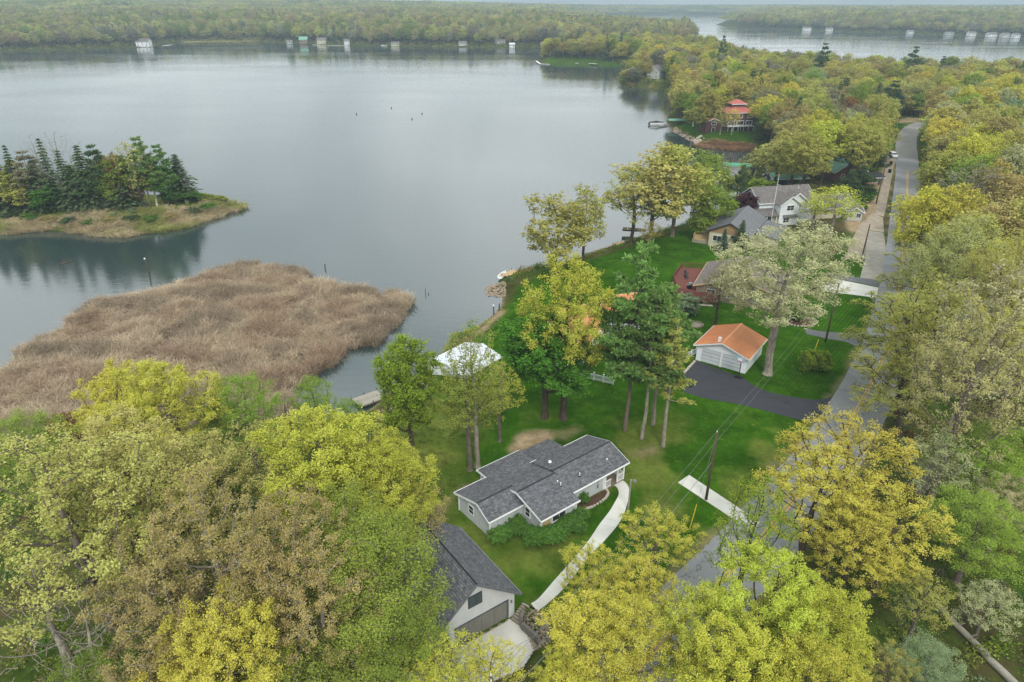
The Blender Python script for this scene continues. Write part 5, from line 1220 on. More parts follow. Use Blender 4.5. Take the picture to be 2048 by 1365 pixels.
# ------------------------------------------------------------------ docks and boats
def dock(px0, py0, px1, py1, w, label, m=None, z=.55, plank=.3, name='dock'):
    a, b = G(px0, py0, z), G(px1, py1, z); d = Vector((b[0] - a[0], b[1] - a[1], 0)); L = d.length; m = m or M_wood
    r = empty(name, (a[0], a[1], 0), math.atan2(d.y, d.x), label, 'dock')
    p0 = MB().box(-plank / 2 + .012, plank / 2 - .012, -w / 2, w / 2, z - .05, z).build('plank', m, r); n = min(60, max(2, int(L / plank))); pl = L / n
    p0.scale = (pl / plank, 1, 1)
    for i in range(n):
        if i == 0: p0.location = (pl / 2, 0, 0)
        else: c = link_copy(p0, r, ((i + .5) * pl, 0, 0))
    for s in (-1, 1): MB().box(0, L, s * (w / 2 - .12) - .05, s * (w / 2 - .12) + .05, z - .25, z - .055).build('stringer', m, r)
    for i in range(max(2, int(L / 2.5)) + 1):
        for s in (-1, 1): x = L * i / max(2, int(L / 2.5)); MB().tube([(x, s * (w / 2 + .06), -1.8), (x, s * (w / 2 + .06), z + .35)], .06, 6).build('pile', M_pole, r)
    return r
dock(712, 806, 762, 788, 2.6, 'grey plank dock at the near shore behind the columnar tree', plank=.28)
dock(855, 782, 905, 764, 2.6, 'low tan timber platform on the bank below the boathouse', M_woodtan, .9, .4, 'platform')
dock(1232, 490, 1250, 484, 1.8, 'short pale dock on the shore under the shore trees', M_woodtan, .9, .5)
dock(1475, 363, 1560, 372, 1.4, 'long white dock in the cove behind the white house', M_white, .6, .5)
dock(1318, 252, 1340, 250, 1.3, 'narrow dock reaching to the covered pontoon boat', M_wood, .5, .5)
dock(1010, 552, 1030, 541, 1.6, 'short dock at the rocky point below the leaning shore trees', M_woodtan, .6, .4)
dock(1072, 122, 1080, 128, 2.0, 'curved white dock end at the tip of the wooded point', M_white, .6, 1.0)
dock(1080, 128, 1100, 129, 2.0, 'white dock along the tip of the wooded point', M_white, .6, 1.0)
dock(1140, 124.5, 1156, 127, 1.8, 'white dock section stored on the grass of the wooded point', M_white, 1.6, 1.0, 'dock_section')
dock(1178, 127, 1194, 128, 1.8, 'white dock section stored near the trees of the wooded point', M_white, 1.6, 1.0, 'dock_section')
dock(1275, 168, 1288, 170, 1.4, 'short white dock section on the lawn of the near wooded point', M_white, 1.0, .8, 'dock_section')
dock(1290, 166, 1330, 165, 1.4, 'long white dock section stored in front of the grey house on the point', M_white, 1.2, .8, 'dock_section')
dock(280, 94, 296, 93, 2.5, 'white dock before the lone white house on the far left shore', M_white, .6, 2)
dock(326, 92, 343, 90, 4, 'broad pale dock right of the lone white house on the far shore', M_white, .7, 2)
dock(655, 91, 690, 91, 2, 'long white dock along the far shore below the narrow white house', M_white, .6, 2)
def rowboat(px, py, z, yaw, L, m, label, name='rowboat', cover=None, w=None):
    x, y = G(px, py, z); r = empty(name, (x, y, z), yaw, label, 'boat'); W = w or L * .36; n = 9; V = []; F = []
    for i in range(n):
        t = i / (n - 1); hw = W / 2 * (1 - max(0, (t - .35) / .65) ** 2.2) * (1 if t > .02 else .9); sh = .45 + .25 * max(0, t - .5)
        X = (t - .5) * L; V += [(X, -hw, sh), (X, -hw * .75, 0), (X, hw * .75, 0), (X, hw, sh), (X, hw * .88, sh - .03), (X, hw * .62, .1), (X, -hw * .62, .1), (X, -hw * .88, sh - .03)]
    for i in range(n - 1):
        for j in range(8): F.append((i * 8 + j, i * 8 + (j + 1) % 8, (i + 1) * 8 + (j + 1) % 8, (i + 1) * 8 + j))
    F += [tuple(range(7, -1, -1)), tuple(range((n - 1) * 8, n * 8))]
    MB().add(V, F).build('hull', m, r)
    for t in (-.28, 0, .2): MB().box(t * L - .12, t * L + .12, -W * .36, W * .36, .28, .33).build('bench', M_woodtan, r)
    return r
rowboat(1268, 462, .9, rad(-12), 5.5, M_boatgreen, 'olive rowboat pulled up under the shore trees')
rowboat(944, 662, .4, rad(120), 3.4, M_teal, 'small teal boat on the bank above the white boathouse')
rowboat(1006, 552, .35, rad(70), 3.6, M_white, 'white rowboat beside the dock at the rocky point')
rowboat(1032, 93, .3, .2, 8, M_blue, 'blue boat in front of the white boathouse on the far shore')
rowboat(768, 92.5, .3, .1, 8, M_white, 'white boat moored at the middle of the far shore')
rowboat(632, 91, .3, .0, 9, M_white, 'white boat moored below the pinkish-roofed house')
def pontoon(px, py, yaw, L, label, cov=True):
    x, y = G(px, py, .6); r = empty('pontoon_boat', (x, y, 0), yaw, label, 'boat')
    for s in (-1, 1): MB().tube([(-L / 2, s * 1.0, .15), (L / 2 - .6, s * 1.0, .15), (L / 2, s * 1.0, .4)], .32, 8).build('pontoon', M_metal, r)
    MB().box(-L / 2, L / 2 - .3, -1.25, 1.25, .5, .62).build('deck', M_white, r)
    for (x0, x1, y0, y1) in ((-L / 2, L / 2 - .4, -1.25, -1.19), (-L / 2, L / 2 - .4, 1.19, 1.25), (L / 2 - .46, L / 2 - .4, -1.19, 1.19)): MB().box(x0, x1, y0, y1, .62, 1.25).build('side_panel', M_white, r)
    if cov:
        v = []; n = 8; F = []
        for i in range(n + 1):
            X = -L / 2 + (L - .4) * i / n; h = 1.3 + .55 * math.sin(math.pi * min(1, i / n * 1.15)) + .12 * math.sin(i * 2.1)
            v += [(X, -1.3, 1.2), (X, -.7, h), (X, .7, h), (X, 1.3, 1.2)]
        for i in range(n):
            for j in range(3): F.append((i * 4 + j, i * 4 + j + 1, (i + 1) * 4 + j + 1, (i + 1) * 4 + j))
        F += [(3, 2, 1, 0), (n * 4, n * 4 + 1, n * 4 + 2, n * 4 + 3)]
        MB().add(v, F).build('cover', M_cover, r)
    MB().box(-L / 2 - .5, -L / 2, -.2, .2, .3, 1.1).build('outboard_motor', M_black, r)
pontoon(1315, 248, rad(4), 7.5, 'pontoon boat under a dark cover on the lake beside the pale green lift')
pontoon(769, 91.5, rad(4), 8, 'small pale pontoon boat against the far shore', False)

# ------------------------------------------------------------------ buoys and stakes in the lake
for px, py, lb in ((713, 229, 'leftmost small dark buoy on the open lake'), (783, 217, 'farthest small dark buoy on the open lake'), (824, 239, 'nearest small dark buoy on the open lake'), (844, 228, 'rightmost small dark buoy on the open lake')):
    x, y = G(px, py, 0); r = empty('buoy', (x, y, 0), 0, lb, 'buoy', 'buoys on the open lake')
    MB().tube([(0, 0, -.2), (0, 0, .15), (0, 0, .35), (0, 0, .5)], .26, 8, .24).build('float', M_black, r, True); MB().tube([(0, 0, .48), (0, 0, .7)], .05, 6).build('top_mark', M_black, r)
def stake(px, py, h, label, rr=.09, lean=(0, 0), top=True):
    x, y = G(px, py, 0); r = empty('wooden_stake', (x, y, 0), 0, label, 'post')
    MB().tube([(0, 0, -1), (lean[0] * .5, lean[1] * .5, h * .5), (lean[0], lean[1], h)], rr, 7, rr * .8).build('post', M_pole, r)
    if top: MB().tube([(lean[0], lean[1], h), (lean[0] + .02, lean[1], h + .25)], rr * 1.3, 6, rr * .7).build('cap', M_white, r)
stake(299, 548, 3.2, 'tall weathered post with pale top in the water left of the reed bed', .16, (-.25, 0))
stake(650, 537, 1.0, 'short dark stump post in the water above the reed bed', .13, (.1, 0), False)
stake(851, 588, 1.1, 'thin stake in the water right of the reed bed', .07, (0, 0), False)
stake(857, 589, .35, 'low stub beside the thin stake in the water', .08, (0, 0), False)
stake(757, 702, .6, 'small stake in the channel below the reed bed', .06, (0, 0), False)
stake(988, 632, 1.9, 'dark post at the shore behind the white boathouse', .13, (-.08, 0))
stake(998, 625, 1.7, 'second dark post at the shore by the concrete edge', .15, (.1, 0), False)
def log(p0, p1, r0, r1, label, name='fallen_log', z=None, m=None):
    a = Vector((p0[0], p0[1], z if z is not None else tz(*p0) + r0 * .8)); b = Vector((p1[0], p1[1], z if z is not None else tz(*p1) + r1 * .8)); rgn = random.Random(5)
    P = [a.lerp(b, i / 8) + Vector((rgn.uniform(-.06, .06), rgn.uniform(-.06, .06), 0)) for i in range(9)]
    r = empty(name, a, 0, label, 'log'); mb = MB().tube([p - a for p in P], r0, 9, r1); mb.build('trunk', m or M_pole, r, True)
    for k in (3, 5, 6): MB().tube([P[k] - a, P[k] - a + Vector((rgn.uniform(-.5, .5), rgn.uniform(-.5, .5), .7))], r1 * .5, 6, .03).build('branch_stub', m or M_pole, r)
log(G(2060, 1400, 3.3), G(1872, 1206, 3.3), .34, .22, 'long grey fallen log in the brush at the right corner', m=M_wood)
log(G(120, 529, 0), G(146, 522, 0), .2, .14, 'mossy floating log in the dark water left of the reeds', 'floating_log', .05)
log(G(1905, 1015, 3.2), G(1938, 1010, 3.2), .1, .06, 'thin pale fallen branch on the forest floor right of the road', 'fallen_branch', None, M_wood)
log(G(1961, 1187, 3.2), G(1983, 1195, 3.2), .1, .06, 'short pale fallen branch in the brush at the right', 'fallen_branch', None, M_wood)

# ------------------------------------------------------------------ utility poles, wires, lamp post, flagpole
TOPS = {}
def pole(key, bx, by, ty, label, arm=True, transformer=False, r0=.16, name='utility_pole'):
    x, y = G(bx, by); H = Zat(ty, y) - 3.0; H = max(6.0, min(13.5, H))
    r = empty(name, (x, y, 3), 0, label, 'pole', 'utility poles along the road')
    MB().tube([(0, 0, -.3), (.02, 0, H * .5), (.04, .02, H)], r0, 8, r0 * .68).build('pole', M_pole, r, True)
    if arm:
        MB().box(-.05, .05, -.85, .85, H - .55, H - .43).build('crossarm', M_pole, r)
        for yy in (-.78, -.3, .3, .78): MB().tube([(0, yy, H - .43), (0, yy, H - .2)], .045, 6, .03).build('insulator', M_white, r)
    MB().tube([(.04, .02, H), (.04, .02, H + .2)], .04, 6, .03).build('insulator', M_white, r)
    if transformer: MB().tube([(.3, 0, H - 2.2), (.3, 0, H - 1.4)], .2, 10).build('transformer', M_metal, r)
    TOPS[key] = (x, y, 3 + H)
    return r
pole('A', 1412, 1000, 865, 'leaning brown utility pole on the lawn beside the concrete slab', False)
pole('B', 1651, 684, 566, 'brown utility pole on the lawn by the asphalt path', False)
pole('C', 1722, 523, 449, 'dark utility pole beside the concrete lane', False, False)
pole('D', 1752, 408, 290, 'utility pole on the gravel shoulder near the sheds', False, True)
pole('E', 1797, 246, 192, 'farthest utility pole where the road bends')
pole('Z', 985, 1560, 1365, 'utility pole near the camera end of the wires')
def wire(a, b, sag, r=.017, label='', off=(0, 0), dz=(0, 0)):
    A = Vector(TOPS[a]) if isinstance(a, str) else Vector(a); B = Vector(TOPS[b]) if isinstance(b, str) else Vector(b)
    A = A + Vector((off[0], off[1], dz[0])); B = B + Vector((off[0], off[1], dz[1])); n = 20
    P = [A.lerp(B, i / n) - Vector((0, 0, sag * 4 * (i / n) * (1 - i / n))) for i in range(n + 1)]
    o = MB().tube([p - A for p in P], r, 4).build('overhead_wire', M_wire); o.location = A; tag(o, label, 'wire', 'wires between the utility poles')
wire('Z', 'A', .7, .014, 'top wire from the near lawn pole towards the camera', (0, 0), (.15, .15)); wire('Z', 'A', .8, .014, 'second wire from the near lawn pole towards the camera', (0, 0), (-1.2, -1.2))
wire('Z', 'A', 1.1, .028, 'thick lower cable from the near lawn pole towards the camera', (0, 0), (-2.6, -3.6))
wire('A', 'B', .6, .014, 'top wire over the lawn between the two lawn poles', (0, 0), (.15, .15)); wire('A', 'B', .8, .014, 'second wire over the lawn between the two lawn poles', (0, 0), (-1.2, -1.2))
wire('B', 'C', .6, .014, 'top wire from the path pole to the lane pole', (0, 0), (.15, .15)); wire('B', 'C', .7, .014, 'second wire from the path pole to the lane pole', (0, 0), (-1.2, -1.2))
wire('C', 'D', .7, .014, 'top wire from the lane pole to the shoulder pole', (0, 0), (.15, .15)); wire('D', 'E', 1.0, .014, 'top wire from the shoulder pole to the farthest pole', (0, 0), (.15, .15))
def guy(px0, py0, key, dz, label):
    x, y = G(px0, py0); T = Vector(TOPS[key]) + Vector((0, 0, dz)); B = Vector((x, y, 3)); d = T - B
    r = empty('guy_wire', B, 0, label, 'wire'); MB().tube([(0, 0, 0), d], .012, 4).build('cable', M_wire, r)
    MB().tube([(0, 0, 0), d.normalized() * 2.4], .045, 6).build('guard', M_yellowg, r)
guy(1626, 710, 'B', -.6, 'guy wire with yellow guard beside the lawn shrub'); guy(1380, 1056, 'A', -.6, 'guy wire with yellow guard below the concrete slab')
def yard_lamp():
    x, y = G(1256, 1022); r = empty('lamp_post', (x, y, 3), 0, 'wooden lamp post with a small shade beside the curved walkway', 'lamp')
    H = 4.0; MB().tube([(0, 0, -.2), (0, 0, H)], .1, 8, .08).build('post', M_wood, r); MB().tube([(0, 0, H - .15), (.3, .05, H - .05), (.42, .06, H - .1)], .03, 6).build('arm', M_metal, r)
    MB().tube([(.42, .06, H - .26), (.42, .06, H - .05)], .19, 10, .08).build('lamp_shade', M_metal, r)
yard_lamp()
def flagpole():
    x, y = 60.2, 154.5; r = empty('flagpole', (x, y, 3), 0, 'slim white flagpole in front of the white two-storey house', 'pole')
    MB().tube([(0, 0, 0), (0, 0, 12.2)], .07, 8, .04).build('pole', M_white, r); MB().tube([(0, 0, 12.2), (0, 0, 12.4)], .1, 8, .06).build('finial', M_woodtan, r)
flagpole()

# ------------------------------------------------------------------ basketball hoop, scooter, mailbox, car
def hoop():
    x, y = G(1330 + 735 / 4.995, 620 + 675 / 4.995); r = empty('basketball_hoop', (x, y, 3.02), math.radians(-38), 'portable basketball hoop with black pole before the two-bay garage', 'basketball hoop')
    MB().slab([(-.5, -.4, .2), (.5, -.4, .2), (.5, .5, .12), (-.5, .5, .12)], .12).build('base', M_black, r)
    MB().tube([(0, .1, .15), (0, .05, 1.5), (0, .0, 2.9)], .06, 8).build('pole', M_black, r); MB().tube([(0, 0, 2.3), (0, -.6, 2.9)], .035, 6).build('brace', M_black, r)
    b = MB().box(-.65, .65, -.64, -.6, 2.7, 3.5).build('backboard', mat('backboard', lin(170, 190, 205), .2, 2, .05), r); MB().box(-.3, .3, -.66, -.645, 2.85, 3.25).build('target_square', M_white, b)
    n = 14; P = [(.23 * math.cos(2 * math.pi * i / n), -.9 + .23 * math.sin(2 * math.pi * i / n), 2.85) for i in range(n + 1)]
    rim = MB().tube(P, .03, 5).build('rim', M_redplastic, r)
    nt = MB()
    for i in range(0, n, 2): nt.tube([P[i], (P[i][0] * .6, -.9 + (P[i][1] + .9) * .6, 2.45)], .008, 3)
    nt.build('net', M_white, rim)
hoop()
def scooter():
    x, y = G(1374, 774); r = empty('kick_scooter', (x, y, 3.03), rad(-20), 'dark kick scooter lying at the edge of the asphalt driveway', 'scooter')
    MB().box(-.5, .4, -.09, .09, .1, .15).build('deck', M_black, r)
    for a in (-.6, .5): MB().tube([(a, -.04, .12), (a, .04, .12)], .12, 12).build('wheel', M_tyre, r)
    MB().tube([(.5, 0, .15), (.42, 0, 1.0)], .03, 6).build('steering_column', M_metal, r); MB().tube([(.42, -.28, 1.0), (.42, .28, 1.0)], .03, 6).build('handlebar', M_black, r)
scooter()
def mailbox():
    x, y = G(1741, 601); r = empty('mailbox', (x, y, 3), rad(60), 'small mailbox on a post beside the concrete drive', 'mailbox')
    MB().box(-.06, .06, -.06, .06, 0, 1.05).build('post', M_pole, r)
    n = 6; sec = [(-.28, -.13, 1.05), (-.28, .13, 1.05)] + [(-.28, .13 * math.cos(math.pi * i / n), 1.22 + .12 * math.sin(math.pi * i / n)) for i in range(n + 1)]
    MB().prism(sec, (.56, 0, 0)).build('box', M_wood, r); MB().box(-.3, -.283, -.11, .11, 1.07, 1.28).build('door', M_metal, r)
    MB().box(-.1, .05, .131, .15, 1.2, 1.36).build('flag', M_redplastic, r)
mailbox()
def suv(px, py, yaw, label):
    x, y = G(px, py); r = empty('parked_car', (x, y, 3.02), yaw, label, 'car')
    # side profile swept across, tapered towards the roof
    prof = [(-2.25, .35), (-2.3, .75), (-2.2, 1.0), (-1.95, 1.62), (-1.6, 1.7), (.3, 1.68), (.75, 1.58), (1.2, 1.08), (2.1, .95), (2.28, .7), (2.25, .35)]
    V = []; n = len(prof)
    for s in (-1, 1):
        for (X, Z) in prof: V.append((X, s * (.92 - .2 * max(0, (Z - 1.0) / .7)), Z))
    F = [tuple(range(n)), tuple(range(2 * n - 1, n - 1, -1))] + [(i, i + n, (i + 1) % n + n, (i + 1) % n) for i in range(n)]
    o = MB().add(V, F).build('body', M_carpaint, r); bv = o.modifiers.new('bevel', 'BEVEL'); bv.width = .06; bv.segments = 2
    for s in (-1, 1):
        MB().prism([(-1.85, s * .905, 1.08), (-1.7, s * .76, 1.55), (-.55, s * .76, 1.57), (-.55, s * .905, 1.08)], (0, s * .02, 0)).build('side_window', M_glass, r)
        MB().prism([(-.45, s * .905, 1.08), (-.45, s * .76, 1.57), (.45, s * .76, 1.54), (.95, s * .905, 1.1)], (0, s * .02, 0)).build('side_window', M_glass, r)
        for X in (-1.4, 1.4):
            w = MB().tube([(X, s * .72, .34), (X, s * .95, .34)], .34, 14).build('wheel', M_tyre, r); MB().tube([(X, s * .95, .34), (X, s * .965, .34)], .2, 10).build('rim', M_metal, w)
        MB().box(2.22, 2.31, s * .75 - .14, s * .75 + .14, .72, .85).build('headlight', M_metal, r); MB().box(-2.31, -2.22, s * .75 - .1, s * .75 + .1, .85, 1.1).build('tail_light', M_redplastic, r)
        MB().box(.8, .95, s * .92 - .02, s * .92 + s * .14 + .02, 1.1, 1.22).build('mirror', M_carpaint, r)
    MB().prism([(.80, -.72, 1.545), (1.2, -.8, 1.115), (1.2, .8, 1.115), (.80, .72, 1.545)], (.03, 0, .03)).build('windshield', M_glass, r)
    MB().prism([(-2.02, -.7, 1.52), (-2.2, -.78, 1.08), (-2.2, .78, 1.08), (-2.02, .7, 1.52)][::-1], (-.03, 0, .02)).build('rear_window', M_glass, r)
suv(1785, 315, rad(262), 'white car parked on the gravel shoulder left of the road')
suv(1718, 333, rad(200), 'white car half hidden under the trees by the red cabin')
def bins():
    for px, py, lb in ((1781, 330, 'dark bin at the road edge below the parked white car'), (1779, 346, 'second dark bin further down the road edge')):
        x, y = G(px, py); r = empty('wheeled_bin', (x, y, 3.01), .3, lb, 'bin'); MB().slab([(-.3, -.35, 1.0), (.3, -.35, 1.0), (.3, .35, 1.0), (-.3, .35, 1.0)], 1.0).build('body', M_black, r)
        MB().slab([(-.33, -.4, 1.08), (.33, -.4, 1.08), (.33, .38, 1.14), (-.33, .38, 1.14)], .07).build('lid', M_black, r)
bins()

# ------------------------------------------------------------------ beds, edging stones, shore stones
def stone_ring(pts, name, label, size=.22, m=None, cat='edging', closed=True):
    r = empty(name, (pts[0][0], pts[0][1], 3), 0, label, cat); rgn = random.Random(8); me = None; m = m or M_paleStone
    P = [Vector((p[0], p[1], 0)) for p in pts]; seg = list(zip(P, P[1:] + P[:1])) if closed else list(zip(P, P[1:]))
    for a, b in seg:
        d = b - a; n = max(1, round(d.length / (size * 1.25)))
        for k in range(n):
            c = a + d * (k + .5) / n - P[0]
            if me is None:
                o = MB().box(-.5, .5, -.5, .5, -.3, .5).build('stone', m, r); bm_ = o.modifiers.new('bevel', 'BEVEL'); bm_.width = .16; bm_.segments = 2; me = o.data
            else:
                o = bpy.data.objects.new('stone', me); COL.objects.link(o); o.parent = r
            o.location = (c.x, c.y, .06); o.scale = (size * rgn.uniform(.9, 1.2), size * rgn.uniform(.7, 1.0), size * rgn.uniform(.6, 1.0)); o.rotation_euler = (0, 0, math.atan2(d.y, d.x) + rgn.uniform(-.2, .2))
bed = smooth_poly(GP([z2(1435, 800), z2(1530, 770), z2(1640, 700), z2(1680, 640), z2(1660, 595)]), 4)
structure('mulch_bed', bed + GP([z2(1460, 700), z2(1375, 760), z2(1385, 800)]), 3.012, M_mulch)
stone_ring(bed, 'stone_edging', 'curved row of pale edging stones round the mulch bed by the grey house', .26, closed=False)
z4 = lambda a, b: (1330 + a / 4.995, 620 + b / 4.995)
ring = smooth_poly(GP([z4(1215, 120), z4(1280, 158), z4(1380, 168), z4(1480, 155), z4(1515, 125), z4(1450, 90), z4(1300, 85)]), 3, True)
structure('mulch_bed', ring, 3.010, M_mulch); stone_ring(ring, 'stone_edging', 'oval ring of stones round the shrub under the blossoming tree', .3)
ring2 = smooth_poly(GP([z4(190, 150), z4(250, 120), z4(330, 128), z4(378, 155), z4(340, 180), z4(250, 175)]), 3, True)
structure('ash_patch', ring2, 3.010, M_found); stone_ring(ring2, 'fire_pit', 'grey stone fire pit ring on the lawn left of the orange-roofed garage', .32, M_stone, 'fire pit')
stone_ring(GP([z4(100, 640), z4(150, 680), z4(300, 515)]), 'stone_edging', 'pale stone kerb at the left edge of the asphalt driveway', .35, closed=False)
rocks('shore_stones', GP([(975, 588), (970, 577), (985, 568), (1005, 565), (1012, 575), (1010, 592)], .4), 260, .15, .38, M_stone, 'tan stones heaped round the small rocky point', 6)
rocks('shore_stones', GP([(1150, 524), (1235, 491), (1330, 462), (1335, 458), (1235, 486), (1150, 518)], .2), 340, .12, .34, M_stone, 'line of grey stones along the curved lawn shore', 7)
rocks('shore_stones', GP([(750, 825), (800, 800), (850, 780), (860, 792), (800, 822), (760, 846)], .6), 220, .1, .3, M_stone, 'pale rubble stones on the bank behind the plank dock', 9)
rocks('shore_stones', GP([(1345, 262), (1385, 284), (1400, 292), (1410, 288), (1380, 272), (1350, 256)], .3), 200, .25, .7, M_stone, 'grey boulders along the shore below the red-roofed house', 10)
rocks('shore_stones', GP([(1395, 290), (1412, 282), (1400, 275), (1388, 280)], .6), 40, .3, .8, M_paleStone, 'pale boulders at the corner of the cove', 12)

# ------------------------------------------------------------------ individual trees
K = 1.0
def desat(c, k=.05):
    m = .3 * c[0] + .6 * c[1] + .1 * c[2]; return tuple(min(.95, 1.04 * (v * (1 - k) + m * k)) for v in c)
PAL = {k: desat(lin(*v)) for k, v in dict(
    lime=(202, 204, 78), yellow=(212, 206, 80), gold=(212, 200, 84), olive=(180, 178, 90), tanolive=(194, 188, 110), brown=(182, 166, 104), fresh=(146, 172, 62),
    green=(142, 160, 64), dark=(98, 150, 48), pale=(188, 190, 142), blossom=(196, 192, 146), rust=(150, 112, 80), orange=(182, 168, 88), grey=(156, 150, 126), purple=(92, 56, 68),
    palegold=(196, 194, 128), leafgreen=(142, 166, 50), pine=(124, 154, 84), pinedark=(92, 116, 74), spruce=(100, 122, 84), bluespruce=(80, 110, 88), reed=(196, 172, 140), shrubg=(100, 142, 58), sage=(150, 168, 128), moss=(148, 158, 66)).items()}
BARK = {'std': lin(112, 102, 92), 'birch': lin(214, 210, 200), 'pine': lin(120, 106, 96), 'light': lin(150, 142, 128), 'dark': lin(84, 74, 64)}
NAMES = dict(open='leafing_tree', broad='leafing_tree', dense='leafing_tree', fine='leafing_tree', sparse='leafing_tree', vase='leafing_tree', bare='bare_tree', maple='maple_tree', columnar='columnar_tree', birch='birch_tree',
             shrub='shrub', spruce='spruce_tree', pine='pine_tree', pine_thin='pine_tree', far='leafing_tree', far_conifer='spruce_tree')
PLACED = []
TREE_N = 0
def plant(kind, x, y, z, H, R, col, label, group=None, bark='std', yaw=None, cat='tree', lean=None, jit=0.08):
    global TREE_N
    rg = random.Random(int(x * 131 + y * 17 + H * 7) & 0xffff)
    dist = math.hypot(math.hypot(x, y), CAMZ - z - H * .6)
    key = kind
    if dist > 125 and kind + '_mid' in PROTO: key = kind + '_mid'
    if dist > 125 and kind == 'dense': key = 'broad_mid'
    p = rg.choice(PROTO[key])
    e = empty(NAMES[kind], (x, y, z - .05), yaw if yaw is not None else rg.uniform(0, 6.283), label, cat, group)
    s = R / p.R; e.scale = (s, s, H / p.H)
    if lean: e.rotation_euler = (lean[0], lean[1], e.rotation_euler.z)
    t = bpy.data.objects.new('trunk', p.trunk); COL.objects.link(t); t.parent = e; t['barktint'] = BARK[bark]
    if p.crown is not None:
        c = bpy.data.objects.new('crown', p.crown); COL.objects.link(c); c.parent = e
        q = PAL[col] if isinstance(col, str) else col; b = rg.uniform(1 - jit, 1 + jit)
        c['tint'] = tuple(v * b * rg.uniform(1 - jit * .6, 1 + jit * .6) for v in q)
    PLACED.append((x, y, R)); TREE_N += cat == 'tree'
    return e
def T(px, py, H, R, kind, col, label, **k):
    """tree whose crown top is seen at (px, py)"""
    x, y = G(px, py, 3 + H * .93)
    if y < 330:                                            # never on the carriageway
        D = np.hypot(np.array(ROAD)[:, 0] - x, np.array(ROAD)[:, 1] - y); ki = int(D.argmin())
        if D[ki] < 5.4:
            v = np.array([x, y]) - np.array(ROAD[ki]); v = v / (np.linalg.norm(v) + 1e-6); x, y = [float(q) for q in np.array(ROAD[ki]) + v * 5.6]
    z = tz(x, y); return plant(kind, x, y, max(z, .2), H, R, col, label, **k)
def B(bx, by, ty, wpx, kind, col, label, **k):
    """tree standing at ground pixel (bx, by), crown top at row ty, crown width in pixels"""
    x, y = G(bx, by); z = tz(x, y)
    if abs(z - 3) > .3: x, y = G(bx, by, z); z = tz(x, y)
    H = Zat(ty, y) - z; d = PXL(x, y, z + H * .6)[2]; R = wpx / 2 * d / FP
    return plant(kind, x, y, max(z, .2), H, R, col, label, **k)

# yard and shore
B(1127, 838, 516, 212, 'dense', 'lime', 'tall lime-green tree with a visible dark trunk left of the pines', bark='dark')
B(1088, 836, 622, 196, 'maple', 'dark', 'dark green maple left of the lime-green tree', bark='dark')
B(1250, 862, 486, 196, 'pine', 'pine', 'tallest dark pine on the lawn left of the asphalt driveway', bark='pine')
B(1283, 878, 580, 140, 'pine', 'pine', 'mid-height pine with bare lower trunk behind the grey house', bark='light')
B(1306, 850, 560, 150, 'pine', 'pine', 'slim pine standing at the back of the lawn pine group', bark='light')
B(1326, 893, 640, 104, 'pine_thin', 'olive', 'thin half-bare pine nearest the asphalt driveway', bark='light')
B(826, 921, 668, 132, 'columnar', 'leafgreen', 'upright olive-green tree in front of the plank dock', bark='dark')
B(955, 932, 640, 150, 'sparse', 'moss', 'thinly leafed tree in front of the white boathouse roof', bark='light')
B(940, 938, 720, 150, 'sparse', 'moss', 'low sparse tree beside the thin tree before the boathouse', bark='std')
B(1000, 880, 720, 100, 'sparse', 'lime', 'small yellow-green tree between boathouse and dark maple')
B(1108, 548, 388, 150, 'vase', 'olive', 'leaning olive shore tree at the rocky point', lean=(0, -.06), bark='dark')
B(1165, 526, 370, 90, 'vase', 'olive', 'slim olive shore tree right of the leaning one', bark='dark')
B(1262, 486, 330, 120, 'sparse', 'olive', 'thin olive tree at the pale dock', bark='dark')
B(1300, 480, 290, 190, 'vase', 'tanolive', 'large spreading pale olive tree on the curved shore', bark='std')
B(1345, 472, 284, 160, 'vase', 'olive', 'large olive tree with thick trunk beside the tan house lawn', bark='std')
B(1298, 500, 440, 50, 'sparse', 'orange', 'small ochre tree below the big shore trees')
B(1425, 470, 372, 84, 'broad', 'fresh', 'bright green small tree beside the tan house deck')
B(1400, 475, 410, 60, 'maple', 'green', 'low green tree at the lake side of the tan house')
B(1483, 440, 384, 66, 'maple', 'purple', 'dark purple tree between the tan and white houses')
B(1445, 503, 458, 30, 'spruce', 'bluespruce', 'small blue spruce against the tan house wall')
B(1478, 505, 440, 38, 'spruce', 'spruce', 'small dark spruce right of the blue spruce')
B(1535, 748, 438, 268, 'broad', 'blossom', 'very large pale blossoming tree in front of the brown-roofed house', bark='light')
B(1430, 650, 520, 80, 'sparse', 'grey', 'grey half-leafed tree at the corner of the red deck', bark='dark')
B(1460, 600, 530, 90, 'broad', 'blossom', 'smaller pale tree beside the brown roof')
B(1660, 470, 366, 110, 'sparse', 'lime', 'sparse yellow-green tree before the long garage wing', bark='light')
B(1625, 455, 385, 70, 'sparse', 'lime', 'second sparse yellow-green tree before the white gable', bark='light')
B(1630, 500, 430, 120, 'bare', 'grey', 'leafless brown tree before the garage wing', bark='std')
B(1628, 742, 700, 62, 'shrub', 'leafgreen', 'round leafy bush on the lawn near the road', cat='shrub')
B(1594, 640, 606, 42, 'shrub', 'shrubg', 'dark clipped shrub inside the oval stone ring', cat='shrub')
B(1372, 628, 585, 50, 'shrub', 'sage', 'grey-green bush below the red deck', cat='shrub')
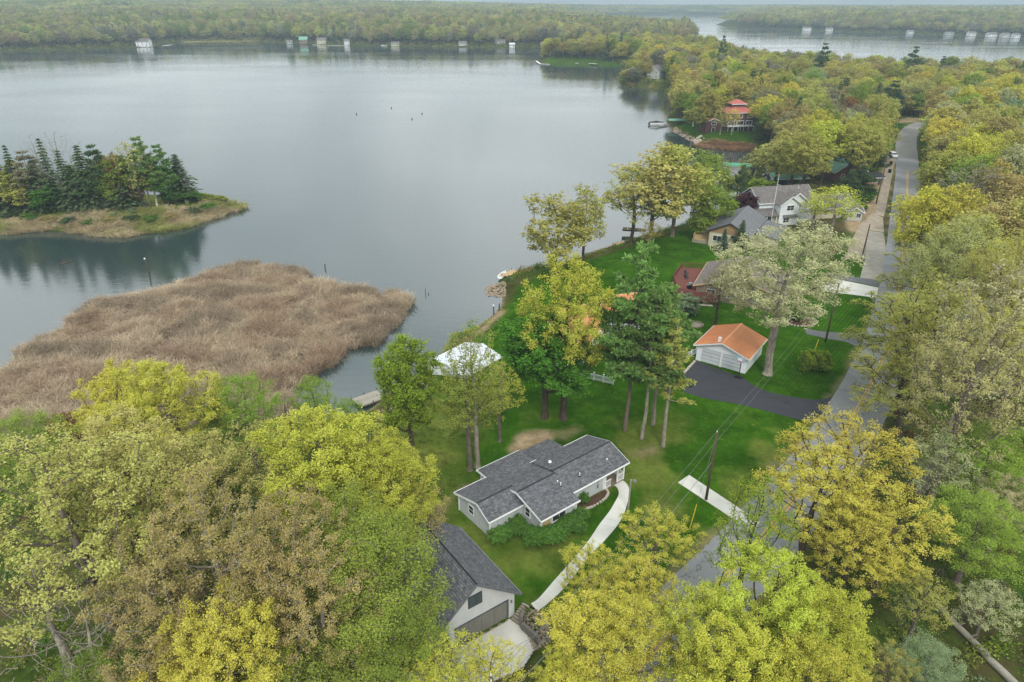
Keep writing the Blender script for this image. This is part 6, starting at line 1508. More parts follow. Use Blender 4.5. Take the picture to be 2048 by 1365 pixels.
# left foreground mass
T(318, 722, 16, 6.0, 'dense', 'yellow', 'bright yellow tree rising against the reed bed')
T(205, 735, 14, 5.0, 'dense', 'yellow', 'yellow tree left of the brightest yellow tree by the reeds')
T(112, 800, 7, 2.6, 'maple', 'rust', 'small rusty red tree at the edge of the reed bed')
T(476, 746, 13.5, 4.3, 'fine', 'fresh', 'vivid green tree overlapping the reed bed')
T(420, 800, 11, 3.4, 'fine', 'green', 'paler green tree left of the vivid green one')
T(618, 746, 10.5, 3.0, 'fine', 'fresh', 'small dark-hearted green tree at the tip of the channel')
T(690, 792, 8, 2.4, 'fine', 'fresh', 'small green tree left of the plank dock')
T(560, 760, 6, 2.2, 'bare', 'grey', 'leafless grey shrub tree at the reed edge', bark='std')
T(640, 830, 19, 5.8, 'dense', 'lime', 'big rounded yellow-lime tree left of the grey house')
T(770, 905, 15, 4.6, 'dense', 'lime', 'yellow-lime tree between the grey house and the big rounded one')
T(720, 880, 16, 4.4, 'dense', 'lime', 'narrow yellow-lime tree behind the big rounded one')
T(830, 980, 9, 3.0, 'sparse', 'brown', 'small brownish tree beside the corner of the grey house')
T(240, 845, 20, 6.4, 'broad', 'tanolive', 'broad tan-yellow tree in the left foreground')
T(420, 880, 17, 5.8, 'broad', 'tanolive', 'tan-yellow tree below the vivid green one')
T(30, 826, 14, 4.6, 'fine', 'green', 'green tree at the left frame edge below the reeds')
T(95, 905, 22, 7.2, 'open', 'tanolive', 'large pale tan tree with dark trunk at the left edge')
T(230, 960, 18, 5.6, 'open', 'olive', 'olive tree beside the large pale tan one', bark='dark')
T(400, 985, 20, 5.8, 'open', 'brown', 'wide brownish budding tree in the lower left', bark='light')
T(565, 1015, 18, 4.8, 'open', 'brown', 'brownish budding tree left of the lime thicket', bark='light')
T(300, 1130, 16, 5.0, 'open', 'brown', 'low brown budding tree at the bottom left', bark='light')
T(620, 1110, 16, 4.4, 'open', 'brown', 'brown-olive tree in front of the lime-green thicket', bark='light')
T(735, 1045, 17, 5.2, 'fine', 'moss', 'fine-leafed lime-green tree covering the left slope of the grey garage')
T(680, 1010, 16, 5.0, 'fine', 'moss', 'fine-leafed green tree behind the garage')
T(775, 1190, 12, 4.2, 'fine', 'green', 'green tree beside the overhead door of the grey garage')
T(700, 1240, 11, 4.4, 'fine', 'green', 'green undergrowth tree at the bottom left of the garage')
T(432, 1222, 15, 4.0, 'dense', 'gold', 'golden-yellow budding tree at the bottom left')
T(360, 1300, 12, 3.6, 'dense', 'gold', 'smaller golden tree at the bottom edge')
T(60, 1150, 15, 5.4, 'bare', 'grey', 'grey leafless tree at the lower left edge', bark='light')
T(150, 1210, 13, 4.4, 'bare', 'grey', 'grey leafless tree right of the other bare one', bark='light')
T(520, 1290, 9, 4.0, 'fine', 'green', 'green saplings under the golden tree')
T(200, 1310, 9, 4.0, 'fine', 'green', 'low green tree at the bottom left corner')
T(600, 1330, 10, 4.2, 'sparse', 'moss', 'thin tree at the bottom edge left of the driveway')
# bottom centre and right foreground
T(905, 1292, 9, 2.6, 'sparse', 'lime', 'thin pale sapling before the concrete driveway')
T(985, 1300, 8.5, 2.4, 'sparse', 'lime', 'second thin pale sapling before the concrete driveway')
T(860, 1320, 8, 2.4, 'sparse', 'lime', 'leftmost thin sapling before the concrete driveway')
B(1172, 1232, 1090, 130, 'open', 'yellow', 'yellow tree hanging over the concrete walkway')
B(1252, 1292, 1135, 190, 'open', 'yellow', 'loose yellow tree right of the walkway')
B(1300, 1172, 1032, 180, 'open', 'yellow', 'loose yellow tree above the lower road')
B(1150, 1335, 1200, 100, 'open', 'yellow', 'small yellow tree beside the garage steps')
B(1180, 1400, 1215, 230, 'broad', 'yellow', 'yellow tree at the bottom centre right of the steps')
B(1262, 1420, 1200, 220, 'broad', 'yellow', 'yellow tree at the bottom between steps and road')
B(1128, 1450, 1318, 140, 'broad', 'yellow', 'low yellow tree at the bottom edge')
B(1388, 1425, 1190, 220, 'dense', 'lime', 'yellow-lime tree at the right side of the lower road', bark='dark')
B(1490, 1380, 1112, 250, 'dense', 'lime', 'large dense yellow-lime tree at the bottom right', bark='dark')
B(1592, 1400, 1170, 210, 'dense', 'lime', 'yellow-lime tree right of the large dense one', bark='dark')
B(1440, 1520, 1270, 240, 'dense', 'lime', 'yellow-lime tree at the bottom edge right of the road', bark='dark')
B(1580, 1560, 1310, 240, 'dense', 'lime', 'low yellow-lime tree at the bottom edge below the large one', bark='dark')
B(1745, 1420, 1290, 130, 'open', 'olive', 'olive tree at the bottom edge beside the fallen log')
B(1652, 1082, 838, 280, 'open', 'gold', 'tall golden-orange tree leaning over the road bend', bark='dark')
B(1598, 1132, 905, 230, 'open', 'gold', 'golden tree nearest the concrete slab', bark='dark')
B(1742, 1190, 985, 240, 'open', 'gold', 'golden tree right of the road bend', bark='dark')
B(1672, 1212, 1020, 190, 'open', 'gold', 'lower golden tree between the two tall ones', bark='dark')
B(1468, 1238, 945, 160, 'sparse', 'leafgreen', 'fresh green thin tree over the concrete slab', bark='dark')
B(1810, 1290, 1150, 120, 'sparse', 'olive', 'low olive tree in the brush right of the golden ones')
B(1815, 770, 580, 240, 'open', 'olive', 'olive tree leaning over the right lane below the mailbox', bark='dark', lean=(0, -.2), yaw=0.0)
B(1842, 640, 490, 170, 'open', 'olive', 'olive tree at the right road edge opposite the mailbox', bark='dark', lean=(0, -.16), yaw=0.0)
B(1848, 560, 440, 120, 'sparse', 'olive', 'thin olive tree at the right road edge opposite the concrete lane', bark='dark', lean=(0, -.16), yaw=0.0)
B(1852, 480, 385, 110, 'dense', 'yellow', 'yellow tree at the right road edge above the concrete lane', bark='dark')
B(1798, 868, 690, 220, 'open', 'olive', 'low olive tree reaching over the road above the golden ones', bark='dark', lean=(0, -.22), yaw=0.0)
T(1850, 562, 20, 6.8, 'open', 'olive', 'big yellow-olive tree overhanging the road', bark='dark')
T(1800, 640, 15, 4.4, 'open', 'olive', 'open yellow-green tree reaching over the centre line', bark='dark')
x_, y_ = G(1838, 985); plant('sparse', x_, y_, 3, 26, 6.2, 'pale', 'tall leaning tree with long pale bare trunk right of the road', bark='light', lean=(.02, .16), yaw=.4)
T(1990, 620, 24, 6.0, 'open', 'palegold', 'pale yellowish tree at the right edge')
T(1930, 448, 21, 6.8, 'fine', 'palegold', 'pale yellow-green tree crown at the right above the road')
T(2010, 520, 20, 6.2, 'fine', 'olive', 'olive tree at the right frame edge below the pale one')
T(1850, 395, 18, 5.4, 'dense', 'yellow', 'golden yellow tree at the right of the upper road')
T(1930, 380, 19, 5.6, 'dense', 'gold', 'wide golden tree above the whitish one')
T(2010, 330, 19, 5.6, 'dense', 'orange', 'orange-tinted tree at the right edge')
T(2000, 860, 12, 4.6, 'fine', 'fresh', 'vivid green tree in the wood at the right edge')
T(1975, 1000, 10, 4.4, 'fine', 'fresh', 'vivid green low tree in the wood at the right')
T(2035, 960, 9, 3.2, 'broad', 'blossom', 'white blossoming small tree at the right edge')
T(1900, 880, 11, 3.8, 'sparse', 'pale', 'thin pale tree in the wood behind the leaning trunk', bark='light')
T(1870, 1300, 7, 2.6, 'fine', 'sage', 'grey-green bushy sapling beside the fallen log')
T(1990, 1180, 6, 2.4, 'sparse', 'pale', 'thin pale sapling in the brush at the right corner')
# mid distance by the cove and cabins
B(1600, 396, 262, 112, 'broad', 'olive', 'large olive tree behind the white house ridge', bark='dark')
B(1548, 380, 276, 104, 'broad', 'tanolive', 'yellow-olive tree at the cove edge', bark='dark')
B(1690, 376, 246, 116, 'broad', 'olive', 'wide olive tree over the green-roofed cabin', bark='dark')
B(1640, 372, 240, 100, 'broad', 'lime', 'yellow-green tree left of the green-roofed cabin', bark='dark')
B(1738, 330, 222, 84, 'broad', 'olive', 'olive tree beside the upper road')
B(1715, 400, 330, 60, 'pine', 'pinedark', 'dark evergreen in front of the cabin')
B(1752, 352, 300, 44, 'pine', 'pinedark', 'dark evergreen beside the parked cars')
B(1690, 405, 340, 50, 'pine', 'pinedark', 'dark evergreen left of the small shed')
B(1500, 385, 300, 70, 'sparse', 'olive', 'thin olive tree between the cove lift and the white house', bark='dark')
B(1575, 350, 236, 90, 'broad', 'tanolive', 'tan-yellow tree behind the black boathouse', bark='dark')
B(1475, 388, 350, 64, 'shrub', 'moss', 'tall yellow-green bush in front of the teal canopy', cat='shrub')
B(1520, 392, 356, 60, 'shrub', 'leafgreen', 'green bush along the long white dock', cat='shrub')
B(1440, 372, 322, 56, 'bare', 'grey', 'leafless reddish tree left of the teal canopy')
B(1520, 292, 210, 44, 'spruce', 'spruce', 'dark spruce at the right wall of the red-roofed house')
B(1540, 292, 200, 60, 'broad', 'fresh', 'pale green tree right of the dark spruce')
B(1385, 262, 190, 44, 'birch', 'fresh', 'light green birch left of the red-roofed house', bark='birch')
B(1462, 272, 214, 34, 'sparse', 'gold', 'thin golden tree in front of the red-roofed house', bark='light')
B(1440, 268, 215, 40, 'sparse', 'olive', 'thin olive tree in front of the low red wing', bark='light')
B(1415, 262, 180, 60, 'broad', 'orange', 'ochre tree beside the low red-roofed wing')
B(1690, 270, 192, 76, 'dense', 'rust', 'rusty red tree in the middle of the woods')
B(1740, 262, 165, 56, 'spruce', 'spruce', 'tall dark spruce near the road bend')
B(1775, 245, 160, 50, 'pine', 'bluespruce', 'blue-green conifer near the road bend')
B(1437, 165, 70, 28, 'pine', 'pinedark', 'tall dark pine breaking the skyline at the narrows')
B(1636, 170, 85, 34, 'pine', 'pinedark', 'dark pine on the skyline left of the middle')
B(1815, 175, 92, 40, 'pine', 'pinedark', 'dark spreading pine on the skyline against the far lake')

for i, (px, py, ty, w, kd, cl) in enumerate([(1112, 117, 98, 14, 'spruce', 'pinedark'), (1128, 118, 82, 26, 'broad', 'orange'), (1143, 118, 78, 30, 'broad', 'olive'), (1160, 118, 76, 30, 'broad', 'tanolive'), (1178, 119, 80, 30, 'broad', 'brown'), (1194, 120, 74, 30, 'broad', 'olive'), (1212, 122, 68, 26, 'spruce', 'pinedark'),
        (1226, 124, 76, 28, 'broad', 'green'), (1240, 126, 66, 26, 'spruce', 'pinedark'), (1256, 128, 72, 32, 'broad', 'olive'), (1272, 132, 78, 30, 'broad', 'green'), (1088, 118, 96, 16, 'maple', 'olive')]):
    x, y = G(px, py, 1.5); d_ = inland(np.array([x]), np.array([y]))[0]
    B(px, py, ty, w, kd, cl, ['small dark conifer at the tip side of the wooded point', 'ochre tree first in the row on the wooded point', 'olive tree second in the row on the wooded point', 'tan-yellow tree third in the row on the wooded point', 'brownish tree fourth in the row on the wooded point', 'olive tree before the first tall conifer on the wooded point', 'tall dark conifer in the row on the wooded point', 'green tree between the two conifers of the wooded point', 'second tall dark conifer of the wooded point', 'olive tree behind the conifers of the wooded point', 'green tree where the wooded point joins the land', 'single round tree at the very tip of the wooded point'][i], group='trees on the wooded point')
for i, (px, py, ty, w, kd, cl) in enumerate([(1252, 172, 148, 30, 'broad', 'tanolive'), (1270, 168, 128, 40, 'broad', 'green'), (1288, 166, 124, 36, 'broad', 'orange'), (1262, 160, 118, 34, 'broad', 'olive'), (1350, 172, 118, 44, 'broad', 'green'), (1342, 160, 100, 40, 'broad', 'gold'), (1300, 152, 110, 34, 'broad', 'tanolive'), (1325, 150, 104, 36, 'broad', 'brown')]):
    B(px, py, ty, w, kd, cl, ['low pale tree at the tip of the near wooded point', 'green tree left of the grey house on the point', 'ochre tree just left of the grey house on the point', 'olive tree behind the tip of the near point', 'green tree right of the grey house on the point', 'golden tree behind the grey house on the point', 'tan-yellow tree above the grey house roof', 'brownish tree behind the grey house roof'][i], group='trees on the near wooded point')
# wooded spit on the left
for i, (px, py) in enumerate([(20, 440), (60, 443), (100, 446), (140, 448), (185, 450), (225, 448), (265, 446), (305, 444), (345, 438), (385, 428), (415, 420)]):
    x, y = G(px, py, 1.0); plant('shrub', x, y, max(.3, tz(x, y)), 1.7, 2.2, ['pinedark', 'shrubg', 'brown'][i % 3], 'low bush at the foot of the spit trees, %s from the left' % ['first', 'second', 'third', 'fourth', 'fifth', 'sixth', 'seventh', 'eighth', 'ninth', 'tenth', 'eleventh'][i], 'bushes at the foot of the spit trees', cat='shrub')
for (bx, by, ty, w, kd, cl, lb, bk) in [
    (372, 402, 308, 62, 'spruce', 'spruce', 'dark pointed spruce at the right end of the wooded spit', 'pine'),
    (320, 412, 336, 54, 'birch', 'fresh', 'bright green white-stemmed birch on the spit', 'birch'),
    (258, 414, 308, 62, 'birch', 'green', 'taller green birch with leaning white stem on the spit', 'birch'),
    (296, 418, 330, 34, 'birch', 'green', 'slim birch between the two larger birches', 'birch'),
    (305, 402, 272, 60, 'pine', 'pine', 'dark pine behind the bright birch', 'pine'), (340, 400, 288, 52, 'pine', 'pine', 'dark pine next to the pointed spruce', 'pine'),
    (285, 396, 280, 70, 'sparse', 'tanolive', 'pale budding tree in the middle of the spit', 'light'), (250, 400, 300, 40, 'sparse', 'rust', 'reddish budding tree on the spit', 'std'),
    (215, 404, 288, 56, 'pine', 'pinedark', 'dark conifer left of the green birch', 'pine'), (188, 402, 290, 60, 'spruce', 'spruce', 'dark spruce in the thick of the spit', 'pine'),
    (150, 405, 300, 50, 'spruce', 'spruce', 'second dark spruce in the thick of the spit', 'pine'), (118, 398, 276, 48, 'spruce', 'spruce', 'tall narrow spruce below the bare tree', 'pine'),
    (145, 396, 262, 84, 'bare', 'grey', 'leafless tree rising above the spit conifers', 'light'), (105, 396, 268, 56, 'bare', 'grey', 'smaller leafless tree on the spit', 'light'),
    (80, 404, 300, 66, 'pine', 'grey', 'brownish thin conifer on the spit', 'light'), (55, 415, 320, 76, 'pine', 'olive', 'yellow-brown conifer at the left of the spit', 'light'),
    (30, 420, 330, 70, 'spruce', 'spruce', 'dark full spruce near the left frame edge', 'pine'), (8, 412, 290, 76, 'spruce', 'spruce', 'tallest dark spruce at the left frame edge', 'pine'),
    (50, 402, 290, 44, 'spruce', 'spruce', 'spruce behind the yellow-brown conifer', 'pine'), (170, 420, 330, 60, 'spruce', 'spruce', 'low dark spruce at the spit front', 'pine'),
    (135, 424, 350, 60, 'pine', 'pinedark', 'low bushy pine at the spit front', 'light'), (95, 424, 340, 60, 'spruce', 'pinedark', 'low dark conifer at the front left of the spit', 'pine'),
    (235, 416, 345, 46, 'maple', 'green', 'low green tree at the foot of the birches', 'std'), (275, 412, 360, 40, 'maple', 'rust', 'low reddish tree at the foot of the birches', 'std'),
    (-25, 410, 300, 70, 'spruce', 'spruce', 'spruce cut by the left frame edge', 'pine'), (350, 412, 375, 40, 'maple', 'shrubg', 'low dark tree under the pointed spruce', 'std'),
    (200, 420, 340, 60, 'pine', 'pinedark', 'low dense pine left of the birches', 'pine'), (62, 428, 350, 60, 'maple', 'olive', 'low olive tree at the front of the spit', 'std'), (20, 432, 365, 70, 'spruce', 'pinedark', 'low dark conifer at the front left edge', 'pine'),
    (118, 430, 372, 60, 'maple', 'shrubg', 'low dark green tree in the front of the spit', 'std'), (330, 404, 330, 50, 'maple', 'shrubg', 'dark green tree between birch and spruce', 'std'), (255, 398, 335, 70, 'spruce', 'spruce', 'dark conifer behind the leaning birch', 'pine'), (225, 392, 310, 60, 'maple', 'olive', 'olive tree at the back of the spit', 'std'),
    (160, 392, 330, 80, 'spruce', 'spruce', 'wide dark conifer at the back of the spit', 'pine'), (90, 392, 320, 80, 'spruce', 'spruce', 'dark conifer at the back left of the spit', 'pine'), (375, 410, 380, 60, 'maple', 'shrubg', 'low bushy tree right of the pointed spruce', 'std'),
    (410, 412, 388, 44, 'shrub', 'moss', 'green bush at the spit tip', 'std'), (440, 410, 392, 36, 'shrub', 'moss', 'outermost bush at the spit tip', 'std')]:
    B(bx, by + 22, ty, w * 1.15, kd, cl, lb, bark=bk, cat='shrub' if kd == 'shrub' else 'tree', group='plants on the wooded spit')

# foundation shrubs of the grey house
for i, (a, b, h, rr) in enumerate([(570, 1075, 1.5, 1.0), (640, 1035, 1.4, .9), (700, 1000, 1.4, .9), (770, 965, 1.7, 1.1), (860, 1020, 1.4, .9), (935, 1090, 1.6, 1.15), (1010, 1075, 1.7, 1.1), (1080, 1080, 1.6, 1.1), (1150, 1065, 1.7, 1.15),
                                 (1215, 1000, 1.7, 1.1), (1290, 960, 1.8, 1.15), (1370, 960, 1.6, 1.1), (1405, 870, 1.7, .95), (1425, 695, 1.5, .75)]):
    x, y = G(*z2(a, b + 30)); lb = ['dark green shrub at the front corner of the wing', 'second shrub along the wing wall', 'third shrub along the wing wall', 'shrub in the inside corner of the grey house', 'small shrub under the gable window', 'large shrub at the gable corner', 'shrub in front of the gable corner', 'shrub below the plywood panel', 'shrub left of the picture window', 'tall shrub under the picture window', 'tall shrub right of the picture window', 'shrub at the end of the picture window wall', 'upright shrub at the house step corner', 'single shrub in the mulch bed corner'][i]
    plant('shrub', x, y, 2.98, h, rr, 'shrubg', lb, 'shrubs along the grey house', cat='shrub')
for i, (px, py) in enumerate([(1765 - 30, 500), (1700, 590), (1765, 395), (1745, 420), (1735, 430), (1755, 405)]):
    if i < 2: continue
    x, y = G(px - 25, py); plant('shrub', x, y, 3, 2.2, 1.8, 'shrubg', ['', '', 'green bush beside the gravel shoulder, farthest of four', 'green bush beside the gravel shoulder, third from the road bend', 'green bush beside the gravel shoulder, nearest of four', 'green bush beside the gravel shoulder, second from the road bend'][i], 'bushes on the gravel shoulder', cat='shrub')

# ------------------------------------------------------------------ woods: fill
RNG = np.random.RandomState(77)
ROADA = np.array(ROAD)
def road_rel(X, Y):
    D = np.hypot(X[:, None] - ROADA[None, :, 0], Y[:, None] - ROADA[None, :, 1]); k = np.clip(D.argmin(1), 0, len(ROADA) - 2); t = ROADA[k + 1] - ROADA[k]
    side = t[:, 0] * (Y - ROADA[k, 1]) - t[:, 1] * (X - ROADA[k, 0])
    return D.min(1), side < 0                                  # distance, right-hand side
def jgrid(x0, x1, y0, y1, sp):
    gx, gy = np.meshgrid(np.arange(x0, x1, sp), np.arange(y0, y1, sp)); n = gx.size
    return gx.ravel() + RNG.uniform(-.42, .42, n) * sp, gy.ravel() + RNG.uniform(-.42, .42, n) * sp
def inview(X, Y, m=160, zt=12):
    dz = zt - CAMZ; fw = Y * _c - dz * _s; px = 1024 + FP * X / fw; py = 682.5 - FP * (Y * _s + dz * _c) / fw
    return (fw > 5) & (px > -m) & (px < 2048 + m) & (py < 1365 + 2 * m)
def keep_clear(X, Y, mind):
    P = np.array([(p[0], p[1]) for p in PLACED]); ok = np.ones(len(X), bool)
    for i in range(0, len(X), 4000):
        D = np.hypot(X[i:i + 4000, None] - P[None, :, 0], Y[i:i + 4000, None] - P[None, :, 1]); ok[i:i + 4000] = D.min(1) > mind
    return ok
LAWN_CLEAR = GP([(700, 1000), (800, 760), (960, 640), (1020, 550), (1300, 470), (1420, 430), (1500, 385), (1540, 345), (1620, 395), (1715, 425), (1760, 340), (1800, 330), (1790, 600), (1640, 860), (1450, 1130), (1330, 1350), (900, 1365), (830, 1100)])
CLEARS = [LAWN_CLEAR, GP([(1395, 240), (1395, 292), (1515, 300), (1525, 262), (1500, 250)]), GP([(1750, 345), (1745, 300), (1765, 262), (1780, 236), (1860, 236), (1850, 300), (1850, 345)]), GP([(1770, 880), (1900, 840), (2300, 860), (2300, 1700), (1500, 1700), (1690, 1100)]),
          GP([(1640, 330), (1720, 330), (1720, 400), (1640, 400)]), GP([(1292, 156), (1288, 179), (1340, 181), (1338, 156)], 2.5), GP([(1080, 119), (1200, 121.5), (1240, 132), (1080, 131)], 1)]
for (px, py, L, W, *_r) in FARH:
    L = L * .8; W = W * .8
    x, y = G(px, py, 2); CLEARS.append([(x - L * .28, y - 40), (x + L * .3, y - 40), (x + L * .5, y + W + 2), (x - L * .5, y + W + 2)])
CANOPY = ['olive', 'yellow', 'gold', 'tanolive', 'lime', 'brown', 'fresh', 'green', 'pale', 'orange', 'grey', 'sage', 'pinedark', 'rust']
WGT_R = np.array([.2, .13, .1, .12, .13, .08, .07, .03, .07, .05, .03, .02, .0, .01])
WGT_M = np.array([.24, .06, .05, .16, .08, .12, .02, .07, .03, .04, .1, .02, .11, .01])
WGT_F = np.array([.36, .02, .0, .2, .07, .08, .03, .1, .03, .01, .06, .02, .02, .0])
CNAME = dict(olive='olive', yellow='bright yellow', gold='golden', tanolive='tan-yellow', lime='yellow-lime', brown='brownish budding', fresh='fresh green', green='mid-green', pale='pale grey-green', orange='ochre', grey='grey-brown', sage='sage green', pinedark='dark evergreen', rust='rusty red')
def fill(zone_fn, box, sp, wgt, Hr, Rr, mind):
    X, Y = jgrid(*box, sp); ok = inview(X, Y); X, Y = X[ok], Y[ok]
    d = inland(X, Y); ok = d > 2.5; X, Y, d = X[ok], Y[ok], d[ok]
    ok = zone_fn(X, Y)
    for c in CLEARS: ok &= poly_sd(c, X, Y) < 0.5
    if mind: ok &= keep_clear(X, Y, mind)
    X, Y = X[ok], Y[ok]; n = len(X)
    cn = fbm(X / 18, Y / 18, 21, 2); ci = RNG.choice(len(wgt), n, p=wgt / wgt.sum())
    H = RNG.uniform(*Hr, n); R = RNG.uniform(*Rr, n); H = H * np.where((Y > 330) & (Y < 700) & (X > 150), .88, 1.0)
    return X, Y, TZ(X, Y), H, R, ci
def zone_right(X, Y):
    d, right = road_rel(X, Y); return (d > 6.5) & right & (Y > 28) & (Y < 330)
def zone_mid(X, Y):
    d, right = road_rel(X, Y); return (d > 6.5) & (~right | (Y > 400)) & (Y > 150) & (X > 20)
A1 = fill(zone_right, (10, 330, 25, 335), 7.6, WGT_R, (14, 21), (4.8, 7.0), 4.5)
A2 = fill(zone_mid, (25, 800, 150, 860), 7.6, WGT_M, (9, 19), (3.6, 7.6), 4.5)
cand = [np.concatenate([a, b]) for a, b in zip(A1, A2)]
zone = np.concatenate([np.zeros(len(A1[0])), np.ones(len(A2[0]))])
# those that show largest become trees of their own, the rest one woodland
dist = np.hypot(cand[0], cand[1]); order = np.argsort(dist / cand[3]); nind = max(0, 296 - TREE_N); big = order[:nind]; rest = order[nind:]
ORD = ['nearest', 'second nearest', 'third nearest', 'fourth nearest', 'fifth nearest', 'sixth nearest', 'seventh nearest', 'eighth nearest', 'ninth nearest', 'tenth nearest', 'eleventh nearest', 'twelfth nearest', 'thirteenth nearest', 'fourteenth nearest', 'fifteenth nearest', 'sixteenth nearest', 'seventeenth nearest', 'eighteenth nearest', 'nineteenth nearest', 'twentieth nearest']
ORD += ['twenty-%s nearest' % w for w in ('first', 'second', 'third', 'fourth', 'fifth', 'sixth', 'seventh', 'eighth', 'ninth')] + ['thirtieth nearest'] + ['thirty-%s nearest' % w for w in ('first', 'second', 'third', 'fourth', 'fifth', 'sixth', 'seventh', 'eighth', 'ninth')]
CNT = {}
for i in sorted(big, key=lambda k: dist[k]):
    col = CANOPY[int(cand[5][i])]; zn = 'in the wood right of the road' if zone[i] == 0 else 'in the wood between the lake and the road'
    kd = 'pine' if col == 'pinedark' else ('fine' if col in ('fresh', 'green', 'sage') else 'sparse' if col in ('grey',) else ('dense' if RNG.rand() < .35 else 'broad'))
    kk = (col, zn); CNT[kk] = CNT.get(kk, -1) + 1; sz = ORD[min(CNT[kk], len(ORD) - 1)]
    plant(kd, cand[0][i], cand[1][i], cand[2][i], cand[3][i], cand[4][i] * (.7 if kd == 'pine' else 1), col, '%s %s tree %s' % (sz, CNAME[col], zn), 'trees ' + zn)
FARF = False
def tints(ci, amp=.12):
    P = np.array([PAL[c] for c in CANOPY])[ci.astype(int)]; P = P * .8 + .2 * P.mean(1, keepdims=True) if amp < .115 or FARF else P; return P * RNG.uniform(1 - amp, 1 + amp, (len(ci), 1)) * RNG.uniform(1 - amp * .5, 1 + amp * .5, (len(ci), 3))
def scatter_trees(name, X, Y, Z, H, R, ci, keys, conif, label, near=None):
    n = len(X); con = ci == CANOPY.index('pinedark'); pi = RNG.randint(0, len(keys) - len(conif), n); pi[con] = len(keys) - len(conif) + RNG.randint(0, len(conif), con.sum())
    ph = np.array([p.H for p in keys])[pi]; pr = np.array([p.R for p in keys])[pi]; s = R / pr; s[con] *= .62; scl = np.stack([s, s, H / ph], 1)
    return scatter(name, X, Y, Z - .1, RNG.uniform(0, 6.28, n), scl, keys, pi, tints(ci), label)
MIDK = PROTO['broad_mid'] + PROTO['fine_mid'] + PROTO['vase_mid'] + PROTO['sparse_mid']; MIDC = PROTO['spruce_mid'] + PROTO['pine_mid']
scatter_trees('woodland', *[c[rest] for c in cand], MIDK + MIDC, MIDC, 'spring woodland behind the houses and along the road')
FARF = True
# far woods: single far crowns, then groves
def zone_far(X, Y):
    r = np.hypot(X, Y); return (r > 420) & (r < 1750) & ((X < 25) | (Y > 860) | (X > 800))
FH = True
A3 = fill(zone_far, (-1300, 1500, 300, 1760), 8.6, WGT_F, (12, 24), (3.8, 8.2), 0)
A3 = list(A3); _f = fbm(A3[0] / 60, A3[1] / 60, 83, 3); A3[3] = A3[3] * (.72 + .56 * _f); _g = fbm(A3[0] / 45, A3[1] / 45, 87, 2)
for _lo, _hi, _cc in ((0, .34, 'green'), (.34, .42, 'brown'), (.62, .68, 'grey'), (.68, 1, 'pinedark')):
    _m = (_g >= _lo) & (_g < _hi) & (RNG.rand(len(_g)) < .7); A3[5][_m] = CANOPY.index(_cc)
scatter_trees('far_woodland', *A3, PROTO['far'] + PROTO['far_conifer'], PROTO['far_conifer'], 'far woodland across the lake')
def groves(r0, r1, sp, name, label, sc):
    X, Y = jgrid(-r1, r1, r0 * .5, r1, sp); r = np.hypot(X, Y); ok = (r > r0) & (r < r1) & inview(X, Y, 120, 10); X, Y = X[ok], Y[ok]
    d = inland(X, Y); ok = d > 18; X, Y = X[ok], Y[ok]; n = len(X); ci = RNG.choice(len(WGT_F), n, p=WGT_F / WGT_F.sum()); big_ = fbm(X / 300, Y / 300, 31, 3); ci[big_ < .36] = CANOPY.index('green')
    s = sc * RNG.uniform(.85, 1.2, n)
    scatter(name, X, Y, TZ(X, Y) - 1, RNG.uniform(0, 6.28, n), np.stack([s, s, RNG.uniform(.7, 1.25, n)], 1), PROTO['grove'], RNG.randint(0, 2, n), tints(ci, .1), label)
groves(1720, 3600, 36, 'distant_woodland', 'distant woodland beyond both lakes', 1.0)
groves(3550, 9000, 85, 'distant_woodland', 'woodland on the horizon', 2.3)

# ------------------------------------------------------------------ reeds and undergrowth
def reeds(name, poly, sp, hs, label, cols, z=0.0, jit=.25, zf=None):
    P = np.array(poly); lo, hi = P.min(0), P.max(0); X, Y = jgrid(lo[0], hi[0], lo[1], hi[1], sp)
    sd = poly_sd(poly, X, Y) + (fbm(X / 4, Y / 4, 41, 4) - .5) * 5.0; ok = (sd > 0); X, Y, sd = X[ok], Y[ok], sd[ok]
    hole = fbm(X / 4, Y / 4, 43, 4); ok = ~((hole < .36) & (RNG.rand(len(X)) < .85)) & ~((sd < 1.6) & (RNG.rand(len(X)) < .45)); X, Y, sd, hole = X[ok], Y[ok], sd[ok], hole[ok]
    n = len(X); s = hs * RNG.uniform(.7, 1.25, n) * (.5 + .95 * fbm(X / 3.5, Y / 3.5, 47, 3)); pc = np.array([PAL['reed'] if isinstance(c, str) and c == 'reed' else lin(*c) for c in cols])
    k = np.clip((fbm(X / 6, Y / 6, 51, 3) - .3) / .4 * len(cols), 0, len(cols) - .01).astype(int); tn = pc[k] * RNG.uniform(.85, 1.15, (n, 1))
    Z = np.full(n, z) if zf is None else np.maximum(TZ(X, Y), -.1)
    scatter(name, X, Y, Z - .05, RNG.uniform(0, 6.28, n), np.stack([np.full(n, sp / .55), np.full(n, sp / .55), s], 1), PROTO['reed'], RNG.randint(0, 4, n), tn, label)
BED = GP([(-160, 860), (-60, 785), (0, 742), (120, 660), (175, 612), (330, 580), (430, 542), (500, 528), (600, 540), (614, 552), (612, 566), (690, 576), (780, 590), (812, 606), (815, 628), (786, 658), (745, 684), (700, 698), (680, 718), (640, 743), (600, 765), (575, 790), (585, 850),
          (480, 862), (300, 880), (100, 900), (-100, 910)], 0.3)
reeds('reed_bed', BED, .64, .86, 'dead tan cattail reeds filling the shallow bay', [(170, 152, 134), (188, 168, 149), (204, 184, 163), (212, 193, 172), (198, 175, 154), (184, 160, 140)])
mudp = MB(); q = [(p[0], p[1], .03) for p in BED]; mudp.add(q[::-1], [tuple(range(len(q)))]); tag(mudp.build('marsh_bed', mat('marsh_mud', lin(104, 92, 78), .9, .6, .3)), kind='structure')
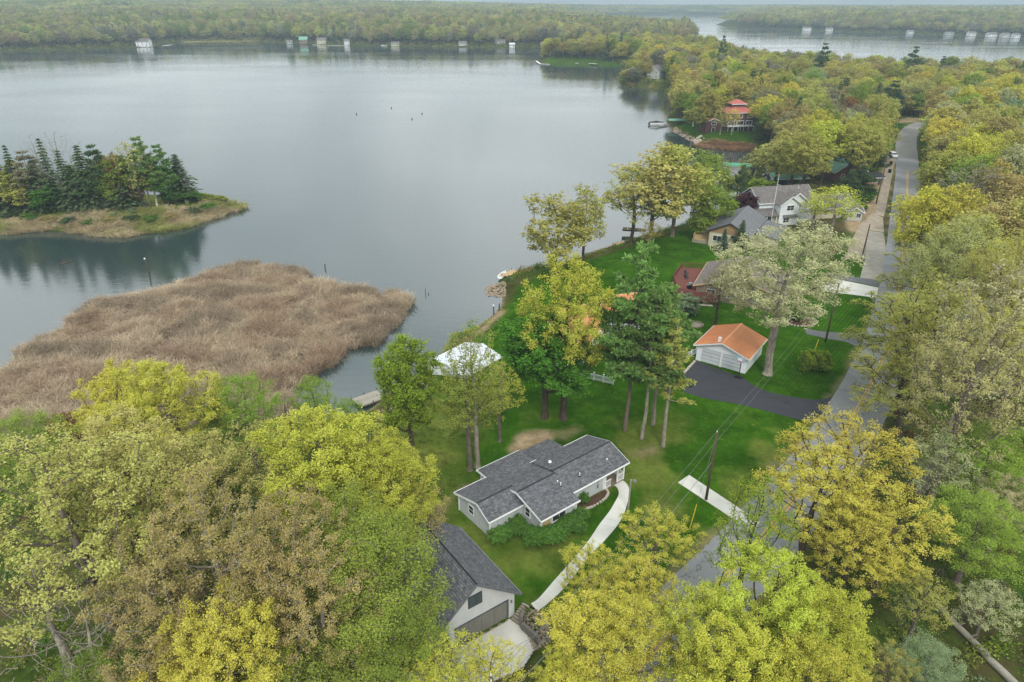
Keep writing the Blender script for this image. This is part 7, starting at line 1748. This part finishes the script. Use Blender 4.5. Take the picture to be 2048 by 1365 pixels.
reeds('spit_reeds', GP([(-80, 470), (0, 466), (120, 458), (180, 466), (240, 472), (320, 466), (385, 452), (425, 436), (490, 420), (492, 410), (440, 412), (400, 424), (330, 434), (250, 440), (120, 448), (-80, 452)], .3), .8, .75, 'tan reeds along the edge of the wooded spit', [(198, 180, 148), (214, 196, 164), (172, 172, 108)], zf=1)
reeds('cove_reeds', GP([(1388, 290), (1400, 288), (1450, 290), (1500, 294), (1512, 300), (1490, 301), (1440, 298), (1395, 295)], .2), 1.1, .6, 'reddish reeds along the cove below the red-roofed house', [(168, 132, 104), (184, 152, 122)], zf=1)
reeds('far_marsh', GP([(352, 82), (480, 76), (520, 76), (530, 83), (480, 86), (380, 87)], .2), 3.2, 1.1, 'pale marsh grass in the far bay', [(170, 166, 112), (186, 178, 126)], zf=1)
def shore_brush():
    X, Y = jgrid(-1000, 900, 380, 1500, 6.0); ok = inview(X, Y, 60, 4); X, Y = X[ok], Y[ok]; d = inland(X, Y); ok = (d > .5) & (d < 16) & (poly_sd(CLEARS[6], X, Y) < 0); X, Y = X[ok], Y[ok]
    n = len(X); s = RNG.uniform(2.0, 4.6, n); names = ['green', 'moss', 'olive', 'brown', 'grey', 'tanolive']; tn = np.array([PAL[k] for k in names])[RNG.choice(6, n, p=[.2, .2, .25, .15, .1, .1])] * RNG.uniform(.7, 1.0, (n, 1))
    scatter('shoreline_brush', X, Y, TZ(X, Y) - .3, RNG.uniform(0, 6.28, n), np.stack([s, s, s * RNG.uniform(.7, 1.3, n)], 1), PROTO['brush'], RNG.randint(0, 3, n), tn, 'brush along the far lake shores')
shore_brush()
def brush():
    X, Y = jgrid(-70, 160, 24, 210, 1.6); ok = inview(X, Y, 60, 4) & (inland(X, Y) > 1.5); X, Y = X[ok], Y[ok]; d, right = road_rel(X, Y)
    ok = (d > 4.6) & (right | (poly_sd(LAWN_CLEAR, X, Y) < -1.0)) & (poly_sd(PIT, X, Y) < -1) & (X * 0 + 1 > 0)
    for c in (GP([(820, 1050), (860, 1000), (1060, 1230), (1040, 1260), (900, 1320)]), CLEARS[1], CLEARS[2], CLEARS[4]): ok &= poly_sd(c, X, Y) < 0
    dens = fbm(X / 7, Y / 7, 61, 3); ok &= RNG.rand(len(X)) < .5 + 1.3 * (dens - .35); X, Y = X[ok], Y[ok]; n = len(X)
    names = ['green', 'moss', 'shrubg', 'fresh', 'brown', 'sage', 'rust', 'grey']; ci = RNG.choice(8, n, p=[.22, .2, .18, .1, .12, .07, .04, .07]); tn = np.array([PAL[k] for k in names])[ci] * RNG.uniform(.6, 1.0, (n, 1))
    s = RNG.uniform(.5, 1.5, n); scatter('undergrowth', X, Y, TZ(X, Y) - .1, RNG.uniform(0, 6.28, n), np.stack([s, s, s * RNG.uniform(.6, 1.3, n)], 1), PROTO['brush'], RNG.randint(0, 3, n), tn, 'brush and brambles under the trees')
brush()
def herbs():
    X, Y = jgrid(-30, 40, 36, 100, .75); ok = inview(X, Y, 0, 3) & (inland(X, Y) > 1.0) & (poly_sd(PIT, X, Y) < -.6); X, Y = X[ok], Y[ok]
    d, right = road_rel(X, Y); ok = (d > 4.0) & (~right) & (Y < 90)
    lot = GP([(700, 1040), (740, 830), (800, 790), (870, 735), (960, 860), (900, 1000), (860, 1100), (760, 1060)]); w = fbm(X / 3, Y / 3, 71, 3)
    ok &= (poly_sd(lot, X, Y) > -1) & (RNG.rand(len(X)) < .2 + 1.2 * (w - .3))
    for o_, hw in (((2.8, 51.03), 0),): pass
    X, Y = X[ok], Y[ok]; n = len(X); tn = np.array([PAL['moss'], PAL['green'], PAL['olive']])[RNG.randint(0, 3, n)] * RNG.uniform(.45, .8, (n, 1)); s = RNG.uniform(.4, 1.0, n)
    scatter('rough_grass', X, Y, TZ(X, Y), RNG.uniform(0, 6.28, n), np.stack([s, s, s], 1), PROTO['herb'], RNG.randint(0, 2, n), tn, 'rough grass and weeds on the lakeside lot')
herbs()

# ------------------------------------------------------------------ haze
hz = MB().box(-9200, 9200, -150, 9600, -4, 75).build('haze', MATS['wire'])
hm = bpy.data.materials.new('haze'); hm.use_nodes = True; nt = hm.node_tree; nt.nodes.remove(nt.nodes['Principled BSDF'])
pv = nt.nodes.new('ShaderNodeVolumePrincipled'); pv.inputs['Color'].default_value = (0.56, 0.70, 0.80, 1); pv.inputs['Density'].default_value = 0.00027; pv.inputs['Anisotropy'].default_value = 0.0
nt.links.new(pv.outputs[0], nt.nodes['Material Output'].inputs['Volume']); hz.data.materials.clear(); hz.data.materials.append(hm)
tag(hz, 'thin pale haze over the whole landscape', None, None, 'stuff')
print('trees', TREE_N, 'woodland', len(rest), 'far', len(A3[0]))
